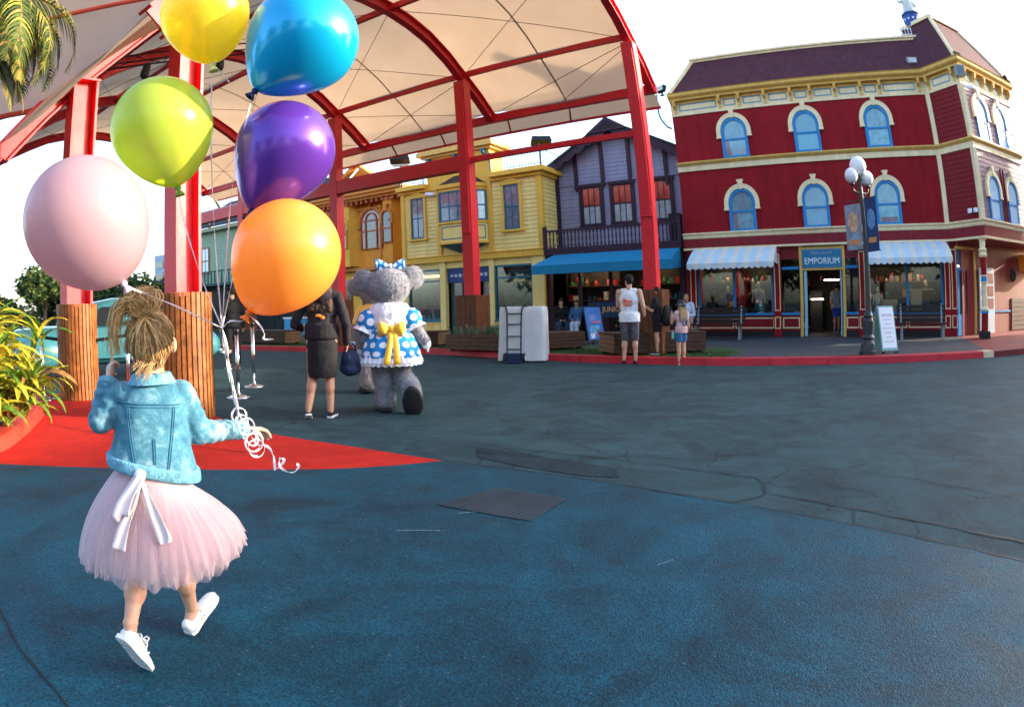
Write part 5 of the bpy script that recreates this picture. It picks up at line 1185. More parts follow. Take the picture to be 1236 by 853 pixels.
hipL, knL, anL = V3((-.045,0,.56)), V3((-.078,-.02,.325)), V3((-.118,-.160,.205))
hipR, knR, anR = V3((.062,0,.56)), V3((.075,.075,.305)), V3((.098,.128,.098))
for h_, k_, a_, in ((hipL,knL,anL),(hipR,knR,anR)):
    b.cap(h_,k_,.060,.040); b.cap(k_,a_,.038,.0225); m_ = k_.lerp(a_,.32); b.ell(m_ + V3((0,-.008,0)),(.040,.042,.066),0,12,8,(a_-k_).to_track_quat('Z','Y').to_matrix().to_3x3())
    b.ell(a_ + V3((0,0,.004)),(.027,.024,.022))
# feet inside the shoes
LH, LT, LU = V3((-.155,-.205,.172)), V3((-.092,-.128,.004)), V3((.60,.62,.35))
RH, RT, RU = V3((.080,.098,.012)), V3((.186,.212,.102)), V3((-.42,-.22,.9))
for H_, T_, U_ in ((LH,LT,LU),(RH,RT,RU)):
    x_, y_, z_ = basis(T_-H_, U_); b.cap(H_+y_*.03+z_*.032, H_+y_*.13+z_*.022, .020, .016)
b.cap(anL, LH + basis(LT-LH,LU)[1]*.03 + basis(LT-LH,LU)[2]*.035, .023,.022); b.cap(anR, RH + basis(RT-RH,RU)[1]*.03 + basis(RT-RH,RU)[2]*.035, .023,.022)
# raised fist round the stick, and the outstretched hand closing on the ribbons
hand(b, wrL, V3((.12,.2,.95)), V3((.85,.35,-.1)), .100, (1.15,1.2,1.25,1.3), .9, 1)
hand(b, wrR, V3((.86,.42,-.10)), V3((.15,.0,-1)), .120, (.50,.58,.66,.75), .45, -1)
blob('body', b, .0042, m_skin, girl, 3, .5)
# denim jacket
m_denim = mat('pale_denim', (.25,.44,.55), .85, var=0, sheen=.15)
nt, bs_, LK = nodes_of(m_denim); tc = nt.nodes.new('ShaderNodeTexCoord'); n1 = nt.nodes.new('ShaderNodeTexNoise'); n1.inputs['Scale'].default_value = 11; n1.inputs['Detail'].default_value = 9; n1.inputs['Roughness'].default_value = .7; n1.inputs['Distortion'].default_value = .2; LK(tc.outputs['Object'], n1.inputs['Vector'])
cr = nt.nodes.new('ShaderNodeValToRGB'); e = cr.color_ramp.elements; e[0].position = .34; e[0].color = (.020,.11,.18,1); e[1].position = .66; e[1].color = (.27,.44,.49,1); x_ = e.new(.5); x_.color = (.062,.215,.295,1); LK(n1.outputs[0], cr.inputs[0])
wv = nt.nodes.new('ShaderNodeTexWave'); wv.inputs['Scale'].default_value = 420; wv.bands_direction = 'DIAGONAL'; LK(tc.outputs['Object'], wv.inputs['Vector'])
n3 = nt.nodes.new('ShaderNodeTexNoise'); n3.inputs['Scale'].default_value = 500; LK(tc.outputs['Object'], n3.inputs['Vector'])
mm = nt.nodes.new('ShaderNodeMix'); mm.data_type = 'RGBA'; mm.blend_type = 'MULTIPLY'; mm.inputs[0].default_value = .45; LK(cr.outputs[0], mm.inputs[6]); cr3 = nt.nodes.new('ShaderNodeValToRGB'); cr3.color_ramp.elements[0].position = .3; cr3.color_ramp.elements[0].color = (.55,.55,.6,1); cr3.color_ramp.elements[1].position = .7; cr3.color_ramp.elements[1].color = (1.2,1.2,1.2,1); LK(n3.outputs[0], cr3.inputs[0]); LK(cr3.outputs[0], mm.inputs[7]); LK(mm.outputs[2], bs_.inputs['Base Color'])
bp = nt.nodes.new('ShaderNodeBump'); bp.inputs['Strength'].default_value = .35; bp.inputs['Distance'].default_value = .002; LK(wv.outputs[0], bp.inputs['Height'])
n4 = nt.nodes.new('ShaderNodeTexNoise'); n4.inputs['Scale'].default_value = 38; n4.inputs['Detail'].default_value = 5; n4.inputs['Distortion'].default_value = 1.5; LK(tc.outputs['Object'], n4.inputs['Vector']); bp2 = nt.nodes.new('ShaderNodeBump'); bp2.inputs['Strength'].default_value = .28; bp2.inputs['Distance'].default_value = .008; LK(n4.outputs[0], bp2.inputs['Height']); LK(bp.outputs[0], bp2.inputs['Normal']); LK(bp2.outputs[0], bs_.inputs['Normal'])
m_denim_d = mat('denim_seam', (.03,.13,.21), .85, var=.25, vs=40); m_denim_l = mat('denim_edge', (.13,.33,.43), .85, var=.35, vs=50, bump=.4, bs=120)
def tring(z, cx_, cy_, rx, ry, tilt, n=28, pw=2.4):
    out = []
    for k in range(n):
        t = 2*PI*k/n; c_, s_ = math.cos(t), math.sin(t); f = (abs(c_)**pw + abs(s_)**pw)**(-1/pw)
        x = cx_ + rx*c_*f; out.append(V3((x, cy_ + ry*s_*f, z + tilt*(x-cx_))))
    return out
TOR = [(.688,.010,-.004,.145,.108,-.22),(.72,.010,-.004,.140,.104,-.20),(.77,.010,-.004,.126,.096,-.13),(.83,.012,-.006,.118,.090,-.06),(.88,.015,-.008,.118,.086,-.03),(.92,.018,-.008,.112,.078,-.02),(.950,.020,-.008,.092,.064,-.01),(.975,.020,-.010,.062,.052,0)]
b = MB(); b.rings([tring(*t) for t in TOR], 0, True, True, True)
b.ell(shL + V3((.006,-.004,.002)),(.048,.050,.044)); b.ell(shR + V3((-.004,-.004,.002)),(.050,.050,.046))
b.cap(shL,elL,.046,.043); b.cap(elL,elL.lerp(wrL,.86),.043,.036); b.cap(shR,elR,.047,.043); b.cap(elR,elR.lerp(wrR,.90),.042,.033)
def wrinkle(p, n):
    a = 0
    for q0, q1, amp in ((shL,elL,.0022),(elL,wrL,.003),(shR,elR,.0022),(elR,wrR,.0032)):
        d = q1-q0; t = (p-q0).dot(d)/d.length_squared
        if -.1 < t < 1.1 and (p-(q0+d*t)).length < .06: a += amp*math.sin(t*d.length*170 + 3*mnoise.noise(p*22))*max(0,1-abs(t-.55)*1.2)
    f = .0034*mnoise.noise(V3((p.x*14, p.y*14, p.z*7))) + .0013*mnoise.noise(V3((p.x*38+p.z*20, p.y*30, p.z*14)))
    return p + n*(a+f)
jk = blob('jacket', b, .0048, m_denim, girl, 4, .5, post=wrinkle)
bv = bvh_of(jk)
def on_back(x, z, off=.001):
    h_ = bv.ray_cast(V3((x,-1,z)), V3((0,1,0))); return (h_[0] + h_[1]*off) if h_[0] else V3((x,-.09,z))
def seamline(pts, w=.0022, m=None, name='seam'):
    P = []
    for (x0_,z0_),(x1_,z1_) in zip(pts, pts[1:]):
        for k in range(10): P.append(on_back(x0_+(x1_-x0_)*k/10, z0_+(z1_-z0_)*k/10))
    P.append(on_back(*pts[-1])); mb = MB(); mb.tube(P, w, 6); return mb.build(name, m or m_denim_d, jk, True)
for dz in (0,-.009): seamline([(-.092,.912+dz),(-.03,.906+dz),(.05,.902+dz),(.104,.898+dz)], .0016 if dz else .0024)
for pts in ([(-.062,.902),(-.058,.80),(-.050,.715)], [(.082,.895),(.070,.80),(.052,.70)], [(.012,.72),(.014,.80)]):
    seamline(pts); seamline([(x+.006,z) for x, z in pts], .0014)
b = MB(); hb = []
for z, g_ in ((.672,1.025),(.678,1.045),(.705,1.04),(.712,1.02)): hb.append([p + V3((0,0,.003*mnoise.noise(p*30))) for p in tring(z,.010,-.004,.146*g_,.109*g_,-.225,40)])
b.rings(hb, 0, True, True, True); b.build('hem_band', m_denim_l, jk, True)
for q0, q1, f0, r_ in ((elL,wrL,.76,.0375),(elR,wrR,.83,.0355)):
    d = (q1-q0).normalized(); p0 = q0.lerp(q1,f0); b = MB(); b.tube([p0, p0+d*.004, p0+d*.034, p0+d*.037], [r_-.003,r_,r_*.97,r_*.90], 18, 0, True); b.build('cuff', m_denim_l, jk, True)
b = MB(); cols_ = []
for z, rx, ry, oy in ((.968,.060,.056,0),(.990,.052,.050,0),(.996,.054,.053,0),(.992,.062,.062,-.002),(.962,.078,.074,-.006)):
    cols_.append([V3((.020+rx*math.cos(R(t)), -.010+oy+ry*math.sin(R(t)), z+.010*math.cos(R(t))*.2)) for t in range(130,412,12)])
b.rings(cols_, 0, False); b.build('collar', m_denim_l, jk, True)
# tulle skirt
m_tulle = bpy.data.materials.new('pink_tulle'); m_tulle.use_nodes = True; nt = m_tulle.node_tree; nt.nodes.clear(); LK = nt.links.new
o_ = nt.nodes.new('ShaderNodeOutputMaterial'); d1 = nt.nodes.new('ShaderNodeBsdfDiffuse'); d1.inputs[0].default_value = (.80,.63,.65,1); t1 = nt.nodes.new('ShaderNodeBsdfTranslucent'); t1.inputs[0].default_value = (.80,.63,.65,1); m1 = nt.nodes.new('ShaderNodeMixShader'); m1.inputs[0].default_value = .45; tp = nt.nodes.new('ShaderNodeBsdfTransparent'); m2 = nt.nodes.new('ShaderNodeMixShader')
lw = nt.nodes.new('ShaderNodeLayerWeight'); lw.inputs[0].default_value = .35; mr = nt.nodes.new('ShaderNodeMapRange'); mr.inputs['To Min'].default_value = .28; mr.inputs['To Max'].default_value = .95; LK(lw.outputs['Facing'], mr.inputs[0])
LK(d1.outputs[0], m1.inputs[1]); LK(t1.outputs[0], m1.inputs[2]); LK(mr.outputs[0], m2.inputs[0]); LK(tp.outputs[0], m2.inputs[1]); LK(m1.outputs[0], m2.inputs[2]); LK(m2.outputs[0], o_.inputs[0])
m_lining = mat('pink_lining', (.76,.57,.59), .8, var=.05); m_satin = mat('blush_satin', (.70,.57,.55), .34, var=.06, sheen=.3)
sk_root = None
def tutu(scale, seed, m, name, parent, zb=0.0, amp=.035, nt_=18, ruff=.012):
    rn = random.Random(seed); NA = 260; rs = []; ph = [rn.uniform(0,6.28) for _ in range(6)]
    for j in range(23):
        t = j/22
        ring = []
        for k in range(NA):
            th = 2*PI*k/NA; c_, s_ = math.cos(th), math.sin(th)
            hem = .402 + zb + .045*max(0,c_)**3 - .012*max(0,-s_) + .010*math.sin(3*th+ph[0])
            z = .668 + (hem-.668)*t - .045*c_*(1-t)
            r_ = (.106 + .164*math.sin(t*PI/2)**.92)*scale
            pl = amp*t**.6*(.55*math.sin(nt_*th+ph[1]+2.2*math.sin(2*th+ph[2])) + .35*math.sin(nt_*2.1*th+ph[3]) + .55*mnoise.noise(V3((c_*3.1,s_*3.1,seed+t*.8))))
            rf = ruff*max(0,(t-.82)/.18)**1.3
            r2 = r_*(1+pl) + rf*math.sin(30*th+ph[4]+3*math.sin(5*th)) 
            z += rf*.55*math.sin(24*th+ph[5]+2*math.sin(7*th))
            ring.append(V3((.018 - .010*t + .012*t*max(0,c_) + r2*c_, -.004 + r2*.93*s_, z)))
        rs.append(ring)
    mb = MB(); mb.rings(rs, 0, True); return mb.build(name, m, parent, True)
skirt = tutu(.80, 1, m_lining, 'skirt', girl, .03, .02, 14, .004)
for q, (sc, sd_) in enumerate(((.86,6),(.91,2),(.95,3),(.98,4),(1.005,5))): tutu(sc, sd_, m_tulle, 'tulle_layer', skirt, -.004*q, .032, 17+2*q, .011)
b = MB(); b.rings([tring(z,.018,-.004,.110*g_,.098*g_,-.24,32) for z, g_ in ((.640,1.02),(.646,1.04),(.668,1.03),(.676,1.0))], 0, True, True, True); sash_ = b.build('sash', m_satin, girl, True)
def satin(path, widths, wdir, name, thick=.003):
    P = smooth_path(path, 6); n_ = len(P); mb = MB(); rs = []
    for i, p in enumerate(P):
        f = i/(n_-1)*(len(widths)-1); k = min(int(f), len(widths)-2); w_ = widths[k]+(widths[k+1]-widths[k])*(f-k)
        d = (P[min(i+1,n_-1)]-P[max(i-1,0)]).normalized(); wd = (Vector(wdir) - d*Vector(wdir).dot(d)).normalized(); nn_ = d.cross(wd)
        row = []
        for q in range(-4,5): row.append(p + wd*(w_*q/8) + nn_*(.006*math.sin(q*1.1+i*.25)))
        rs.append(row + [v + nn_*thick for v in reversed(row)])
    mb.rings(rs, 0, True, True, True); return mb.build(name, m_satin, sash_, True)
satin([(-.030,-.110,.700),(-.055,-.150,.672),(-.088,-.180,.625),(-.098,-.198,.590),(-.085,-.185,.600),(-.055,-.150,.650),(-.03,-.118,.692)], [.030,.050,.060,.062,.055,.04,.02], (.80,-.1,.5), 'bow_loop')
satin([(-.04,-.125,.685),(-.065,-.170,.62),(-.095,-.212,.56),(-.118,-.236,.495)], [.018,.030,.038,.046], (.95,-.2,.1), 'bow_tail')
satin([(-.035,-.122,.675),(-.020,-.165,.63),(.0,-.205,.58),(.022,-.228,.525),(.026,-.236,.508)], [.018,.03,.044,.046,.030], (.85,-.15,.5), 'bow_tail')
b = MB(); b.ell((-.036,-.122,.690),(.018,.016,.022)); b.build('bow_knot', m_satin, sash_, True)
shoe(girl, LH, LT, LU, .205, m_shoe_w, m_rubber, True, True); shoe(girl, RH, RT, RU, .20, m_shoe_w, m_rubber, True, True)
# hair: a close cap, swept up strands, a messy knot and loose ends
m_h1 = mat('hair_brown', (.17,.085,.035), .45, var=.25, vs=40, spec=.5); m_h2 = mat('hair_honey', (.46,.26,.085), .4, var=.25, vs=40, spec=.5); m_h3 = mat('hair_blonde', (.74,.50,.22), .4, var=.2, vs=40, spec=.5)
b = MB(); b.ell((.020,-.006,1.097),(.0745,.087,.089)); b.ell((.018,-.030,1.045),(.048,.048,.045))
hc = V3((.020,.0,1.092)); hr = V3((.0765,.091,.094))
def cut_face(p, n):
    if p.y > .045 and p.z < 1.125: return V3((p.x*.8+.004, p.y-.05, p.z))
    return p
hair = blob('hair', b, .005, m_h1, girl, 3, .5, noise=.002, nscale=60, post=cut_face)
rn = random.Random(77); HS = MB(); T = V3((.004,-.050,1.176))
def strand(P, r0, mi): 
    n_ = len(P); HS.tube(P, [r0*(1-.75*(i/(n_-1))**2) for i in range(n_)], 4, mi, True)
def onhead(p, off):
    d = p-hc; k = math.sqrt((d.x/hr.x)**2+(d.y/hr.y)**2+(d.z/hr.z)**2); return hc + d/k*(1+off/.085)
for _ in range(1300):
    a = rn.uniform(-1.0,1.0)*2.25 - PI/2; zz = rn.uniform(-.088,.06) if abs(a+PI/2) < 1.3 else rn.uniform(-.03,.07)
    if zz < -.03: a = -PI/2 + (a+PI/2)*.62
    if abs(a+PI/2) > 1.3: zz = max(zz,.015+.02*rn.random())
    s0 = onhead(hc + V3((math.cos(a)*.07*math.sqrt(max(.12,1-(zz/.094)**2)), math.sin(a)*.085*math.sqrt(max(.12,1-(zz/.094)**2)), zz)), .001); off = rn.uniform(.001,.006); P = []
    for k in range(9):
        t = k/8; p = s0.lerp(T, t); p = onhead(p, off + .006*t*t + .004*math.sin(t*6+a*9)*.4); P.append(p + V3((rn.gauss(0,.0006),rn.gauss(0,.0006),rn.gauss(0,.0006))))
    P[-1] = T + V3((rn.gauss(0,.006),rn.gauss(0,.006),rn.gauss(0,.005)))
    strand(P, rn.uniform(.0006,.0014), rn.choices((0,1,2),(.20,.42,.38))[0])
bc = V3((-.006,-.042,1.208))
for _ in range(380):
    ax = V3((rn.gauss(.1,.5),rn.gauss(1,.35),rn.gauss(0,.5))).normalized(); u = ax.orthogonal().normalized(); v = ax.cross(u); r_ = rn.uniform(.020,.042); a0 = rn.uniform(0,6.28); sw = rn.uniform(2.5,5.2)
    c_ = bc + V3((rn.gauss(.002,.010),rn.gauss(0,.010),rn.gauss(0,.008)))
    P = [c_ + (u*math.cos(a0+sw*k/9)*1.15 + v*math.sin(a0+sw*k/9)*.85)*(r_*(1+.18*math.sin(k*.9+a0))) for k in range(10)]
    strand(P, rn.uniform(.0008,.0018), rn.choices((0,1,2),(.12,.40,.48))[0])
for _ in range(320):
    e_ = rn.uniform(0,1); sp = rn.gauss(0,1)
    P = smooth_path([T + V3((rn.gauss(0,.006),rn.gauss(0,.006),0)), (-.030+rn.gauss(0,.008),-.055+rn.gauss(0,.01),1.212+rn.gauss(0,.01)), (-.066+.010*sp,-.050+rn.gauss(0,.012),1.205+rn.gauss(0,.012)), (-.084+.010*sp,-.045+rn.gauss(0,.014),1.160), (-.092+.011*sp+.02*e_*0,-.045+rn.gauss(0,.014),1.125-.02*e_), (-.088+.016*sp,-.04+rn.gauss(0,.016),1.085-.035*e_)][:4 + (e_>.25) + (e_>.7)], 3)
    strand(P, rn.uniform(.0007,.0014), rn.choices((0,1,2),(.10,.38,.52))[0])
for cl in range(10):
    x0_ = rn.uniform(-.052,.050); ln = rn.uniform(.045,.14); dr_ = rn.gauss(0,.014)
    for _ in range(13):
        P = [T + V3((rn.gauss(0,.004),rn.gauss(0,.004),0))]
        for k in range(1,8):
            t = k/7; p = onhead(V3((.004+(x0_-.004)*min(1,t*1.6)+dr_*t+rn.gauss(0,.0022), -.085, T.z-ln*t)), .010+.006*math.sin(t*3)+.006*t); P.append(p + V3((rn.gauss(0,.0010),rn.gauss(0,.0012),0)))
        strand(P, rn.uniform(.0009,.0019), rn.choices((0,1,2),(.10,.40,.50))[0])
for _ in range(80):
    a = rn.uniform(-.042,.044); e_ = rn.uniform(.025,.075); P = []
    for k in range(7):
        t = k/6; P.append(V3((.018+a*(1-.15*t)-.028*t*t*(1 if a < .02 else -.3)+rn.gauss(0,.0015), -.070-.014*t+rn.gauss(0,.002)-.01*t*t, 1.045-e_*t)))
    strand(P, rn.uniform(.0006,.0012), rn.choices((0,1,2),(.25,.40,.35))[0])
for _ in range(90):
    a = rn.uniform(0,6.28); r0_ = rn.uniform(.02,.05); c_ = bc + V3((-.02,0,-.01)); d = V3((math.cos(a),rn.gauss(0,.4),math.sin(a))).normalized(); P = [c_ + d*(r0_*(1+.22*k)) + V3((rn.gauss(0,.002),0,-.0012*k*k)) for k in range(5)]
    strand(P, .0007, rn.choice((1,2)))
so2 = HS.build('loose_strand', [m_h1, m_h2, m_h3], hair, True); so2['kind'] = 'stuff'
stick = thing('wooden_stick', 'thin pale wooden stick held up in the girl raised fist', 'stick', (-1.97,.885,.97))
b = MB(); b.tube([(-1.972,.882,.955),(-1.975,.885,1.02),(-1.982,.886,1.100)], [.0055,.0055,.005], 10); b.build('shaft', mat('pale_wood', (.62,.42,.24), .5, bump=.1), stick)

# ------------------------------------------------------------------ balloons
def balloon_mat(name, col, metal=0.0, rough=.24, glow=.0, see=0.0):
    m = bpy.data.materials.new(name); m.use_nodes = True; nt, p_, L = nodes_of(m)
    p_.inputs['Base Color'].default_value = (*col,1); p_.inputs['Roughness'].default_value = rough; p_.inputs['Metallic'].default_value = metal; p_.inputs['Coat Weight'].default_value = .15; p_.inputs['Coat Roughness'].default_value = .16
    tc = nt.nodes.new('ShaderNodeTexCoord'); n_ = nt.nodes.new('ShaderNodeTexNoise'); n_.inputs['Scale'].default_value = 60; L(tc.outputs['Object'], n_.inputs['Vector']); bp_ = nt.nodes.new('ShaderNodeBump'); bp_.inputs['Strength'].default_value = .03; bp_.inputs['Distance'].default_value = .002; L(n_.outputs[0], bp_.inputs['Height']); L(bp_.outputs[0], p_.inputs['Normal'])
    out = nt.nodes['Material Output']; t_ = nt.nodes.new('ShaderNodeBsdfTranslucent'); t_.inputs[0].default_value = (*col,1); mx_ = nt.nodes.new('ShaderNodeMixShader'); mx_.inputs[0].default_value = glow; L(p_.outputs[0], mx_.inputs[1]); L(t_.outputs[0], mx_.inputs[2]); last = mx_.outputs[0]
    if see:
        tp_ = nt.nodes.new('ShaderNodeBsdfTransparent'); tp_.inputs[0].default_value = (*[min(1,c*1.15) for c in col],1); m2_ = nt.nodes.new('ShaderNodeMixShader'); m2_.inputs[0].default_value = see; L(last, m2_.inputs[1]); L(tp_.outputs[0], m2_.inputs[2]); last = m2_.outputs[0]
    L(last, out.inputs[0]); _M[name] = m; return m
m_rib = mat('white_ribbon', (.80,.76,.80), .3, var=.05); m_ribp = mat('pink_ribbon', (.80,.55,.50), .35, var=.05)
GATHER = V3((-1.656,1.122,1.128))
def ribbon3(path, w, name, m, parent, n=8, twist=1.0):
    P = smooth_path(path, n); mb = MB(); rs = []
    for i, p in enumerate(P):
        d = (P[min(i+1,len(P)-1)]-P[max(i-1,0)]).normalized(); a = d.cross(V3((.3,.9,.2))).normalized(); c_ = d.cross(a); t = twist*i*.22
        wd = a*math.cos(t)+c_*math.sin(t); nn_ = d.cross(wd); rs.append([p-wd*w/2-nn_*.0004, p+wd*w/2-nn_*.0004, p+wd*w/2+nn_*.0004, p-wd*w/2+nn_*.0004])
    mb.rings(rs, 0, True, True, True); return mb.build(name, m, parent)
def balloon(label, c, knot, w, m, m_knot, path, pear=.3, rm=m_rib, extra=None):
    c = V3(c); kn = V3(knot); ax = (c-kn).normalized(); root = thing('balloon', label, 'balloon', tuple(c), 0, 'balloons held by the girl')
    dist = (c-kn).length; q = ax.to_track_quat('Z','Y').to_matrix().to_4x4(); M = Matrix.Translation(c) @ q
    prof = []; n_ = 40; r_ = w/2; top = r_*1.03
    for i in range(n_+1):
        t = PI*i/n_; zc = -math.cos(t); z = zc*(dist*.985 if zc < 0 else top); rr = r_*math.sin(t)
        if zc < 0: rr *= (1-pear*(-zc)**1.6*(1-.15*zc)) if pear else 1
        prof.append((max(rr,.006 if i == 0 else .0003), z))
    mb = MB(); mb.lathe(prof, 48, 0, M); mb.build('skin', m, root, True)
    mb = MB(); z0 = -dist*.985; mb.lathe([(.006,z0+.004),(.010,z0-.002),(.011,z0-.008),(.006,z0-.013),(.009,z0-.018),(.017,z0-.030),(.016,z0-.031),(.003,z0-.016)], 14, 0, M); mb.build('knot', m_knot, root, True)
    ribbon3([M @ V3((0,0,z0-.012))] + [V3(p) for p in path], .0048, 'ribbon', rm, root)
    if extra: ribbon3([M @ V3((0,0,z0-.012))] + [V3(p) for p in extra], .0048, 'ribbon_end', m_rib, root)
    return root
mB = dict(pink=balloon_mat('latex_pink', (.56,.37,.40), 0, .32, .50), green=balloon_mat('latex_lime', (.60,.72,.10), 0, .26, .46, .22), yellow=balloon_mat('latex_yellow', (.88,.74,.07), 0, .26, .48, .24), blue=balloon_mat('latex_blue', (.004,.40,.72), .25, .20, .12), purple=balloon_mat('latex_purple', (.115,.035,.34), .35, .24, .06), orange=balloon_mat('latex_orange', (.92,.43,.07), 0, .26, .46))
kd = mat('knot_dark_blue', (.01,.02,.08), .4); kg = mat('knot_green', (.10,.28,.02), .4); ko = mat('knot_orange', (.8,.16,.02), .4); kp = mat('knot_pink', (.8,.5,.6), .4); ky = mat('knot_yellow', (.85,.75,.25), .4)
balloon('pale pink balloon hanging lowest beside the red pillar', (-1.630,.655,1.432), (-1.588,.752,1.262), .352, mB['pink'], kp, [(-1.60,.82,1.235),(-1.63,.95,1.195),tuple(GATHER)], .06)
balloon('lime green balloon in front of the red pillar', (-1.667,.911,1.735), (-1.643,.958,1.552), .318, mB['green'], kg, [(-1.650,.985,1.45),(-1.655,1.05,1.28),tuple(GATHER)], .22)
balloon('yellow balloon cut off by the top of the picture', (-1.562,.985,2.10), (-1.547,1.012,1.932), .282, mB['yellow'], ky, [(-1.56,1.02,1.75),(-1.60,1.06,1.45),tuple(GATHER)], .2, m_rib, [(-1.54,1.03,1.91),(-1.53,1.05,1.885),(-1.525,1.06,1.87)])
balloon('sky blue balloon overlapping the purple one', (-1.345,1.196,1.985), (-1.420,1.080,1.815), .338, mB['blue'], kd, [(-1.46,1.07,1.70),(-1.50,1.06,1.55),(-1.58,1.09,1.33),tuple(GATHER)], .34)
balloon('dark purple balloon between the blue and orange ones', (-1.444,1.210,1.655), (-1.482,1.112,1.465), .302, mB['purple'], kd, [(-1.53,1.10,1.36),(-1.58,1.105,1.25),tuple(GATHER)], .36)
balloon('orange balloon lowest on the right of the bunch', (-1.385,1.160,1.335), (-1.447,1.075,1.176), .308, mB['orange'], ko, [(-1.50,1.085,1.150),(-1.58,1.10,1.150),tuple(GATHER)], .20, m_rib, [(-1.43,1.09,1.145),(-1.415,1.10,1.115),(-1.418,1.10,1.10),(-1.40,1.12,1.098)])
cur = thing('curling_ribbon', 'tangled white ribbon ends curling under the girl outstretched hand', 'ribbon', (-1.71,1.22,.80))
for q in range(6):
    rn = random.Random(q); ribbon3([tuple(GATHER)] + [V3((-1.656-.056*t+rn.gauss(0,.0035),1.122+.092*t+rn.gauss(0,.0035),1.128-.292*t)) for t in (.2,.4,.6,.8,1.0)], .0045, 'strand', m_rib, cur, 6, 1.6)
rt_ = V3((.457,.889,0))
def coil(c, r_, turns, axis_y, a0, n=22, ez=1.0, drift=(0,0,0)):
    return [V3(c) + rt_*(r_*math.cos(a0+turns*2*PI*k/n)) + V3((0,0,1))*(r_*ez*math.sin(a0+turns*2*PI*k/n)) + V3((-.889,.457,0))*(axis_y*(k/n-.5)) + V3(drift)*(k/n) for k in range(n+1)]
cc = V3((-1.712,1.215,.838))
for k, (c_, r_, t_, a0) in enumerate(((cc,.024,1.6,0),(cc+V3((.004,.008,-.02)),.020,1.3,1),(V3((-1.70,1.235,.80)),.026,1.4,2.2),(V3((-1.697,1.245,.770)),.022,1.5,.6),(V3((-1.690,1.255,.745)),.030,1.7,1.1),(V3((-1.686,1.262,.725)),.027,1.3,3.0),(V3((-1.690,1.25,.755)),.018,1.8,4))):
    mb_ = coil(c_, r_, t_, .03, a0, 22, 1.1); ribbon3(mb_, .0046, 'curl', m_rib, cur, 2, .8)
ribbon3([(-1.712,1.215,.84),(-1.70,1.235,.80),(-1.69,1.25,.76),(-1.68,1.262,.735)], .005, 'curl', m_rib, cur)
ribbon3([V3((-1.675,1.262,.735)), V3((-1.650,1.278,.735)), V3((-1.632,1.288,.705)), V3((-1.628,1.290,.665)), V3((-1.632,1.29,.655)), V3((-1.612,1.298,.668)), V3((-1.600,1.308,.690)), V3((-1.612,1.30,.695)), V3((-1.614,1.30,.670)), V3((-1.596,1.31,.652)), V3((-1.574,1.326,.650)), V3((-1.562,1.336,.668)), V3((-1.566,1.334,.680))], .009, 'curl_end', m_rib, cur)
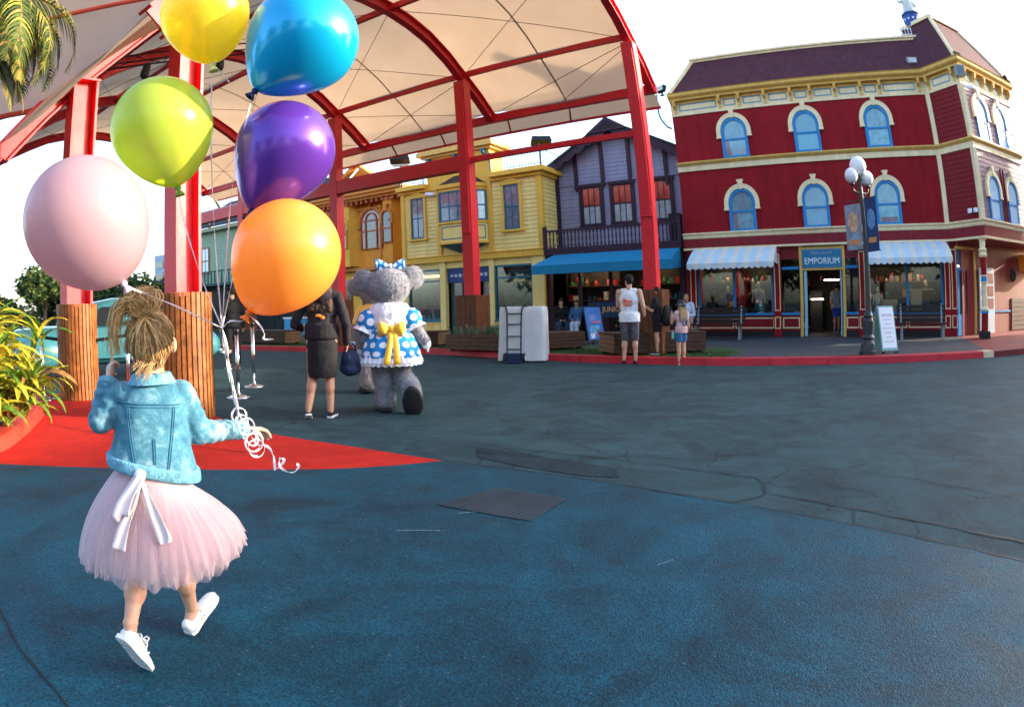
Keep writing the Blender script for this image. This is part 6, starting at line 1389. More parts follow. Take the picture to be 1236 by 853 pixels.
# ------------------------------------------------------------------ people about the street
def folk(label, loc, rz, h, sk=None, head=1.0, J=None, top=None, sleeve=.5, hem=.50, bottom=None, kind='shorts', bz=.30, hair=None, hair_len='short', hat=None, hatm=None, shoes=None, sole=None, vx=.012, group=None, wide=1.0, name='person'):
    """one figure facing +y of its own frame; J overrides joints (in metres)"""
    root = thing(name, label, 'person', loc, rz, group, world=False); sk = sk or m_skin; j = {}
    H = h
    j.update(hipL=(-.052*H,0,.52*H), hipR=(.052*H,0,.52*H), knL=(-.055*H,.01,.285*H), knR=(.055*H,.01,.285*H), anL=(-.055*H,-.01,.05*H), anR=(.055*H,-.01,.05*H),
             tdL=(-.15,1,0), tdR=(.15,1,0), shL=(-.112*H*wide,0,.805*H), shR=(.112*H*wide,0,.805*H), elL=(-.145*H*wide,-.02,.635*H), elR=(.145*H*wide,-.02,.635*H), wrL=(-.150*H*wide,.05,.49*H), wrR=(.150*H*wide,.05,.49*H),
             hdL=(0,.15,-1), hdR=(0,.15,-1), pel=(0,0,.53*H), chest=(0,0,.72*H), neck=(0,0,.835*H), headc=(0,.012*H,.925*H), look=(0,1,0))
    if J: j.update(J)
    j = {k: V3(v) for k, v in j.items()}
    b = MB(); pel, ch, nk, hc_ = j['pel'], j['chest'], j['neck'], j['headc']
    spine = (ch-pel).normalized(); q = spine.to_track_quat('Z','Y').to_matrix()
    side = V3((1,0,0)); 
    def el(c, r, M=None): b.ell(c, r, 0, 12, 9, M)
    el(pel, (.092*H*wide,.068*H,.075*H)); el(pel.lerp(ch,.5), (.082*H*wide,.060*H,.09*H)); el(ch, (.098*H*wide,.066*H,.115*H)); b.cap(ch + spine*.06*H, nk + (hc_-nk)*.4, .036*H, .034*H)
    lk = j['look'].normalized(); hs = head*H; rt = lk.cross(V3((0,0,1))).normalized(); up = rt.cross(lk); HM = Matrix((rt,lk,up)).transposed()
    el(hc_, (.043*hs,.055*hs,.064*hs), HM); el(hc_ + lk*.016*hs - up*.030*hs, (.034*hs,.040*hs,.036*hs), HM)
    b.cap(hc_ + lk*.052*hs, hc_ + lk*.062*hs - up*.012*hs, .006*hs, .009*hs); el(hc_ + lk*.050*hs - up*.032*hs, (.015*hs,.007*hs,.006*hs), HM)
    for s in (-1,1): el(hc_ + rt*(s*.044*hs) - up*.006*hs, (.007*hs,.012*hs,.018*hs), HM); el(hc_ + rt*(s*.017*hs) + lk*.050*hs + up*.004*hs, (.008*hs,.006*hs,.006*hs), HM)
    for S_, s in (('L',-1),('R',1)):
        b.cap(j['sh'+S_], j['el'+S_], .031*H*wide, .025*H); b.cap(j['el'+S_], j['wr'+S_], .025*H, .017*H)
        hand(b, j['wr'+S_], j['hd'+S_], V3((-s,.1,.1)) if abs(j['hd'+S_].x) < .8 else V3((0,0,-1)), .060*H, (.35,.4,.45,.5), .4, s)
        b.cap(j['hip'+S_], j['kn'+S_], .056*H*wide, .037*H); b.cap(j['kn'+S_], j['an'+S_], .036*H, .022*H)
        d = (j['an'+S_]-j['kn'+S_]).normalized(); back = V3((0,-1,0)) - d*V3((0,-1,0)).dot(d); el(j['kn'+S_].lerp(j['an'+S_],.3) + back*.010*H, (.034*H,.036*H,.065*H), (-d).to_track_quat('Z','Y').to_matrix())
        td = j['td'+S_].normalized(); b.cap(j['an'+S_] - td*.008*H - V3((0,0,.015*H)), j['an'+S_] + td*.06*H - V3((0,0,.034*H)), .017*H, .010*H)
    body = blob('body', b, vx*.75, sk, root, 2, .5)
    for s in (-1,1):
        e_ = MB(); e_.ell(hc_ + rt*(s*.0175*hs) + lk*.0535*hs + up*.004*hs, (.0045*hs,.0035*hs,.0035*hs), 0, 8, 6); e_.build('eye', mat('eye_dark', (.02,.015,.012), .2), body, True)
    if top:
        b = MB(); g_ = .010*H
        b.ell(pel + spine*((hem-.53)*H*.0+.035*H), (.094*H*wide+g_,.070*H+g_,.06*H), 0, 16, 10); b.ell(pel.lerp(ch,.55), (.088*H*wide+g_,.064*H+g_,.10*H), 0, 16, 10); b.ell(ch, (.100*H*wide+g_,.068*H+g_,.112*H), 0, 16, 10)
        b.cap(j['shL'] + V3(((.02 if sleeve else .050)*H,0,.008*H)), j['shR'] + V3((-(.02 if sleeve else .050)*H,0,.008*H)), (.040 if sleeve else .034)*H, (.040 if sleeve else .034)*H)
        zc = pel + spine*((hem-.53)*H)
        b.rings([[p + spine*o_ for p in [zc + q @ V3(((.094*H*wide+g_*2.2)*math.cos(t), (.070*H+g_*2.4)*math.sin(t), 0)) for t in [2*PI*k/20 for k in range(20)]]] for o_ in (0, .10*H)], 0, True, True, True)
        for S_ in 'LR':
            a0, a1, a2 = j['sh'+S_], j['el'+S_], j['wr'+S_]
            if sleeve > 0:
                b.ell(a0, .040*H*wide)
                if sleeve <= .5: b.tube([a0, a0.lerp(a1, sleeve*2)], [.041*H*wide,.038*H], 14)
                else: b.cap(a0, a1, .039*H*wide, .033*H); b.tube([a1, a1.lerp(a2, (sleeve-.5)*2)], [.033*H,.026*H], 14)
        tp_ = blob('shirt', b, vx, top, root, 2, .5, noise=.006, nscale=14)
    if bottom:
        b = MB(); b.ell(pel, (.096*H*wide+.008*H,.074*H+.006*H,.075*H), 0, 16, 10)
        if kind == 'shorts':
            for S_ in 'LR':
                a0, a1, a2 = j['hip'+S_], j['kn'+S_], j['an'+S_]
                f = (.52-bz)/.235 
                if f <= 1: b.tube([a0 + (a0-a1)*.05, a0.lerp(a1, f)], [.064*H*wide,.058*H*wide], 16); b.ell(a0, .064*H*wide)
                else: b.cap(a0, a1, .062*H*wide, .046*H); b.tube([a1, a1.lerp(a2, min(1,(f-1)))], [.046*H,.040*H], 16)
        else:
            b.rings([[V3((pel.x+rx*math.cos(t), pel.y+ry*math.sin(t), z)) for t in [2*PI*k/22 for k in range(22)]] for rx, ry, z in ((.100*H*wide,.078*H,.56*H),(.108*H*wide,.086*H,.50*H),(.102*H*wide,.080*H,bz*H+.06),(.097*H*wide,.076*H,bz*H))], 0, True, True, True)
        blob('shorts' if kind == 'shorts' else 'skirt', b, vx, bottom, root, 2, .5, noise=.006, nscale=12)
    if hair:
        b = MB(); b.ell(hc_ - lk*.006*hs + up*.010*hs, (.048*hs,.058*hs,.062*hs), 0, 16, 11, HM)
        if hair_len == 'long':
            for s in (-1,-.4,.4,1): b.cap(hc_ - lk*.030*hs + rt*(s*.034*hs), hc_ - lk*.062*hs + rt*(s*.052*hs) - V3((0,0,.20*hs)), .036*hs, .030*hs)
        if hair_len == 'pony': b.cap(hc_ - lk*.05*hs + up*.03*hs, hc_ - lk*.085*hs - up*.07*hs, .020*hs, .012*hs)
        def cutf(p, n):
            r = p - hc_; f = r.dot(lk)
            return p - lk*(f-.030*hs)*1.0 if f > .030*hs and r.dot(up) < .036*hs else p
        ho = blob('hair', b, vx*.8, hair, root, 2, .5, noise=.012 if hair_len == 'long' else .004, nscale=26, post=cutf)
    if hat == 'cap':
        b = MB(); b.rings([[hc_ + HM @ V3((.052*hs*f*math.cos(t), .060*hs*f*math.sin(t), z*hs)) for t in [2*PI*k/20 for k in range(20)]] for f, z in ((1.0,.012),(1.0,.030),(.90,.054),(.6,.070),(.1,.076))], 0, True, True, True); co_ = b.build('cap', hatm, root, True)
        b = MB(); b.rings([[hc_ + HM @ V3((.046*hs*math.cos(t)*(1-.15*k), (.050+.03*k)*hs*max(.2,math.sin(t)) , (.016-.006*k)*hs+o_)) for t in [PI*i/10 for i in range(11)]] for k, o_ in ((0,.0),(1,0),(1,-.004),(0,-.004))], 0, False); b.build('cap_peak', hatm, co_)
    if hat == 'bucket':
        b = MB(); b.rings([[hc_ + HM @ V3((.056*hs*f*math.cos(t), .064*hs*f*math.sin(t), z*hs)) for t in [2*PI*k/22 for k in range(22)]] for f, z in ((1.50,-.004),(1.30,.012),(1.0,.026),(.97,.060),(.75,.080),(.1,.084))], 0, True, True, True); b.build('sun_hat', hatm, root, True)
    if shoes:
        for S_ in 'LR':
            td = j['td'+S_].normalized(); a0 = j['an'+S_]; hh = a0 - td*.030*H - V3((0,0,.049*H))
            shoe(root, hh, hh + td*.145*H, V3((0,0,1)) if abs(td.z) < .7 else V3((0,1,.3)), .145*H, shoes, sole or m_rubber, False)
    return root, j
def cloth(n, c, **k): return mat(n, c, k.pop('r', .85), var=k.pop('v', .12), vs=k.pop('s', 6), bump=.15, bs=120, **k)
c_black = cloth('cloth_black', (.012,.012,.014)); c_navy = cloth('cloth_navy', (.012,.022,.055)); c_hood = cloth('cloth_charcoal', (.018,.015,.018)); c_white = cloth('cloth_white', (.72,.74,.78)); c_camo = cloth('cloth_camo', (.10,.09,.10), v=.75, s=14); c_blue = cloth('cloth_blue', (.02,.05,.30)); c_jean = cloth('cloth_denim', (.035,.13,.27)); c_jdark = cloth('cloth_dark_denim', (.02,.045,.09)); c_pink = cloth('cloth_pink', (.62,.40,.40)); c_pale = cloth('cloth_pale_blue', (.45,.55,.66))
h_brown = mat('hair_dark_brown', (.045,.020,.010), .5, var=.4, vs=30, bump=.5, bs=90); h_black = mat('hair_black', (.012,.009,.008), .45, var=.3, vs=30, bump=.5, bs=90); h_fair = mat('hair_fair', (.30,.19,.09), .5, var=.3, vs=30, bump=.5, bs=90)
AWAY = lambda x, y, t=0: math.atan2(y, x) - PI/2 + R(t)       # faces straight away from the viewer
# woman walking away beside the plush figures
w_, jw = folk('woman in charcoal hoodie and black skirt walking away, long brown hair', (-5.12,4.77,0), AWAY(-5.12,4.77,-6), 1.64, m_skin2, top=c_hood, sleeve=1.0, hem=.53, bottom=c_black, kind='skirt', bz=.275, hair=h_brown, hair_len='long', shoes=m_shoe_k, vx=.011, wide=.97,
     J=dict(knL=(-.11,.03,.46), anL=(-.155,-.10,.11), tdL=(-.12,.9,-.42), knR=(.07,.05,.46), anR=(.075,.02,.082), tdR=(.2,1,0), elL=(-.30,.02,1.03), wrL=(-.24,.22,.98), hdL=(.3,1,.1), elR=(.27,-.06,1.04), wrR=(.27,.04,.80)))
for (x, z, w2, h2) in ((-.02,1.12,.07,.035),(.025,1.10,.05,.04)): b = MB(); b.ell((x,-.128,z),(w2/2,.012,h2/2),0,10,7); b.build('back_print', mat('print_flame_orange', (.75,.20,.03), .7), w_)
b = MB(); b.ell((0,-.085,1.33),(.13,.075,.085)); b.cap((-.09,-.02,1.38),(.09,-.02,1.38),.05,.05); blob('hood', b, .011, c_hood, w_, 2, .5, noise=.01, nscale=16)
b = MB(); b.rings([[V3((rx*math.cos(t),ry*math.sin(t),z)) for t in [2*PI*k/24 for k in range(24)]] for rx, ry, z in ((.185,.145,.865),(.193,.152,.875),(.193,.152,.915),(.186,.146,.925))], 0, True, True, True); b.build('hem_band', mat('hoodie_rib', (.014,.012,.015), .9, bump=.2), w_, True)
bag = thing('bag', 'dark navy bag hanging from the hand of the woman in black', 'bag', (-5.02,5.10,.52))
b = MB(); b.ell((-5.02,5.10,.60),(.10,.12,.15),0,14,10); b.ell((-5.02,5.10,.52),(.11,.13,.08),0,14,10); blob('sack', b, .012, c_navy, bag, 3, .5, noise=.014, nscale=12); b = MB(); b.tube(smooth_path([(-5.07,5.06,.68),(-5.04,5.06,.79),(-4.98,5.12,.79),(-4.97,5.15,.68)],5), .008, 6); b.build('strap', c_black, bag)
# man in the white singlet
mn, jm = folk('man in white singlet with orange print, camouflage shorts and black cap', (-4.32,12.27,0), AWAY(-4.32,12.27,-14), 1.76, m_skin, top=c_white, sleeve=0, hem=.47, bottom=c_camo, bz=.27, hair=h_black, hat='cap', hatm=cloth('cap_black', (.015,.015,.017)), shoes=m_shoe_k, sole=m_shoe_k, wide=1.12, J=dict(elL=(-.26,.06,1.16), wrL=(-.20,.30,1.12), hdL=(.4,1,.2), elR=(.30,-.02,1.13), wrR=(.28,.16,.95), hdR=(-.2,.9,-.3), look=(-.75,.66,0), anL=(-.12,-.01,.085), anR=(.13,0,.085), knL=(-.105,.01,.5), knR=(.115,.01,.5), tdL=(-.3,1,0), tdR=(.6,.8,0)))
pr_ = mat('print_orange_red', (.75,.13,.04), .7)
for (x, z, w2, h2) in ((-.055,1.235,.08,.06),(.05,1.225,.10,.035),(0,1.175,.22,.018),(.0,1.145,.18,.014),(-.07,1.275,.03,.03)):
    b = MB(); b.cbox((x,-.148,z),(w2,.012,h2)); b.build('back_print', pr_, mn)
# boy with the backpack, girl in the sun hat
by_, jb = folk('boy in black with a black backpack, looking down at his hands', (-3.95,13.1,.135), AWAY(-3.95,13.1,68), 1.39, m_skin, 1.08, top=c_black, sleeve=.42, hem=.48, bottom=c_black, bz=.33, hair=h_black, shoes=m_shoe_k, J=dict(elL=(-.19,.06,.90), wrL=(-.11,.26,.99), hdL=(.2,.8,.4), elR=(.19,.06,.90), wrR=(.10,.27,.98), hdR=(-.2,.8,.4), look=(0,1,-.35)))
bp_ = thing('backpack', 'black backpack worn by the boy in black', 'backpack', (-3.95,13.1,.9), AWAY(-3.95,13.1,68), world=False)
b = MB(); b.ell((0,-.20,.05),(.145,.085,.20),0,14,10); b.ell((0,-.20,-.06),(.14,.09,.14),0,14,10); b.ell((0,-.27,-.06),(.10,.05,.10),0,12,8); blob('sack', b, .012, c_black, bp_, 2, .5, noise=.006); 
for s in (-1,1): b = MB(); b.tube(smooth_path([(s*.09,-.13,.2),(s*.11,.02,.245),(s*.11,.11,.1),(s*.12,.0,-.10),(s*.11,-.14,-.14)],5), .016, 6); b.build('strap', mat('strap_grey', (.05,.055,.06), .7), bp_)
kg_, _j = folk('girl in a navy sun hat and denim overalls at the kerb', (-3.23,12.36,0), AWAY(-3.23,12.36,40), 1.22, m_skin, 1.1, top=c_pink, sleeve=.25, hem=.50, bottom=c_jean, bz=.36, hair=h_fair, hair_len='long', hat='bucket', hatm=cloth('hat_navy', (.03,.045,.07)), shoes=cloth('shoe_pink', (.75,.30,.36)), J=dict(elL=(-.16,.12,.80), wrL=(-.09,.20,.98), hdL=(.1,.3,1), elR=(.19,-.0,.74), wrR=(.16,.12,.62)))
for s in (-1,1): b = MB(); b.tube(smooth_path([(s*.06,.098,.72),(s*.075,.085,.95),(s*.075,.0,1.02),(s*.06,-.09,.92),(s*.02,-.10,.74)],4), .014, 6); b.build('overall_strap', c_jean, kg_)
bt = thing('drink_bottle', 'small mint green drink bottle in the hand of the girl in the sun hat', 'bottle', (-3.42,12.36,.50)); b = MB(); b.lathe([(.025,0),(.028,.01),(.028,.10),(.012,.13),(.012,.15)], 10, 0, None, (-3.40,12.33,.50)); b.build('flask', mat('mint_plastic', (.25,.70,.58), .35), bt)
# seated people
def sit(h, hip, fwd=.40, spread=.09, drop=None):
    hp = hip; kz = hip+.02
    return dict(pel=(0,0,hp+.03), chest=(0,.03,hp+.03+.20*h), neck=(0,.05,hp+.03+.315*h), headc=(0,.075,hp+.03+.405*h), hipL=(-.09,0,hp), hipR=(.09,0,hp), knL=(-spread,fwd,kz), knR=(spread,fwd,kz), anL=(-spread,fwd+.02,.08), anR=(spread,fwd+.02,.08), shL=(-.11*h,.03,hp+.03+.285*h), shR=(.11*h,.03,hp+.03+.285*h), elL=(-.15*h,.08,hp+.20), elR=(.15*h,.08,hp+.20), wrL=(-.07,.30,hp+.12), wrR=(.07,.30,hp+.12), hdL=(.4,1,-.2), hdR=(-.4,1,-.2))
TOCAM = lambda x, y, t=0: math.atan2(-y, -x) - PI/2 + R(t)
folk('woman in royal blue seated on the timber bench behind the singlet man', (-4.55,14.0,.12), TOCAM(-4.55,14.0,40), 1.62, m_skin, top=c_blue, sleeve=.5, hem=.53, bottom=c_jdark, bz=.37, hair=h_brown, hair_len='pony', hat='cap', hatm=cloth('cap_navy', (.02,.03,.07)), shoes=m_shoe_w, J={**sit(1.62,.44,.42,.10), 'look':(-.3,1,-.3), 'wrL':(-.05,.36,.70), 'wrR':(.05,.34,.66)})
folk('woman in pale blue shirt seated at the window of the crimson store', (-4.72,18.75,.12), TOCAM(-4.72,18.75,-8), 1.62, m_skin2, top=c_pale, sleeve=.8, hem=.53, bottom=cloth('cloth_mauve', (.42,.36,.42)), kind='shorts', bz=.40, hair=h_fair, hair_len='short', shoes=m_shoe_w, J=sit(1.62,.52,.40,.10))
folk('person in black top and jeans seated under the blue awning', (-9.40,19.6,.12), TOCAM(-9.40,19.6,10), 1.70, m_skin, top=c_black, sleeve=1.0, hem=.53, bottom=c_jdark, bz=.06, hair=h_black, shoes=m_shoe_k, J={**sit(1.70,.44,.42,.12), 'look':(.2,1,-.5)})
folk('woman in denim shirt seated beside the person in black under the awning', (-8.85,19.75,.12), TOCAM(-8.85,19.75,-15), 1.60, m_skin2, top=c_jean, sleeve=.9, hem=.53, bottom=c_pale, bz=.06, hair=h_black, hair_len='long', shoes=m_shoe_w, J={**sit(1.60,.44,.42,.08), 'look':(-.2,1,-.4)})
folk('person in dark jacket leaning at the counter under the blue awning', (-7.45,20.1,.12), AWAY(-7.45,20.1,-50), 1.68, m_skin, top=c_navy, sleeve=1.0, hem=.50, bottom=c_black, bz=.06, hair=h_black, hair_len='pony', shoes=m_shoe_k, J=dict(elR=(.22,.2,1.08), wrR=(.12,.44,1.12), hdR=(-.2,1,0)))
folk('tall person all in black standing behind the chrome barrier posts', (-11.05,7.75,0), AWAY(-11.05,7.75,20), 1.74, m_skin, top=c_black, sleeve=1.0, hem=.50, bottom=c_black, bz=.06, hair=h_black, hat='cap', hatm=cloth('cap_black2', (.02,.02,.022)), shoes=m_shoe_k)
folk('child in red top and blue jeans with a sky blue backpack far across the street', (-16.2,15.2,.12), AWAY(-16.2,15.2,50), 1.25, m_skin2, 1.1, top=cloth('cloth_red', (.42,.02,.03)), sleeve=.4, hem=.5, bottom=c_jean, bz=.06, hair=h_black, hair_len='pony', shoes=m_shoe_w)
bp2_ = thing('backpack', 'sky blue backpack worn by the child in red', 'backpack', (-16.2,15.2,.12+.82), AWAY(-16.2,15.2,50), world=False); b = MB(); b.ell((0,-.17,.04),(.12,.08,.17),0,12,9); b.ell((0,-.23,-.03),(.08,.04,.08),0,10,7); blob('sack', b, .016, cloth('bag_sky', (.04,.40,.62)), bp2_, 2)
folk('shopper in blue shorts standing inside the crimson store doorway', (.0,22.6,.15), TOCAM(0,22.6,150), 1.60, m_skin2, top=cloth('cloth_grey', (.20,.22,.26)), sleeve=.4, hem=.5, bottom=c_blue, bz=.33, hair=h_brown, shoes=m_shoe_k)

# ------------------------------------------------------------------ the two people in plush animal suits
m_fur = mat('grey_plush', (.20,.205,.235), .95, var=.35, vs=16, bump=1.0, bs=85, sheen=.5); m_furb = mat('brown_grey_plush', (.23,.20,.19), .95, var=.35, vs=16, bump=1.0, bs=85, sheen=.5)
m_ruff = cloth('ruffle_white', (.74,.75,.80), v=.1); m_yel2 = mat('yellow_satin', (.80,.44,.03), .4, var=.12, vs=8, sheen=.3); m_solek = mat('sole_black', (.018,.018,.02), .7)
def dotted(name, base, dot, nu, nv, rad):
    m = mat(name, base, .8, var=0); nt, p_, L = nodes_of(m); uv = nt.nodes.new('ShaderNodeUVMap'); sp = nt.nodes.new('ShaderNodeSeparateXYZ'); L(uv.outputs[0], sp.inputs[0])
    def mth(op, a, c=None):
        n = nt.nodes.new('ShaderNodeMath'); n.operation = op
        for i, s in enumerate((a, c)):
            if s is None: continue
            if isinstance(s, (int, float)): n.inputs[i].default_value = s
            else: L(s, n.inputs[i])
        return n.outputs[0]
    v = mth('MULTIPLY', sp.outputs[1], nv); row = mth('FLOOR', v); u = mth('ADD', mth('MULTIPLY', sp.outputs[0], nu), mth('MULTIPLY', mth('MODULO', row, 2.0), .5))
    fu = mth('SUBTRACT', mth('FRACT', u), .5); fv = mth('SUBTRACT', mth('FRACT', v), .5); d2 = mth('ADD', mth('MULTIPLY', fu, fu), mth('MULTIPLY', fv, fv)); k = mth('LESS_THAN', d2, rad*rad)
    mx_ = nt.nodes.new('ShaderNodeMix'); mx_.data_type = 'RGBA'; L(k, mx_.inputs[0]); mx_.inputs[6].default_value = (*base,1); mx_.inputs[7].default_value = (*dot,1); L(mx_.outputs[2], p_.inputs['Base Color']); return m
def uv_rings(rs, name, m, parent, smooth=True, fix=True):
    n = len(rs[0]); mb = MB(); mb.rings(rs, 0, True); o = mb.build(name, m, parent, smooth); me = o.data; ul = me.uv_layers.new(name='UVMap'); i = 0
    for p in me.polygons:
        ks = [me.loops[l].vertex_index for l in p.loop_indices]; cols = [k % n for k in ks]; wrap = max(cols)-min(cols) > n/2
        for l, k in zip(p.loop_indices, ks):
            c = k % n; ul.data[l].uv = ((c + (n if wrap and c < n/2 else 0))/n, (k//n)/(len(rs)-1))
    return o
def plush(label, loc, rz, dress, fur, J):
    root = thing('person', label, 'person', loc, rz, 'people in grey plush animal suits', world=False); j = {k: V3(v) for k, v in J.items()}
    b = MB(); b.ell((0,.0,1.43),(.245,.235,.215),0,20,14); b.ell((0,.18,1.37),(.13,.12,.10),0,14,10)
    for s in (-1,1): b.ell((s*.285,-.005,1.50+(.03 if s > 0 else 0)),(.135,.055,.135),0,16,10,Matrix.Rotation(s*.35,3,'Z')); b.cap((s*.2,0,1.47),(s*.27,0,1.49),.07,.06)
    b.cap((0,0,1.25),(0,0,1.0),.15,.19); b.ell((0,.02,.82),(.225,.21,.24),0,16,10)
    for S_, s in (('L',-1),('R',1)):
        b.cap((s*.17,0,1.13), j['el'+S_], .085, .075); b.cap(j['el'+S_], j['wr'+S_], .075, .062)
        b.cap((s*.11,0,.70), j['kn'+S_], .125, .115); b.cap(j['kn'+S_], j['an'+S_], .115, .11)
        x_, y_, z_ = basis(j['td'+S_], j['up'+S_]); a0 = j['an'+S_]; b.cap(a0 - y_*.02 - z_*.05, a0 + y_*.20 - z_*.075, .115, .105); b.ell(a0 + y_*.10 - z_*.03, (.12,.12,.11))
    body = blob('plush_suit', b, .014, fur, root, 8, .5, noise=.010, nscale=34)
    rn = random.Random(6); fm = MB(); pol = body.data.polygons
    for _ in range(15000):
        p_ = pol[rn.randrange(len(pol))]; n_ = p_.normal; c_ = p_.center + V3((rn.gauss(0,.004),rn.gauss(0,.004),rn.gauss(0,.004))); d_ = (n_ + V3((rn.gauss(0,.5),rn.gauss(0,.5),rn.gauss(-.35,.5)))).normalized(); s_ = d_.orthogonal().normalized()*.0035; l_ = rn.uniform(.010,.024)
        fm.add([c_-s_, c_+s_, c_+d_*l_], [(0,1,2)])
    fo = fm.build('fur', fur, body); fo['kind'] = 'stuff'
    for S_ in 'LR':
        x_, y_, z_ = basis(j['td'+S_], j['up'+S_]); a0 = j['an'+S_] + y_*.09 - z_*.175; mb = MB(); M = Matrix(((x_.x,y_.x,z_.x,a0.x),(x_.y,y_.y,z_.y,a0.y),(x_.z,y_.z,z_.z,a0.z),(0,0,0,1)))
        ol = [(.115*math.cos(t)*(1+.12*math.sin(t)), .215*math.sin(t)) for t in [2*PI*k/24 for k in range(24)]]
        mb.rings([[M @ V3((a*f,c*f,z)) for a, c in ol] for f, z in ((.82,-.012),(1,0),(1,.03),(.86,.045))], 0, True, True, True); mb.build('sole', m_solek, root, True)
    for S_, s in (('L',-1),('R',1)):
        b = MB(); hand(b, j['wr'+S_] - V3(j['hd'+S_]).normalized()*.01, j['hd'+S_], V3((-s,.2,0)), .16, (.25,.3,.35,.4), .3, s); b.ell(j['wr'+S_] + V3(j['hd'+S_]).normalized()*.04, .058); blob('glove', b, .010, c_white, root, 2, .5)
    if dress:
        N = 64
        uv_rings([[V3((r_*math.cos(2*PI*k/N)*(1+.035*f*math.sin(11*2*PI*k/N)), r_*.92*math.sin(2*PI*k/N)*(1+.035*f*math.sin(11*2*PI*k/N)), z)) for k in range(N)] for r_, z, f in ((.205,.97,0),(.230,.93,.2),(.272,.87,.5),(.312,.79,.8),(.338,.71,1),(.350,.64,1))], 'skirt', dotted('dotted_blue', (.012,.20,.50), (.72,.75,.80), 15, 4, .33), root)
        for q in range(2):
            rs = []
            for r_, z in ((.330-.02*q,.665-.03*q),(.352-.015*q,.625-.03*q),(.370-.01*q,.578-.03*q)): rs.append([V3((r_*math.cos(2*PI*k/160)*(1+.03*math.sin(34*2*PI*k/160+q)), r_*.92*math.sin(2*PI*k/160)*(1+.03*math.sin(34*2*PI*k/160+q)), z + .008*math.sin(29*2*PI*k/160))) for k in range(160)])
            mb = MB(); mb.rings(rs, 0, True); mb.build('frill', m_ruff, root, True)
        b = MB(); b.ell((0,-.01,1.16),(.235,.20,.115),0,18,10); b.rings([[V3((r_*math.cos(t), r_*.9*math.sin(t), z)) for t in [2*PI*k/26 for k in range(26)]] for r_, z in ((.195,1.24),(.235,1.15),(.225,1.02),(.212,.955))], 0, True, True, True); blob('bodice', b, .014, m_ruff, root, 2, .5, noise=.012, nscale=16)
        for S_, s in (('L',-1),('R',1)):
            a0 = V3((s*.19,0,1.15)); a1 = V3((s*.19,0,1.13)).lerp(j['el'+S_], .80); d = (a1-a0); u = d.normalized(); e1 = u.orthogonal().normalized(); e2 = u.cross(e1); rs = []
            for t, r_ in ((0,.07),(.12,.105),(.4,.128),(.75,.125),(.95,.10),(1.0,.095)): rs.append([a0 + d*t + (e1*math.cos(2*PI*k/28)+e2*math.sin(2*PI*k/28))*(r_*(1+.03*math.sin(9*2*PI*k/28))) for k in range(28)])
            uv_rings(rs, 'puff_sleeve', dotted('dotted_blue_sleeve', (.012,.20,.50), (.72,.75,.80), 6, 3, .34), root)
            rs = [[a0 + d*t + (e1*math.cos(2*PI*k/60)+e2*math.sin(2*PI*k/60))*(r_*(1+.05*math.sin(14*2*PI*k/60))) for k in range(60)] for t, r_ in ((.95,.098),(1.08,.118),(1.16,.124))]; mb = MB(); mb.rings(rs, 0, True); mb.build('sleeve_frill', m_ruff, root, True)
        # yellow bow and tails behind the waist
        for s in (-1,1):
            mb = MB(); rs = []
            for t, hw, o_ in ((0,.03,.0),(.3,.062,.035),(.7,.085,.04),(1.0,.078,.012)): x = s*(.02+.135*t); rs.append([V3((x,-.215-o_,.955-hw)), V3((x,-.235-o_*1.4,.955)), V3((x,-.215-o_,.955+hw)), V3((x,-.205+.01*t,.955))])
            mb.rings(rs, 0, True, True, True); mb.build('bow_loop', m_yel2, root, True, fix=True)
            mb = MB(); rs = []
            for t in range(8): f = t/7; x = s*(.018+.042*f)+.01*math.sin(f*5); y = -.235-.165*f; z = .93-.36*f; rs.append([V3((x-.028-.008*f,y,z)), V3((x+.028+.008*f,y-.01,z+.005)), V3((x+.028+.008*f,y+.004,z+.005)), V3((x-.028-.008*f,y+.014,z))])
            mb.rings(rs, 0, True, True, True); mb.build('bow_tail', m_yel2, root, True, fix=True)
        b = MB(); b.ell((0,-.235,.955),(.035,.03,.045)); b.build('bow_knot', m_yel2, root, True)
        # dotted hair bow on the head
        for s in (-1,1):
            rs = [[V3((s*(.02+.15*t)+.02, -.02+dy, 1.655+dz*hw+.03*t)) for dy, dz in ((-.04,-1),(-.06,0),(-.04,1),(.04,1),(.06,0),(.04,-1))] for t, hw in ((0,.02),(.4,.05),(.8,.062),(1.0,.05))]
            uv_rings(rs, 'head_bow', dotted('dotted_blue_bow', (.012,.20,.50), (.72,.75,.80), 3, 3, .34), root, False)
        b = MB(); b.ell((.02,-.02,1.655),(.04,.06,.035)); b.build('head_bow_knot', _M['cloth_white'], root, True)
    else:
        b = MB(); b.ell((0,-.01,1.13),(.245,.215,.16),0,18,10); b.rings([[V3((r_*math.cos(t), r_*.9*math.sin(t), z)) for t in [2*PI*k/26 for k in range(26)]] for r_, z in ((.2,1.22),(.245,1.12),(.24,.98),(.23,.86))], 0, True, True, True)
        for S_, s in (('L',-1),('R',1)): b.cap((s*.19,0,1.14), V3((s*.17,0,1.13)).lerp(j['el'+S_],.6), .10, .098)
        blob('waistcoat', b, .014, m_yel2, root, 2, .5, noise=.01, nscale=14)
    return root
plush('person in grey plush animal suit with blue spotted dress and yellow bow, walking away', (-4.80,5.53,0), AWAY(-4.80,5.53,4), True, m_fur,
      dict(elL=(-.315,-.03,.90), wrL=(-.33,.02,.745), hdL=(-.2,.15,-1), elR=(.305,-.05,.93), wrR=(.40,.02,.80), hdR=(.5,.2,-.9), knL=(-.10,.05,.42), anL=(-.055,.02,.19), tdL=(-.12,1,0), upL=(0,0,1), knR=(.125,.05,.42), anR=(.205,-.22,.31), tdR=(.14,.50,-.86), upR=(0,.86,.50)))
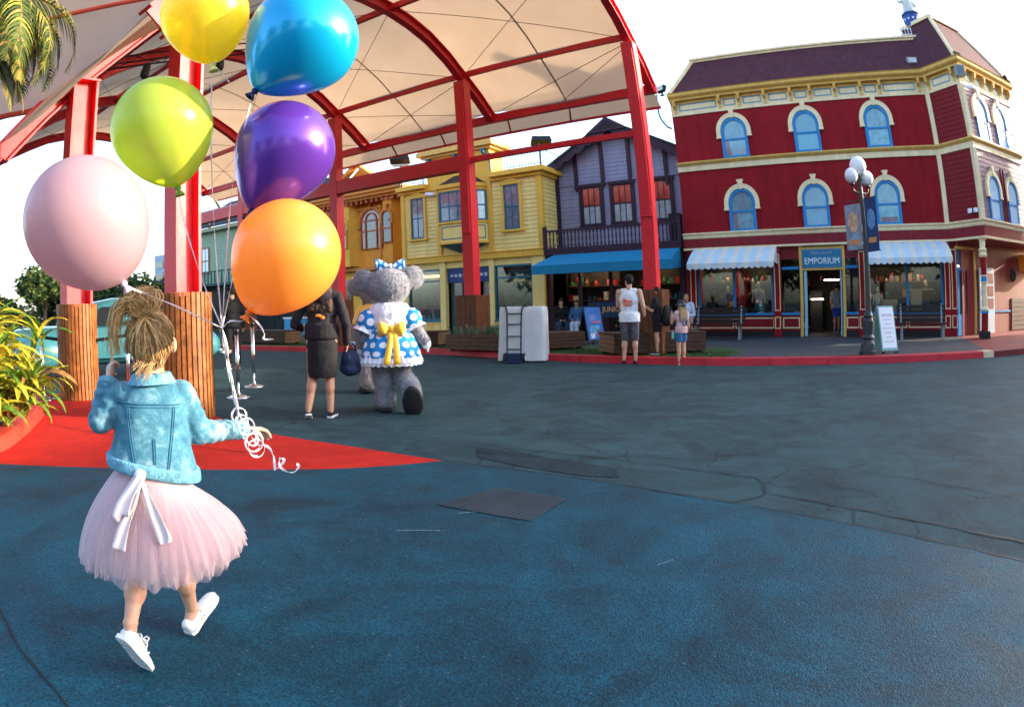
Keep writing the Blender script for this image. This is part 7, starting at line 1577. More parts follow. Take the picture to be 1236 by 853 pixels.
plush('person in grey plush animal suit with yellow waistcoat, mostly hidden behind the spotted dress', (-6.10,6.75,0), AWAY(-6.10,6.75,0), False, m_furb,
      dict(elL=(-.30,.02,.92), wrL=(-.34,.04,.76), hdL=(-.1,.2,-1), elR=(.30,.02,.92), wrR=(.33,.1,.78), hdR=(.2,.3,-1), knL=(-.12,-.0,.42), anL=(-.14,-.10,.20), tdL=(-.15,1,0), upL=(0,0,1), knR=(.11,.08,.42), anR=(.10,.08,.19), tdR=(.1,1,0), upR=(0,0,1)))
# ------------------------------------------------------------------ street furniture
m_iron = mat('lamp_iron', (.012,.020,.026), .4, var=.15, spec=.5); m_globe = mat('opal_globe', (.86,.84,.82), .25, var=.02, spec=.5, sss=.3)
lp = thing('street_lamp', 'tall dark iron street lamp with three white globes and two banners', 'street lamp', (.73,13.62,.12))
LX, LY = .73, 13.62
b = MB(); b.lathe([(.20,.12),(.20,.20),(.17,.22),(.16,.34),(.13,.42),(.15,.46),(.12,.52),(.125,.78),(.10,.84),(.12,.88),(.075,.95),(.07,1.0)], 16, 0, None, (LX,LY,0)); b.build('base', m_iron, lp)
b = MB(); b.lathe([(.068,1.0),(.055,2.0),(.048,3.0),(.045,3.5),(.07,3.52),(.07,3.56),(.03,3.6),(.05,3.62)], 14, 0, None, (LX,LY,0)); b.build('pole', m_iron, lp)
dirL = Vector((.70,.71,0))
for s in (-1,1):
    b = MB(); c_ = Vector((LX,LY,0)) + dirL*(s*.27); b.tube(smooth_path([(LX,LY,3.30),Vector((LX,LY,3.26))+dirL*(s*.12),Vector((LX,LY,3.30))+dirL*(s*.24),Vector((c_.x,c_.y,3.40))],5), .018, 8)
    b.tube([Vector((LX,LY,3.12)), Vector((LX,LY,3.20))+dirL*(s*.12), Vector((LX,LY,3.27))+dirL*(s*.19)], .011, 6); b.build('arm', m_iron, lp)
    b = MB(); b.lathe([(.03,3.38),(.065,3.41),(.06,3.45)], 12, 0, None, (c_.x,c_.y,0)); b.build('cup', m_iron, lp)
    b = MB(); b.ell((c_.x,c_.y,3.585), (.15,.15,.155), 0, 22, 14); b.build('globe', m_globe, lp, True)
b = MB(); b.ell((LX,LY,3.80), (.195,.195,.20), 0, 24, 16); b.build('globe', m_globe, lp, True)
for s, cols in ((-1,'banner_pale'),(1,'banner_navy')):
    m1 = mat('banner_navy', (.012,.045,.14), .6, var=.3, vs=3); m2 = mat('banner_pale', (.20,.27,.33), .6, var=.5, vs=5)
    d_ = Vector((.55,-.835,0)) if s > 0 else Vector((-.80,.60,0)); b = MB(); a0 = Vector((LX,LY,0)) + d_*.08; b.bar(a0+Vector((0,0,2.62)), a0+d_*.44+Vector((0,0,2.62)), .014, 1.00 if s > 0 else .9); bn = b.build('banner', m1 if s > 0 else m2, lp)
    for z in (3.13,2.11): b = MB(); b.tube([Vector((LX,LY,z)), a0+d_*.48+Vector((0,0,z))], .012, 6); b.build('banner_rod', m_iron, lp)
    nq_ = Vector((d_.y,-d_.x,0)); nq_ = nq_ if nq_.dot(Vector((-LX,-LY,0))) > 0 else -nq_
    b = MB(); cq = a0 + d_*.22 + nq_*.012 + Vector((0,0,2.72)); b.prism([(.15*math.cos(t), .2*math.sin(t)) for t in [2*PI*k/16 for k in range(16)]], cq, (nq_.cross(Vector((0,0,1)))*-1), (0,0,1), .004); b.build('banner_print', mat('banner_print_%d' % s, (.55,.36,.22) if s < 0 else (.10,.26,.45), .6, var=.5, vs=12), bn)
    b = MB(); cq = a0 + d_*.22 + nq_*.012 + Vector((0,0,2.32)); b.prism([(-.14,-.05),(.14,-.05),(.14,.05),(-.14,.05)], cq, (nq_.cross(Vector((0,0,1)))*-1), (0,0,1), .004); b.build('banner_print', mat('banner_band_%d' % s, (.6,.25,.08), .6, var=.4, vs=15), bn)

def a_frame(label, loc, rz, w_, h_, m_face, m_frame, extra=None):
    r_ = thing('sandwich_board', label, 'sandwich board', loc, rz, world=False)
    for s in (-1,1):
        M = Matrix.Translation((0,s*.26,0)) @ Matrix.Rotation(s*.26,4,'X'); b = MB(); b.cbox((0,0,h_/2+.04),(w_,.03,h_-.04),0,M); b.build('board', m_frame, r_)
        b = MB(); b.cbox((0,s*.018,h_/2+.05),(w_-.05,.008,h_-.12),0,M); f_ = b.build('poster', m_face, r_)
        for x in (-1,1): b = MB(); b.cbox((x*(w_/2-.04),0,.02),(.05,.04,.04),0,M); b.build('foot', m_black, r_)
        if extra and s < 0: extra(f_, M, s)
    return r_
def menu_lines(f_, M, s):
    for k in range(7): b = MB(); b.cbox((.0,s*.024,.78-.09*k),(.30-.06*(k%3),.003,.018 if k else .05),0,M); b.build('print_line', mat('faint_print', (.55,.52,.55), .7), f_)
a_frame('white sandwich board leaning open beside the iron street lamp', (1.16,14.25,.12), R(30), .46, .95, mat('board_white', (.84,.80,.80), .5, var=.04), mat('board_teal_edge', (.25,.42,.38), .5), menu_lines)
def film_print(f_, M, s):
    for (x, z, w2, h2, c) in ((-.05,.72,.30,.16,(.12,.20,.45)),(.06,.60,.34,.05,(.5,.12,.2)),(-.02,.40,.36,.22,(.10,.36,.55)),(.12,.30,.14,.18,(.5,.06,.06)),(-.12,.22,.16,.14,(.6,.62,.65))):
        b = MB(); b.cbox((x,s*.024,z),(w2,.003,h2),0,M); b.build('poster_print', mat('film_%d' % int(c[0]*100+c[1]*1000), c, .5, var=.6, vs=14), f_)
a_frame('dark sandwich board with a bright blue picture poster under the blue awning', (-7.0,16.6,.12), R(62), .62, 1.05, mat('poster_bright_blue', (.02,.14,.42), .4, var=.3, vs=5), m_black, film_print)
bo = thing('banner_board', 'navy banner board with orange lettering in front of the blue awning shop', 'banner', (-7.05,18.0,.12))
b = MB(); b.cbox((-7.05,18.0,1.03),(1.25,.05,.46)); bp__ = b.build('board', mat('banner_deep_navy', (.01,.03,.075), .5, var=.2), bo)
for x in (-7.55,-6.55): b = MB(); b.box(x-.025,x+.025,17.98,18.03,.12,.8); b.build('leg', m_black, bo)
text('JUNIOR', .22, mat('letters_orange_cream', (.72,.42,.16), .5), bp__, face_m((-6.85,17.965,1.03),(1,0,0)), sx=.95)
b = MB(); b.cbox((-7.45,17.968,1.08),(.14,.01,.05),0); b.build('printed_mark', mat('mark_blue', (.15,.35,.55), .5), bp__)

# benches with dark slats
m_bslat = mat('bench_slat', (.022,.014,.012), .5, var=.3, vs=10, bump=.2); m_bleg = mat('bench_grey', (.22,.24,.25), .4)
def bench(label, loc, rz, L_=1.65):
    r_ = thing('park_bench', label, 'bench', loc, rz, 'dark slatted benches by the crimson store', world=False)
    for k in range(4): b = MB(); b.cbox((0,-.42+.115*k,.43),(L_,.10,.035)); b.build('seat_slat', m_bslat, r_)
    for k in range(4): b = MB(); b.cbox((0,.035+.02*k,.52+.115*k),(L_,.03,.10)); b.build('back_slat', m_bslat, r_)
    for x in (-L_/2+.13, L_/2-.13):
        b = MB(); b.bar((x,-.42,0),(x,-.36,.41),.05,.05); b.bar((x,-.02,0),(x,-.06,.41),.05,.05); b.bar((x,-.44,.405),(x,.02,.405),.05,.03); b.bar((x,.0,.41),(x,.11,.95),.05,.03); b.build('leg_frame', m_bleg, r_)
    return r_
bench('dark slatted bench under the right hand shop window of the crimson store', (2.8,19.15,.12), 0); bench('dark slatted bench under the left hand shop window, half hidden by a planter', (-3.75,19.1,.12), 0)

# timber seats and planters round the canopy posts
m_plank = mat('seat_plank_dark', (.055,.026,.016), .5, var=.35, vs=8, bump=.3, bs=40); m_plank2 = mat('seat_plank_end', (.20,.12,.065), .5, var=.35, vs=8, bump=.3, bs=40)
def timber_box(name, label, loc, rz, L_, W_, H_, cat, plant=False, group=None, mm=None):
    r_ = thing(name, label, cat, loc, rz, group, world=False); n_ = 4
    for k in range(n_):
        z0, z1 = .05+(H_-.09)*k/n_+.004, .05+(H_-.09)*(k+1)/n_-.004
        for s in (-1,1):
            b = MB(); b.box(-L_/2,L_/2,s*W_/2-.018,s*W_/2+.018,z0,z1); b.build('plank', mm or m_plank, r_); b = MB(); b.box(s*L_/2-.018,s*L_/2+.018,-W_/2+.02,W_/2-.02,z0,z1); b.build('plank', m_plank2, r_)
    m_ = int(W_/.12)
    for k in range(m_ if not plant else 0): y0_ = -W_/2+W_*k/m_; b = MB(); b.box(-L_/2-.02,L_/2+.02,y0_+.004,y0_+W_/m_-.004,H_-.038,H_); b.build('top_plank', mm or m_plank, r_)
    for sx in (-1,1):
        for sy in (-1,1): b = MB(); b.cbox((sx*(L_/2-.12),sy*(W_/2-.1),.025),(.1,.08,.05)); b.build('foot', m_black, r_)
    if plant:
        b = MB(); b.box(-L_/2+.02,L_/2-.02,-W_/2+.02,W_/2-.02,H_-.1,H_-.05); b.build('soil', m_soil, r_)
        b = MB(); rn = random.Random(8)
        for _ in range(900):
            x, y = rn.uniform(-L_/2+.06,L_/2-.06), rn.uniform(-W_/2+.06,W_/2-.06)
            if abs(x+.2) < .32 and abs(y) < .32: continue
            a = rn.uniform(0,6.28); ln = rn.uniform(.10,.26); dx, dy = math.cos(a), math.sin(a); w2 = .008
            p0 = V3((x,y,H_-.06)); p1 = p0 + V3((dx*ln*.25,dy*ln*.25,ln*.8)); p2 = p0 + V3((dx*ln*.7,dy*ln*.7,ln)); sv = V3((-dy*w2,dx*w2,0))
            b.add([p0-sv,p0+sv,p1+sv,p1-sv,p2], [(0,1,2,3),(3,2,4)], rn.randrange(2))
        o = b.build('foliage', [mat('silver_leaf', (.16,.21,.16), .8, var=.3), mat('sage_leaf', (.10,.15,.08), .8, var=.3)], r_); o['kind'] = 'stuff'
    return r_
TG = 'timber benches and planters along the kerb'
timber_box('timber_block_bench', 'dark timber block bench round the red post behind the man in the singlet', (-4.25,13.65,.12), R(40), 2.2, 1.05, .46, 'bench', False, TG)
timber_box('timber_planter', 'timber planter with silvery tufts round the red post left of the tarp cart', (-8.40,13.22,.12), 0, 1.55, 1.15, .46, 'planter', True, TG, mat('planter_plank', (.10,.05,.03), .5, var=.35, vs=8, bump=.3, bs=40))
timber_box('timber_block_bench', 'timber block bench just right of the white tarp cart', (-6.95,14.2,.12), R(62), 1.2, .8, .42, 'bench', False, TG)
timber_box('timber_block_bench', 'dark timber block bench far left behind the chrome barrier posts', (-16.8,13.3,.12), R(10), 2.0, .9, .45, 'bench', False, TG)
timber_box('timber_block_bench', 'dark timber block bench just right of the spotted dress figure', (-11.3,14.4,.12), R(10), 1.4, .8, .42, 'bench', False, TG)

# cart under a white tarpaulin with a hand truck leaning on it
m_tarp = mat('white_tarp', (.56,.57,.58), .55, var=.08, vs=3, spec=.3)
ct = thing('covered_cart', 'boxy cart under a pale grey tarpaulin standing in the road at the kerb', 'cart', (-6.74,12.18,0), R(20), world=False)
N = 60; rs = []
for z, g_, wv_ in ((0.03,1.03,.030),(.3,1.02,.022),(.7,1.0,.014),(1.05,.985,.008),(1.14,.97,.004),(1.165,.93,.0)):
    ring = []
    for k in range(N):
        t = 2*PI*k/N; c_, s_ = math.cos(t), math.sin(t); f = (abs(c_)**22+abs(s_)**22)**(-1/22); wv2 = 1 + wv_*(math.sin(17*t+z*2)+.6*mnoise.noise(V3((c_*4,s_*4,z*2))))
        ring.append(V3((.50*c_*f*g_*wv2, .34*s_*f*g_*wv2, z + .02*mnoise.noise(V3((c_*3,s_*3,0)))*(1 if z > .9 or z < .1 else 0))))
    rs.append(ring)
b = MB(); b.rings(rs, 0, True, False, True); b.build('tarpaulin', m_tarp, ct, True)
b = MB(); b.box(-.44,.44,-.28,.28,.02,1.10); b.build('cart_body', m_dark, ct)
for s in (-1,1): b = MB(); b.tube([(-.506,s*.1,.05),(-.49,s*.09,.6),(-.48,s*.08,1.12)], .006, 5); b.build('tarp_cord', mat('cord_grey', (.35,.36,.36), .7), ct)
ht = thing('hand_truck', 'black hand truck with rungs leaning on the tarpaulin cart', 'hand truck', (-6.72,11.68,0), R(18), world=False)
b = MB()
for s in (-1,1): b.tube(smooth_path([(s*.15,.02,.10),(s*.15,.05,.6),(s*.16,.10,1.05),(s*.21,.16,1.19),(s*.27,.15,1.17)],4), .017, 8)
b.build('frame', m_black, ht)
for z in (.28,.55,.80,1.02): b = MB(); b.tube([(-.15,.03+.06*z,z),(.15,.03+.06*z,z)], .014, 6); b.build('rung', m_black, ht)
b = MB(); b.box(-.19,.19,-.20,.04,.02,.035); b.box(-.19,.19,.02,.06,.036,.20); b.build('toe_plate', mat('truck_navy', (.015,.03,.08), .5), ht)
for s in (-1,1):
    b = MB(); b.lathe([(.001,-.025),(.09,-.025),(.10,-.01),(.10,.01),(.09,.025),(.001,.025)], 16, 0, Matrix.Translation((s*.21,.07,.10)) @ Matrix.Rotation(R(90),4,'Y')); wo = b.build('wheel', m_black, ht); b = MB(); b.lathe([(.001,-.03),(.045,-.03),(.045,.03),(.001,.03)], 12, 0, Matrix.Translation((s*.21,.07,.10)) @ Matrix.Rotation(R(90),4,'Y')); b.build('hub', m_white, wo)

# chrome barrier posts and their belt
m_chrome = mat('chrome', (.70,.70,.70), .16, 1.0, var=.1)
def stanchion(label, x, y, h_=.95):
    r_ = thing('barrier_post', label, 'barrier post', (x,y,0), 0, 'chrome barrier posts', world=False); b = MB(); b.lathe([(.001,0),(.17,0),(.175,.012),(.12,.03),(.04,.045),(.03,.06)], 22); b.build('base', m_chrome, r_, True)
    b = MB(); b.lathe([(.027,.05),(.027,h_-.07)], 14); b.build('pole', m_chrome, r_, True); b = MB(); b.lathe([(.034,h_-.07),(.036,h_-.01),(.026,h_),(.001,h_)], 14); b.build('belt_head', m_black, r_, True); return r_
stanchion('chrome barrier post just right of the large slatted drum, nearer of the two', -7.22, 5.13); stanchion('chrome barrier post behind, farther of the two right of the large slatted drum', -8.08, 6.05, 1.02)
stanchion('thin chrome barrier post half behind the yellow leafed shrub', -8.95, 2.88); stanchion('chrome barrier post hidden between the two slatted drums', -8.25, 3.95); stanchion('chrome barrier post seen just above the girl raised fist', -9.3, 4.55)
be = thing('barrier_belt', 'black barrier belt stretched between posts by the teal car', 'belt', (-8.6,4.2,.85)); b = MB(); b.rings([[V3((-8.25+(-9.3+8.25)*t,3.95+.6*t,.90-.06*math.sin(PI*t)+dz)) for dz in (-.024,.024)] for t in [k/8 for k in range(9)]], 0, False); b.rings([[V3((-8.25-.7*t,3.95-1.07*t,.90-.07*math.sin(PI*t)+dz)) for dz in (-.024,.024)] for t in [k/8 for k in range(9)]], 0, False); b.build('webbing', m_black, be)
ic = thing('ice_freezer', 'bright blue freezer box standing by the orange house', 'freezer', (-21,18,.12)); b = MB(); b.box(-21.35,-20.65,17.7,18.4,.14,.85); b.build('cabinet', mat('freezer_blue', (.05,.30,.55), .4), ic); b = MB(); b.box(-21.38,-20.62,17.66,18.42,.852,.92); b.build('lid', m_white, ic)

# ------------------------------------------------------------------ the teal vintage car
m_teal2 = mat('car_teal', (.035,.17,.20), .3, .1, var=.05, spec=.6, coat=.6)
car = thing('parked_car', 'teal vintage rounded car parked behind the slatted drums', 'car', (-11.55,5.1,0), math.atan2(-.95,-.31)-PI/2, world=False)
def carsec(y, w2, z0, z1, crown=.12, n=18):
    out = []
    for k in range(n):
        t = 2*PI*k/n; c_, s_ = math.cos(t), math.sin(t); f = (abs(c_)**4+abs(s_)**4)**(-.25); out.append(V3((w2*c_*f*(1-.10*max(0,s_)), y, (z0+z1)/2+(z1-z0)/2*s_*f + crown*.3*max(0,s_)*(1-abs(c_)))))
    return out
b = MB(); b.rings([carsec(y,w2,z0,z1) for y, w2, z0, z1 in ((-2.15,.55,.42,.72),(-2.0,.78,.32,.86),(-1.3,.88,.28,.95),(-.4,.90,.27,.98),(.6,.90,.27,.98),(1.2,.80,.28,.98),(1.8,.68,.30,.94),(2.1,.50,.36,.80),(2.2,.30,.45,.68))], 0, True, True, True); b.build('body', m_teal2, car, True, fix=True)
b = MB(); b.rings([carsec(y,w2,z0,z1,.05) for y, w2, z0, z1 in ((-1.75,.40,.85,.98),(-1.35,.62,.85,1.30),(-.8,.66,.85,1.47),(-.1,.67,.85,1.50),(.35,.64,.85,1.42),(.75,.58,.85,1.10),(.9,.52,.85,.98))], 0, True, True, True); b.build('roof', m_teal2, car, True, fix=True)
for s in (-1,1):
    for y0_, y1_ in ((-1.15,-.45),(-.35,.30)): b = MB(); b.prism([(y0_,1.0),(y1_,1.0),(y1_-.05 if y1_ < 0 else y1_-.12,1.34),(y0_+.12 if y0_ < -1 else y0_,1.34)], (s*.665,0,0), (0,1,0), (0,0,1), .03*s); b.build('side_window', m_darkglass, car, fix=True)
    b = MB(); b.box(s*.90-.012,s*.90+.012,-.40,.42,.42,.96); do = b.build('door', m_teal2, car); b = MB(); b.cbox((s*.93,-.28,.82),(.03,.12,.03)); b.build('handle', m_chrome, do)
    for y in (-1.35,1.35):
        M = Matrix.Translation((s*.80,y,.33)) @ Matrix.Rotation(R(90),4,'Y'); b = MB(); b.lathe([(.20,-.09),(.31,-.09),(.33,-.06),(.33,.06),(.31,.09),(.20,.09)], 26, 0, M); wh = b.build('wheel', m_black, car, True); b = MB(); b.lathe([(.001,-.07),(.12,-.10),(.20,-.07),(.20,.07),(.12,.10),(.001,.07)], 22, 0, M); b.build('rim', m_chrome, wh, True)
        b = MB(); b.ell((s*.78,y,.52),(.20,.50,.30),0,18,10); b.build('fender', m_teal2, car, True)
    b = MB(); b.ell((s*.52,2.02,.72),(.08,.05,.08),0,14,9); b.build('headlight', m_chrome, car, True)
for y, n_ in ((2.27,'front_bumper'),(-2.25,'rear_bumper')): b = MB(); b.tube(smooth_path([(-.8,y-.15*(1 if y > 0 else -1),.42),(-.4,y,.42),(.4,y,.42),(.8,y-.15*(1 if y > 0 else -1),.42)],5), .05, 8); b.build(n_, m_chrome, car, True)
b = MB(); b.prism([(-.50,1.02),(.50,1.02),(.44,1.36),(-.44,1.36)], (0,.86,0), (-1,0,0), (0,-.55,1), .02); b.build('windscreen', m_darkglass, car, fix=True)

# ------------------------------------------------------------------ plants
def leaf_mat(name, c, tr=.3):
    m = mat(name, c, .6, var=.45, vs=14, spec=.2); nt, p_, L = nodes_of(m); o = nt.nodes['Material Output']; t_ = nt.nodes.new('ShaderNodeBsdfTranslucent'); t_.inputs[0].default_value = (*c,1); mx_ = nt.nodes.new('ShaderNodeMixShader'); mx_.inputs[0].default_value = tr; L(p_.outputs[0], mx_.inputs[1]); L(t_.outputs[0], mx_.inputs[2]); L(mx_.outputs[0], o.inputs[0]); return m
LM = [leaf_mat('leaf_gold', (.46,.38,.03)), leaf_mat('leaf_lime', (.26,.32,.03)), leaf_mat('leaf_green', (.09,.19,.02)), leaf_mat('leaf_dry', (.30,.16,.05))]
sb_ = thing('shrub', 'yellow green strap leafed shrub in the bed by the red path', 'shrub', (-6.55,1.15,.07), 0, None, world=False)
rn = random.Random(12); variants = []
for v in range(9):
    ln = (.34,.42,.50,.46,.38,.55,.40,.48,.52)[v]; droop = (.5,.8,1.1,.7,1.3,.9,.4,1.0,1.25)[v]; w2 = (.030,.034,.040,.033,.036,.042,.030,.038,.035)[v]; b = MB(); rs = []; p = V3((0,0,0)); a = 1.1
    for k in range(9):
        t = k/8; ww = w2*math.sin(PI*min(1,t*.92+.08))**.7*(1-.25*t); rs.append([p + V3((-ww,0,.012*(1-t))), p + V3((0,0,-.004)), p + V3((ww,0,.012*(1-t)))]); p = p + V3((0,math.cos(a),math.sin(a)))*(ln/8); a -= droop*2.0/8
    b.rings(rs, 0, False); variants.append([b.mesh('leaf', m_) for m_ in LM])
b = MB()
canes = []
for k in range(30):
    a = rn.uniform(0,6.28); r_ = rn.uniform(0,.62)**.8; x0_, y0_ = r_*math.cos(a)*1.1, r_*math.sin(a)*.9; hh = rn.uniform(.55,1.30)*(1.05-.45*r_); x1_, y1_ = x0_*1.5+rn.gauss(0,.08), y0_*1.5+rn.gauss(0,.08); canes.append((x0_,y0_,x1_,y1_,hh)); b.tube([(x0_,y0_,0),((x0_+x1_)/2,(y0_+y1_)/2,hh*.5),(x1_,y1_,hh)], [.014,.012,.008], 6)
b.build('stem', mat('cane_brown', (.16,.11,.04), .7), sb_)
nl = 0
for (x0_,y0_,x1_,y1_,hh) in canes:
    for k in range(11):
        if nl >= 290: break
        t = 1-.62*(k/11)**1.1 + rn.uniform(-.03,.03); c_ = V3((x0_+(x1_-x0_)*t, y0_+(y1_-y0_)*t, hh*t)); mi = rn.choices((0,1,2,3),(.36,.32,.26,.06))[0]
        o = link('leaf', variants[rn.randrange(9)][mi], sb_); o.location = c_; o.rotation_euler = (rn.uniform(-.35,.25), rn.uniform(-.3,.3), rn.uniform(0,6.28)); s = rn.uniform(1.05,1.6); o.scale = (s,s,s); nl += 1
b = MB()
for _ in range(900):
    x0_,y0_,x1_,y1_,hh = canes[rn.randrange(len(canes))]; t = rn.uniform(.12,1.0); vm = variants[rn.randrange(9)][0]; s = rn.uniform(.8,1.35); Mx = Matrix.Translation((x0_+(x1_-x0_)*t+rn.gauss(0,.05), y0_+(y1_-y0_)*t+rn.gauss(0,.05), hh*t)) @ Euler((rn.uniform(-.4,.3),rn.uniform(-.3,.3),rn.uniform(0,6.28))).to_matrix().to_4x4() @ Matrix.Scale(s,4); b.add([Mx @ v.co for v in vm.vertices], [tuple(p.vertices) for p in vm.polygons], rn.choices((0,1,2,3),(.30,.32,.32,.06))[0])
o = b.build('foliage', LM, sb_); o['kind'] = 'stuff'
# low dark clump at the foot of the shrub
dk = thing('low_plant', 'dark fine leafed plant at the corner of the red kerb', 'plant', (-7.9,2.1,.07), 0, None, world=False); b = MB()
for _ in range(1400):
    a = rn.uniform(0,6.28); r_ = abs(rn.gauss(0,.28)); z = rn.uniform(0,.55)*max(.1,1-r_*1.4); c_ = V3((r_*math.cos(a)*1.3,r_*math.sin(a),z)); d = V3((rn.gauss(0,1),rn.gauss(0,1),rn.gauss(.3,.6))).normalized()*rn.uniform(.03,.08); s_ = d.cross(V3((rn.gauss(0,1),rn.gauss(0,1),rn.gauss(0,1)))).normalized()*.009; b.add([c_-s_,c_+s_,c_+d], [(0,1,2)], rn.randrange(2))
o = b.build('foliage', [leaf_mat('leaf_dark', (.025,.045,.015)), leaf_mat('leaf_dark2', (.05,.07,.02))], dk); o['kind'] = 'stuff'
b = MB(); b.tube([(0,0,0),(0,0,.3)], .02, 6); b.build('stem', _M['cane_brown'], dk)
tree_leaf = [leaf_mat('tree_leaf_a', (.045,.085,.022)), leaf_mat('tree_leaf_b', (.10,.13,.03)), leaf_mat('tree_leaf_c', (.022,.045,.016))]
m_bark = mat('bark', (.10,.07,.05), .9, var=.3, bump=.6, bs=25)
def tree(label, x, y, h_, r_, seed, mix=(.5,.25,.25), n_=2600, group='trees beyond the car park', leaf=.16):
    rn = random.Random(seed); t_ = thing('tree', label, 'tree', (x,y,0), 0, group, world=False); b = MB(); b.tube([(0,0,0),(.1*rn.gauss(0,1),.1*rn.gauss(0,1),h_*.35),(rn.gauss(0,.15),rn.gauss(0,.15),h_*.8)], [h_*.035,h_*.026,h_*.008], 8)
    lobes = []
    for k in range(9):
        a = rn.uniform(0,6.28); q = rn.uniform(.2,.75)*r_; z = h_*rn.uniform(.42,.88); c_ = V3((q*math.cos(a),q*math.sin(a),z)); lobes.append((c_, r_*rn.uniform(.32,.58))); b.tube([(0,0,h_*rn.uniform(.25,.5)), c_*.6 + V3((0,0,z*.3)), c_], [h_*.014,h_*.009,h_*.004], 6)
    b.build('trunk', m_bark, t_); b = MB()
    for _ in range(n_):
        c_, q = lobes[rn.randrange(len(lobes))]; d = V3((rn.gauss(0,1),rn.gauss(0,1),rn.gauss(0,1))).normalized()*q*rn.uniform(.45,1.05)**.6; p = c_ + V3((d.x,d.y,d.z*.75)); u = V3((rn.gauss(0,1),rn.gauss(0,1),rn.gauss(0,.7))).normalized(); v = u.cross(V3((rn.gauss(0,1),rn.gauss(0,1),rn.gauss(0,1)))).normalized(); l_ = leaf*rn.uniform(.6,1.4)
        b.add([p-u*l_-v*l_*.4, p+v*l_*.5-u*l_*.2, p+u*l_, p-v*l_*.5+u*l_*.1], [(0,1,2,3)], rn.choices((0,1,2),mix)[0])
    b.build('crown', tree_leaf, t_); return t_
TL = [(-40.5,9.2,3.7,2.0,(.4,.4,.2),'dark bushy tree behind the yellow shrub at the left edge'),(-37.2,12.2,4.3,2.0,(.35,.45,.2),'light green feathery tree left of the slatted drum'),(-39.6,14.4,3.6,2.2,(.5,.2,.3),'dark rounded tree just left of the red column'),(-36.0,17.2,3.6,2.1,(.5,.1,.4),'dark low tree between the two red columns'),(-43,19.0,4.2,2.4,(.5,.25,.25),'broad tree right behind the teal car roof'),(-37.5,21.8,3.5,2.0,(.4,.2,.4),'dark tree close to the green house end'),(-46,6.2,4.4,2.6,(.4,.3,.3),'tall tree outside the left edge')]
for i, (x, y, h_, r_, mx_, lb) in enumerate(TL): tree(lb, x, y, h_, r_, 40+i, mx_)
hd_ = MB(); rn = random.Random(9)
for _ in range(5000):
    t = rn.random(); p = V3((-44-3*rn.random(), -6+36*t, abs(rn.gauss(0,.5))+rn.uniform(0,1.6))); u = V3((rn.gauss(0,1),rn.gauss(0,1),rn.gauss(0,1))).normalized(); v = u.orthogonal().normalized(); l_ = .22; hd_.add([p-u*l_, p+v*l_*.5, p+u*l_, p-v*l_*.5], [(0,1,2,3)], rn.randrange(3))
tag(hd_.build('undergrowth', tree_leaf), 'low dark undergrowth beneath the far trees', 'undergrowth', kind='stuff')
# unseen trees added behind the viewer for the balloons and shop glass to mirror
for i, (x, y, h_, r_) in enumerate(((14,-16,9,5),(5,-22,10,5.5),(-6,-24,9,5),(-17,-20,10,5.5),(24,-8,9,5),(-27,-14,9,5))): tree('unseen dark tree added behind the viewer for the balloons to mirror', x, y, h_, r_, 70+i, (.45,.2,.35), 1500, 'unseen trees added behind the viewer', .42)
# palm leaning in over the top left corner
pm = thing('palm_tree', 'palm with drooping fronds hanging into the top left corner', 'palm tree', (-6.0,.2,.07)); crown = V3((-5.42,.76,3.86))
b = MB(); b.tube(smooth_path([(-6.0,.2,.07),(-5.95,.3,1.6),(-5.8,.45,3.2),tuple(crown)],6), .10, 10); b.build('trunk', m_bark, pm, True)
PL = [leaf_mat('palm_green', (.065,.10,.016)), leaf_mat('palm_lime', (.20,.21,.03)), leaf_mat('palm_tan', (.30,.20,.06)), leaf_mat('palm_dark', (.035,.06,.018))]
def frond(az, lift, ln, seed, mix, wide=.30, droop=2.1):
    rn = random.Random(seed); p = crown.copy(); a = lift; pts = []; N = 18
    for k in range(N+1):
        pts.append(p.copy()); p = p + V3((math.cos(az)*math.cos(a), math.sin(az)*math.cos(a), math.sin(a)))*(ln/N); a -= droop/N*(.5+k/N)
    b = MB(); b.tube(pts, [.020*(1-.85*k/N) for k in range(N+1)], 6, 2); side = V3((-math.sin(az),math.cos(az),0))
    for k in range(2*N):
        f = .12 + .88*k/(2*N); i = min(int(f*N), N-1); c_ = pts[i].lerp(pts[i+1], f*N-i); d = (pts[i+1]-pts[i]).normalized(); L_ = wide*math.sin(PI*min(1,f*.9+.1))**.6*rn.uniform(.85,1.1)
        for s in (-1,1):
            q = c_; dd = (side*s*.9 + d*.55 + V3((0,0,.12))).normalized(); wv_ = d*.016; mi = rn.choices(range(4), mix)[0]; row = []
            for m_ in range(5):
                t = m_/4; row.append([q-wv_*(1-t)**.6, q+wv_*(1-t)**.6]); q = q + dd*(L_/4); dd = (dd + V3((0,0,-.42))).normalized()
            b.rings(row, mi, False)
    return b.build('frond', PL, pm)
to = lambda x, y: math.atan2(y-crown.y, x-crown.x)
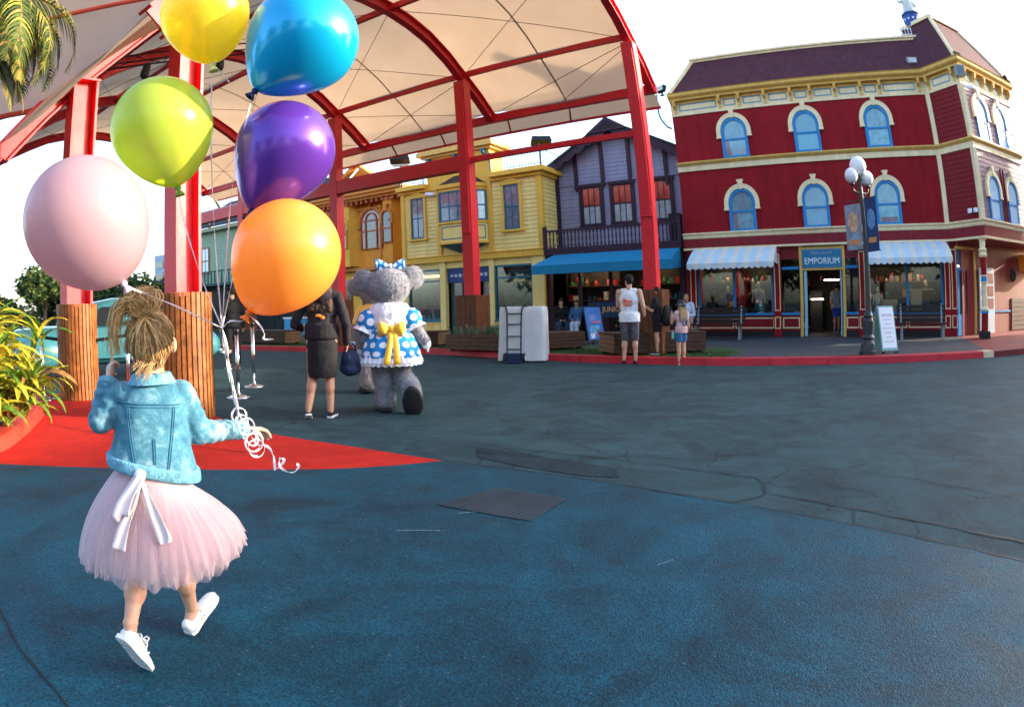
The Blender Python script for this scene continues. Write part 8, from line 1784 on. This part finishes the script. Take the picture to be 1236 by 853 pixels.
PF = [(63,.05,1.15,(.3,.35,.2,.15),.36,2.2),(50,.30,1.5,(.45,.25,.1,.2),.40,2.6),(80,.15,1.25,(.25,.4,.2,.15),.36,2.4),(35,.10,1.3,(.35,.3,.2,.15),.38,2.2),(20,.3,1.6,(.5,.2,.1,.2),.40,2.5),(95,.35,1.5,(.4,.3,.15,.15),.38,2.6),(110,0.1,1.3,(.4,.2,.1,.3),.36,2.2),(66,-.35,1.15,(.15,.30,.40,.15),.40,1.5),(88,-.30,1.05,(.15,.25,.45,.15),.38,1.4),(44,-.25,1.2,(.2,.25,.4,.15),.40,1.5),(70,.55,1.7,(.45,.3,.05,.2),.40,2.9),(150,.3,1.5,(.4,.2,.2,.2),.36,2.2),(190,.3,1.6,(.4,.2,.2,.2),.36,2.2),(230,.3,1.6,(.4,.2,.2,.2),.36,2.2),(270,.3,1.6,(.4,.2,.2,.2),.36,2.2),(310,.3,1.6,(.4,.2,.2,.2),.36,2.2),(345,.2,1.5,(.4,.2,.2,.2),.36,2.2),(57,.2,1.45,(.5,.15,.15,.2),.38,2.6),(74,.4,1.55,(.4,.2,.2,.2),.40,2.8),(28,.0,1.2,(.4,.2,.2,.2),.38,2.0),(50,-.1,1.0,(.3,.3,.25,.15),.36,1.8),(100,-.1,1.1,(.3,.3,.25,.15),.36,1.8),(84,.3,1.35,(.4,.25,.2,.15),.38,2.6),(70,-.55,1.25,(.25,.4,.25,.1),.34,1.0),(82,-.6,1.1,(.2,.45,.25,.1),.32,.9),(60,-.7,1.2,(.3,.35,.25,.1),.34,.8)]
for i, (az, lift, ln, mix, wd, dr) in enumerate(PF): frond(R(az), lift, ln, 90+i, mix, wd, dr)
tw = thing('distant_tower', 'pale blue grey tower block far away left of the red pillar', 'building', (-52,29.5,0)); b = MB(); b.box(-53.2,-51.2,28.5,30.3,0,6.6); b.build('wall', mat('tower_blue_grey', (.34,.42,.50), .6), tw)
for k in range(5): b = MB(); b.box(-52.9,-51.5,28.44,28.52,1.0+1.1*k,1.6+1.1*k); b.build('window_band', m_darkglass, tw)


bd_ = thing('bird', 'small dark bird perched on the gold cornice corner of the crimson store', 'bird', (5.32,19.35,7.99), R(40), world=False)
b = MB(); b.ell((0,0,.10),(.05,.10,.06),0,12,8,Matrix.Rotation(R(25),3,'X')); b.ell((0,.09,.17),(.035,.04,.035)); b.cap((0,.12,.17),(0,.16,.165),.012,.004); b.cap((0,-.08,.06),(0,-.20,.02),.025,.012)
for s in (-1,1): b.cap((s*.02,.0,.06),(s*.02,.01,.0),.008,.006)
blob('body', b, .008, mat('bird_dark', (.03,.03,.035), .7), bd_, 2)
for s in (-1,1): b = MB(); b.ell((s*.045,-.03,.105),(.012,.09,.04),0,10,6,Matrix.Rotation(R(22),3,'X')); b.build('wing', mat('wing_grey', (.08,.08,.085), .8), bd_, True)
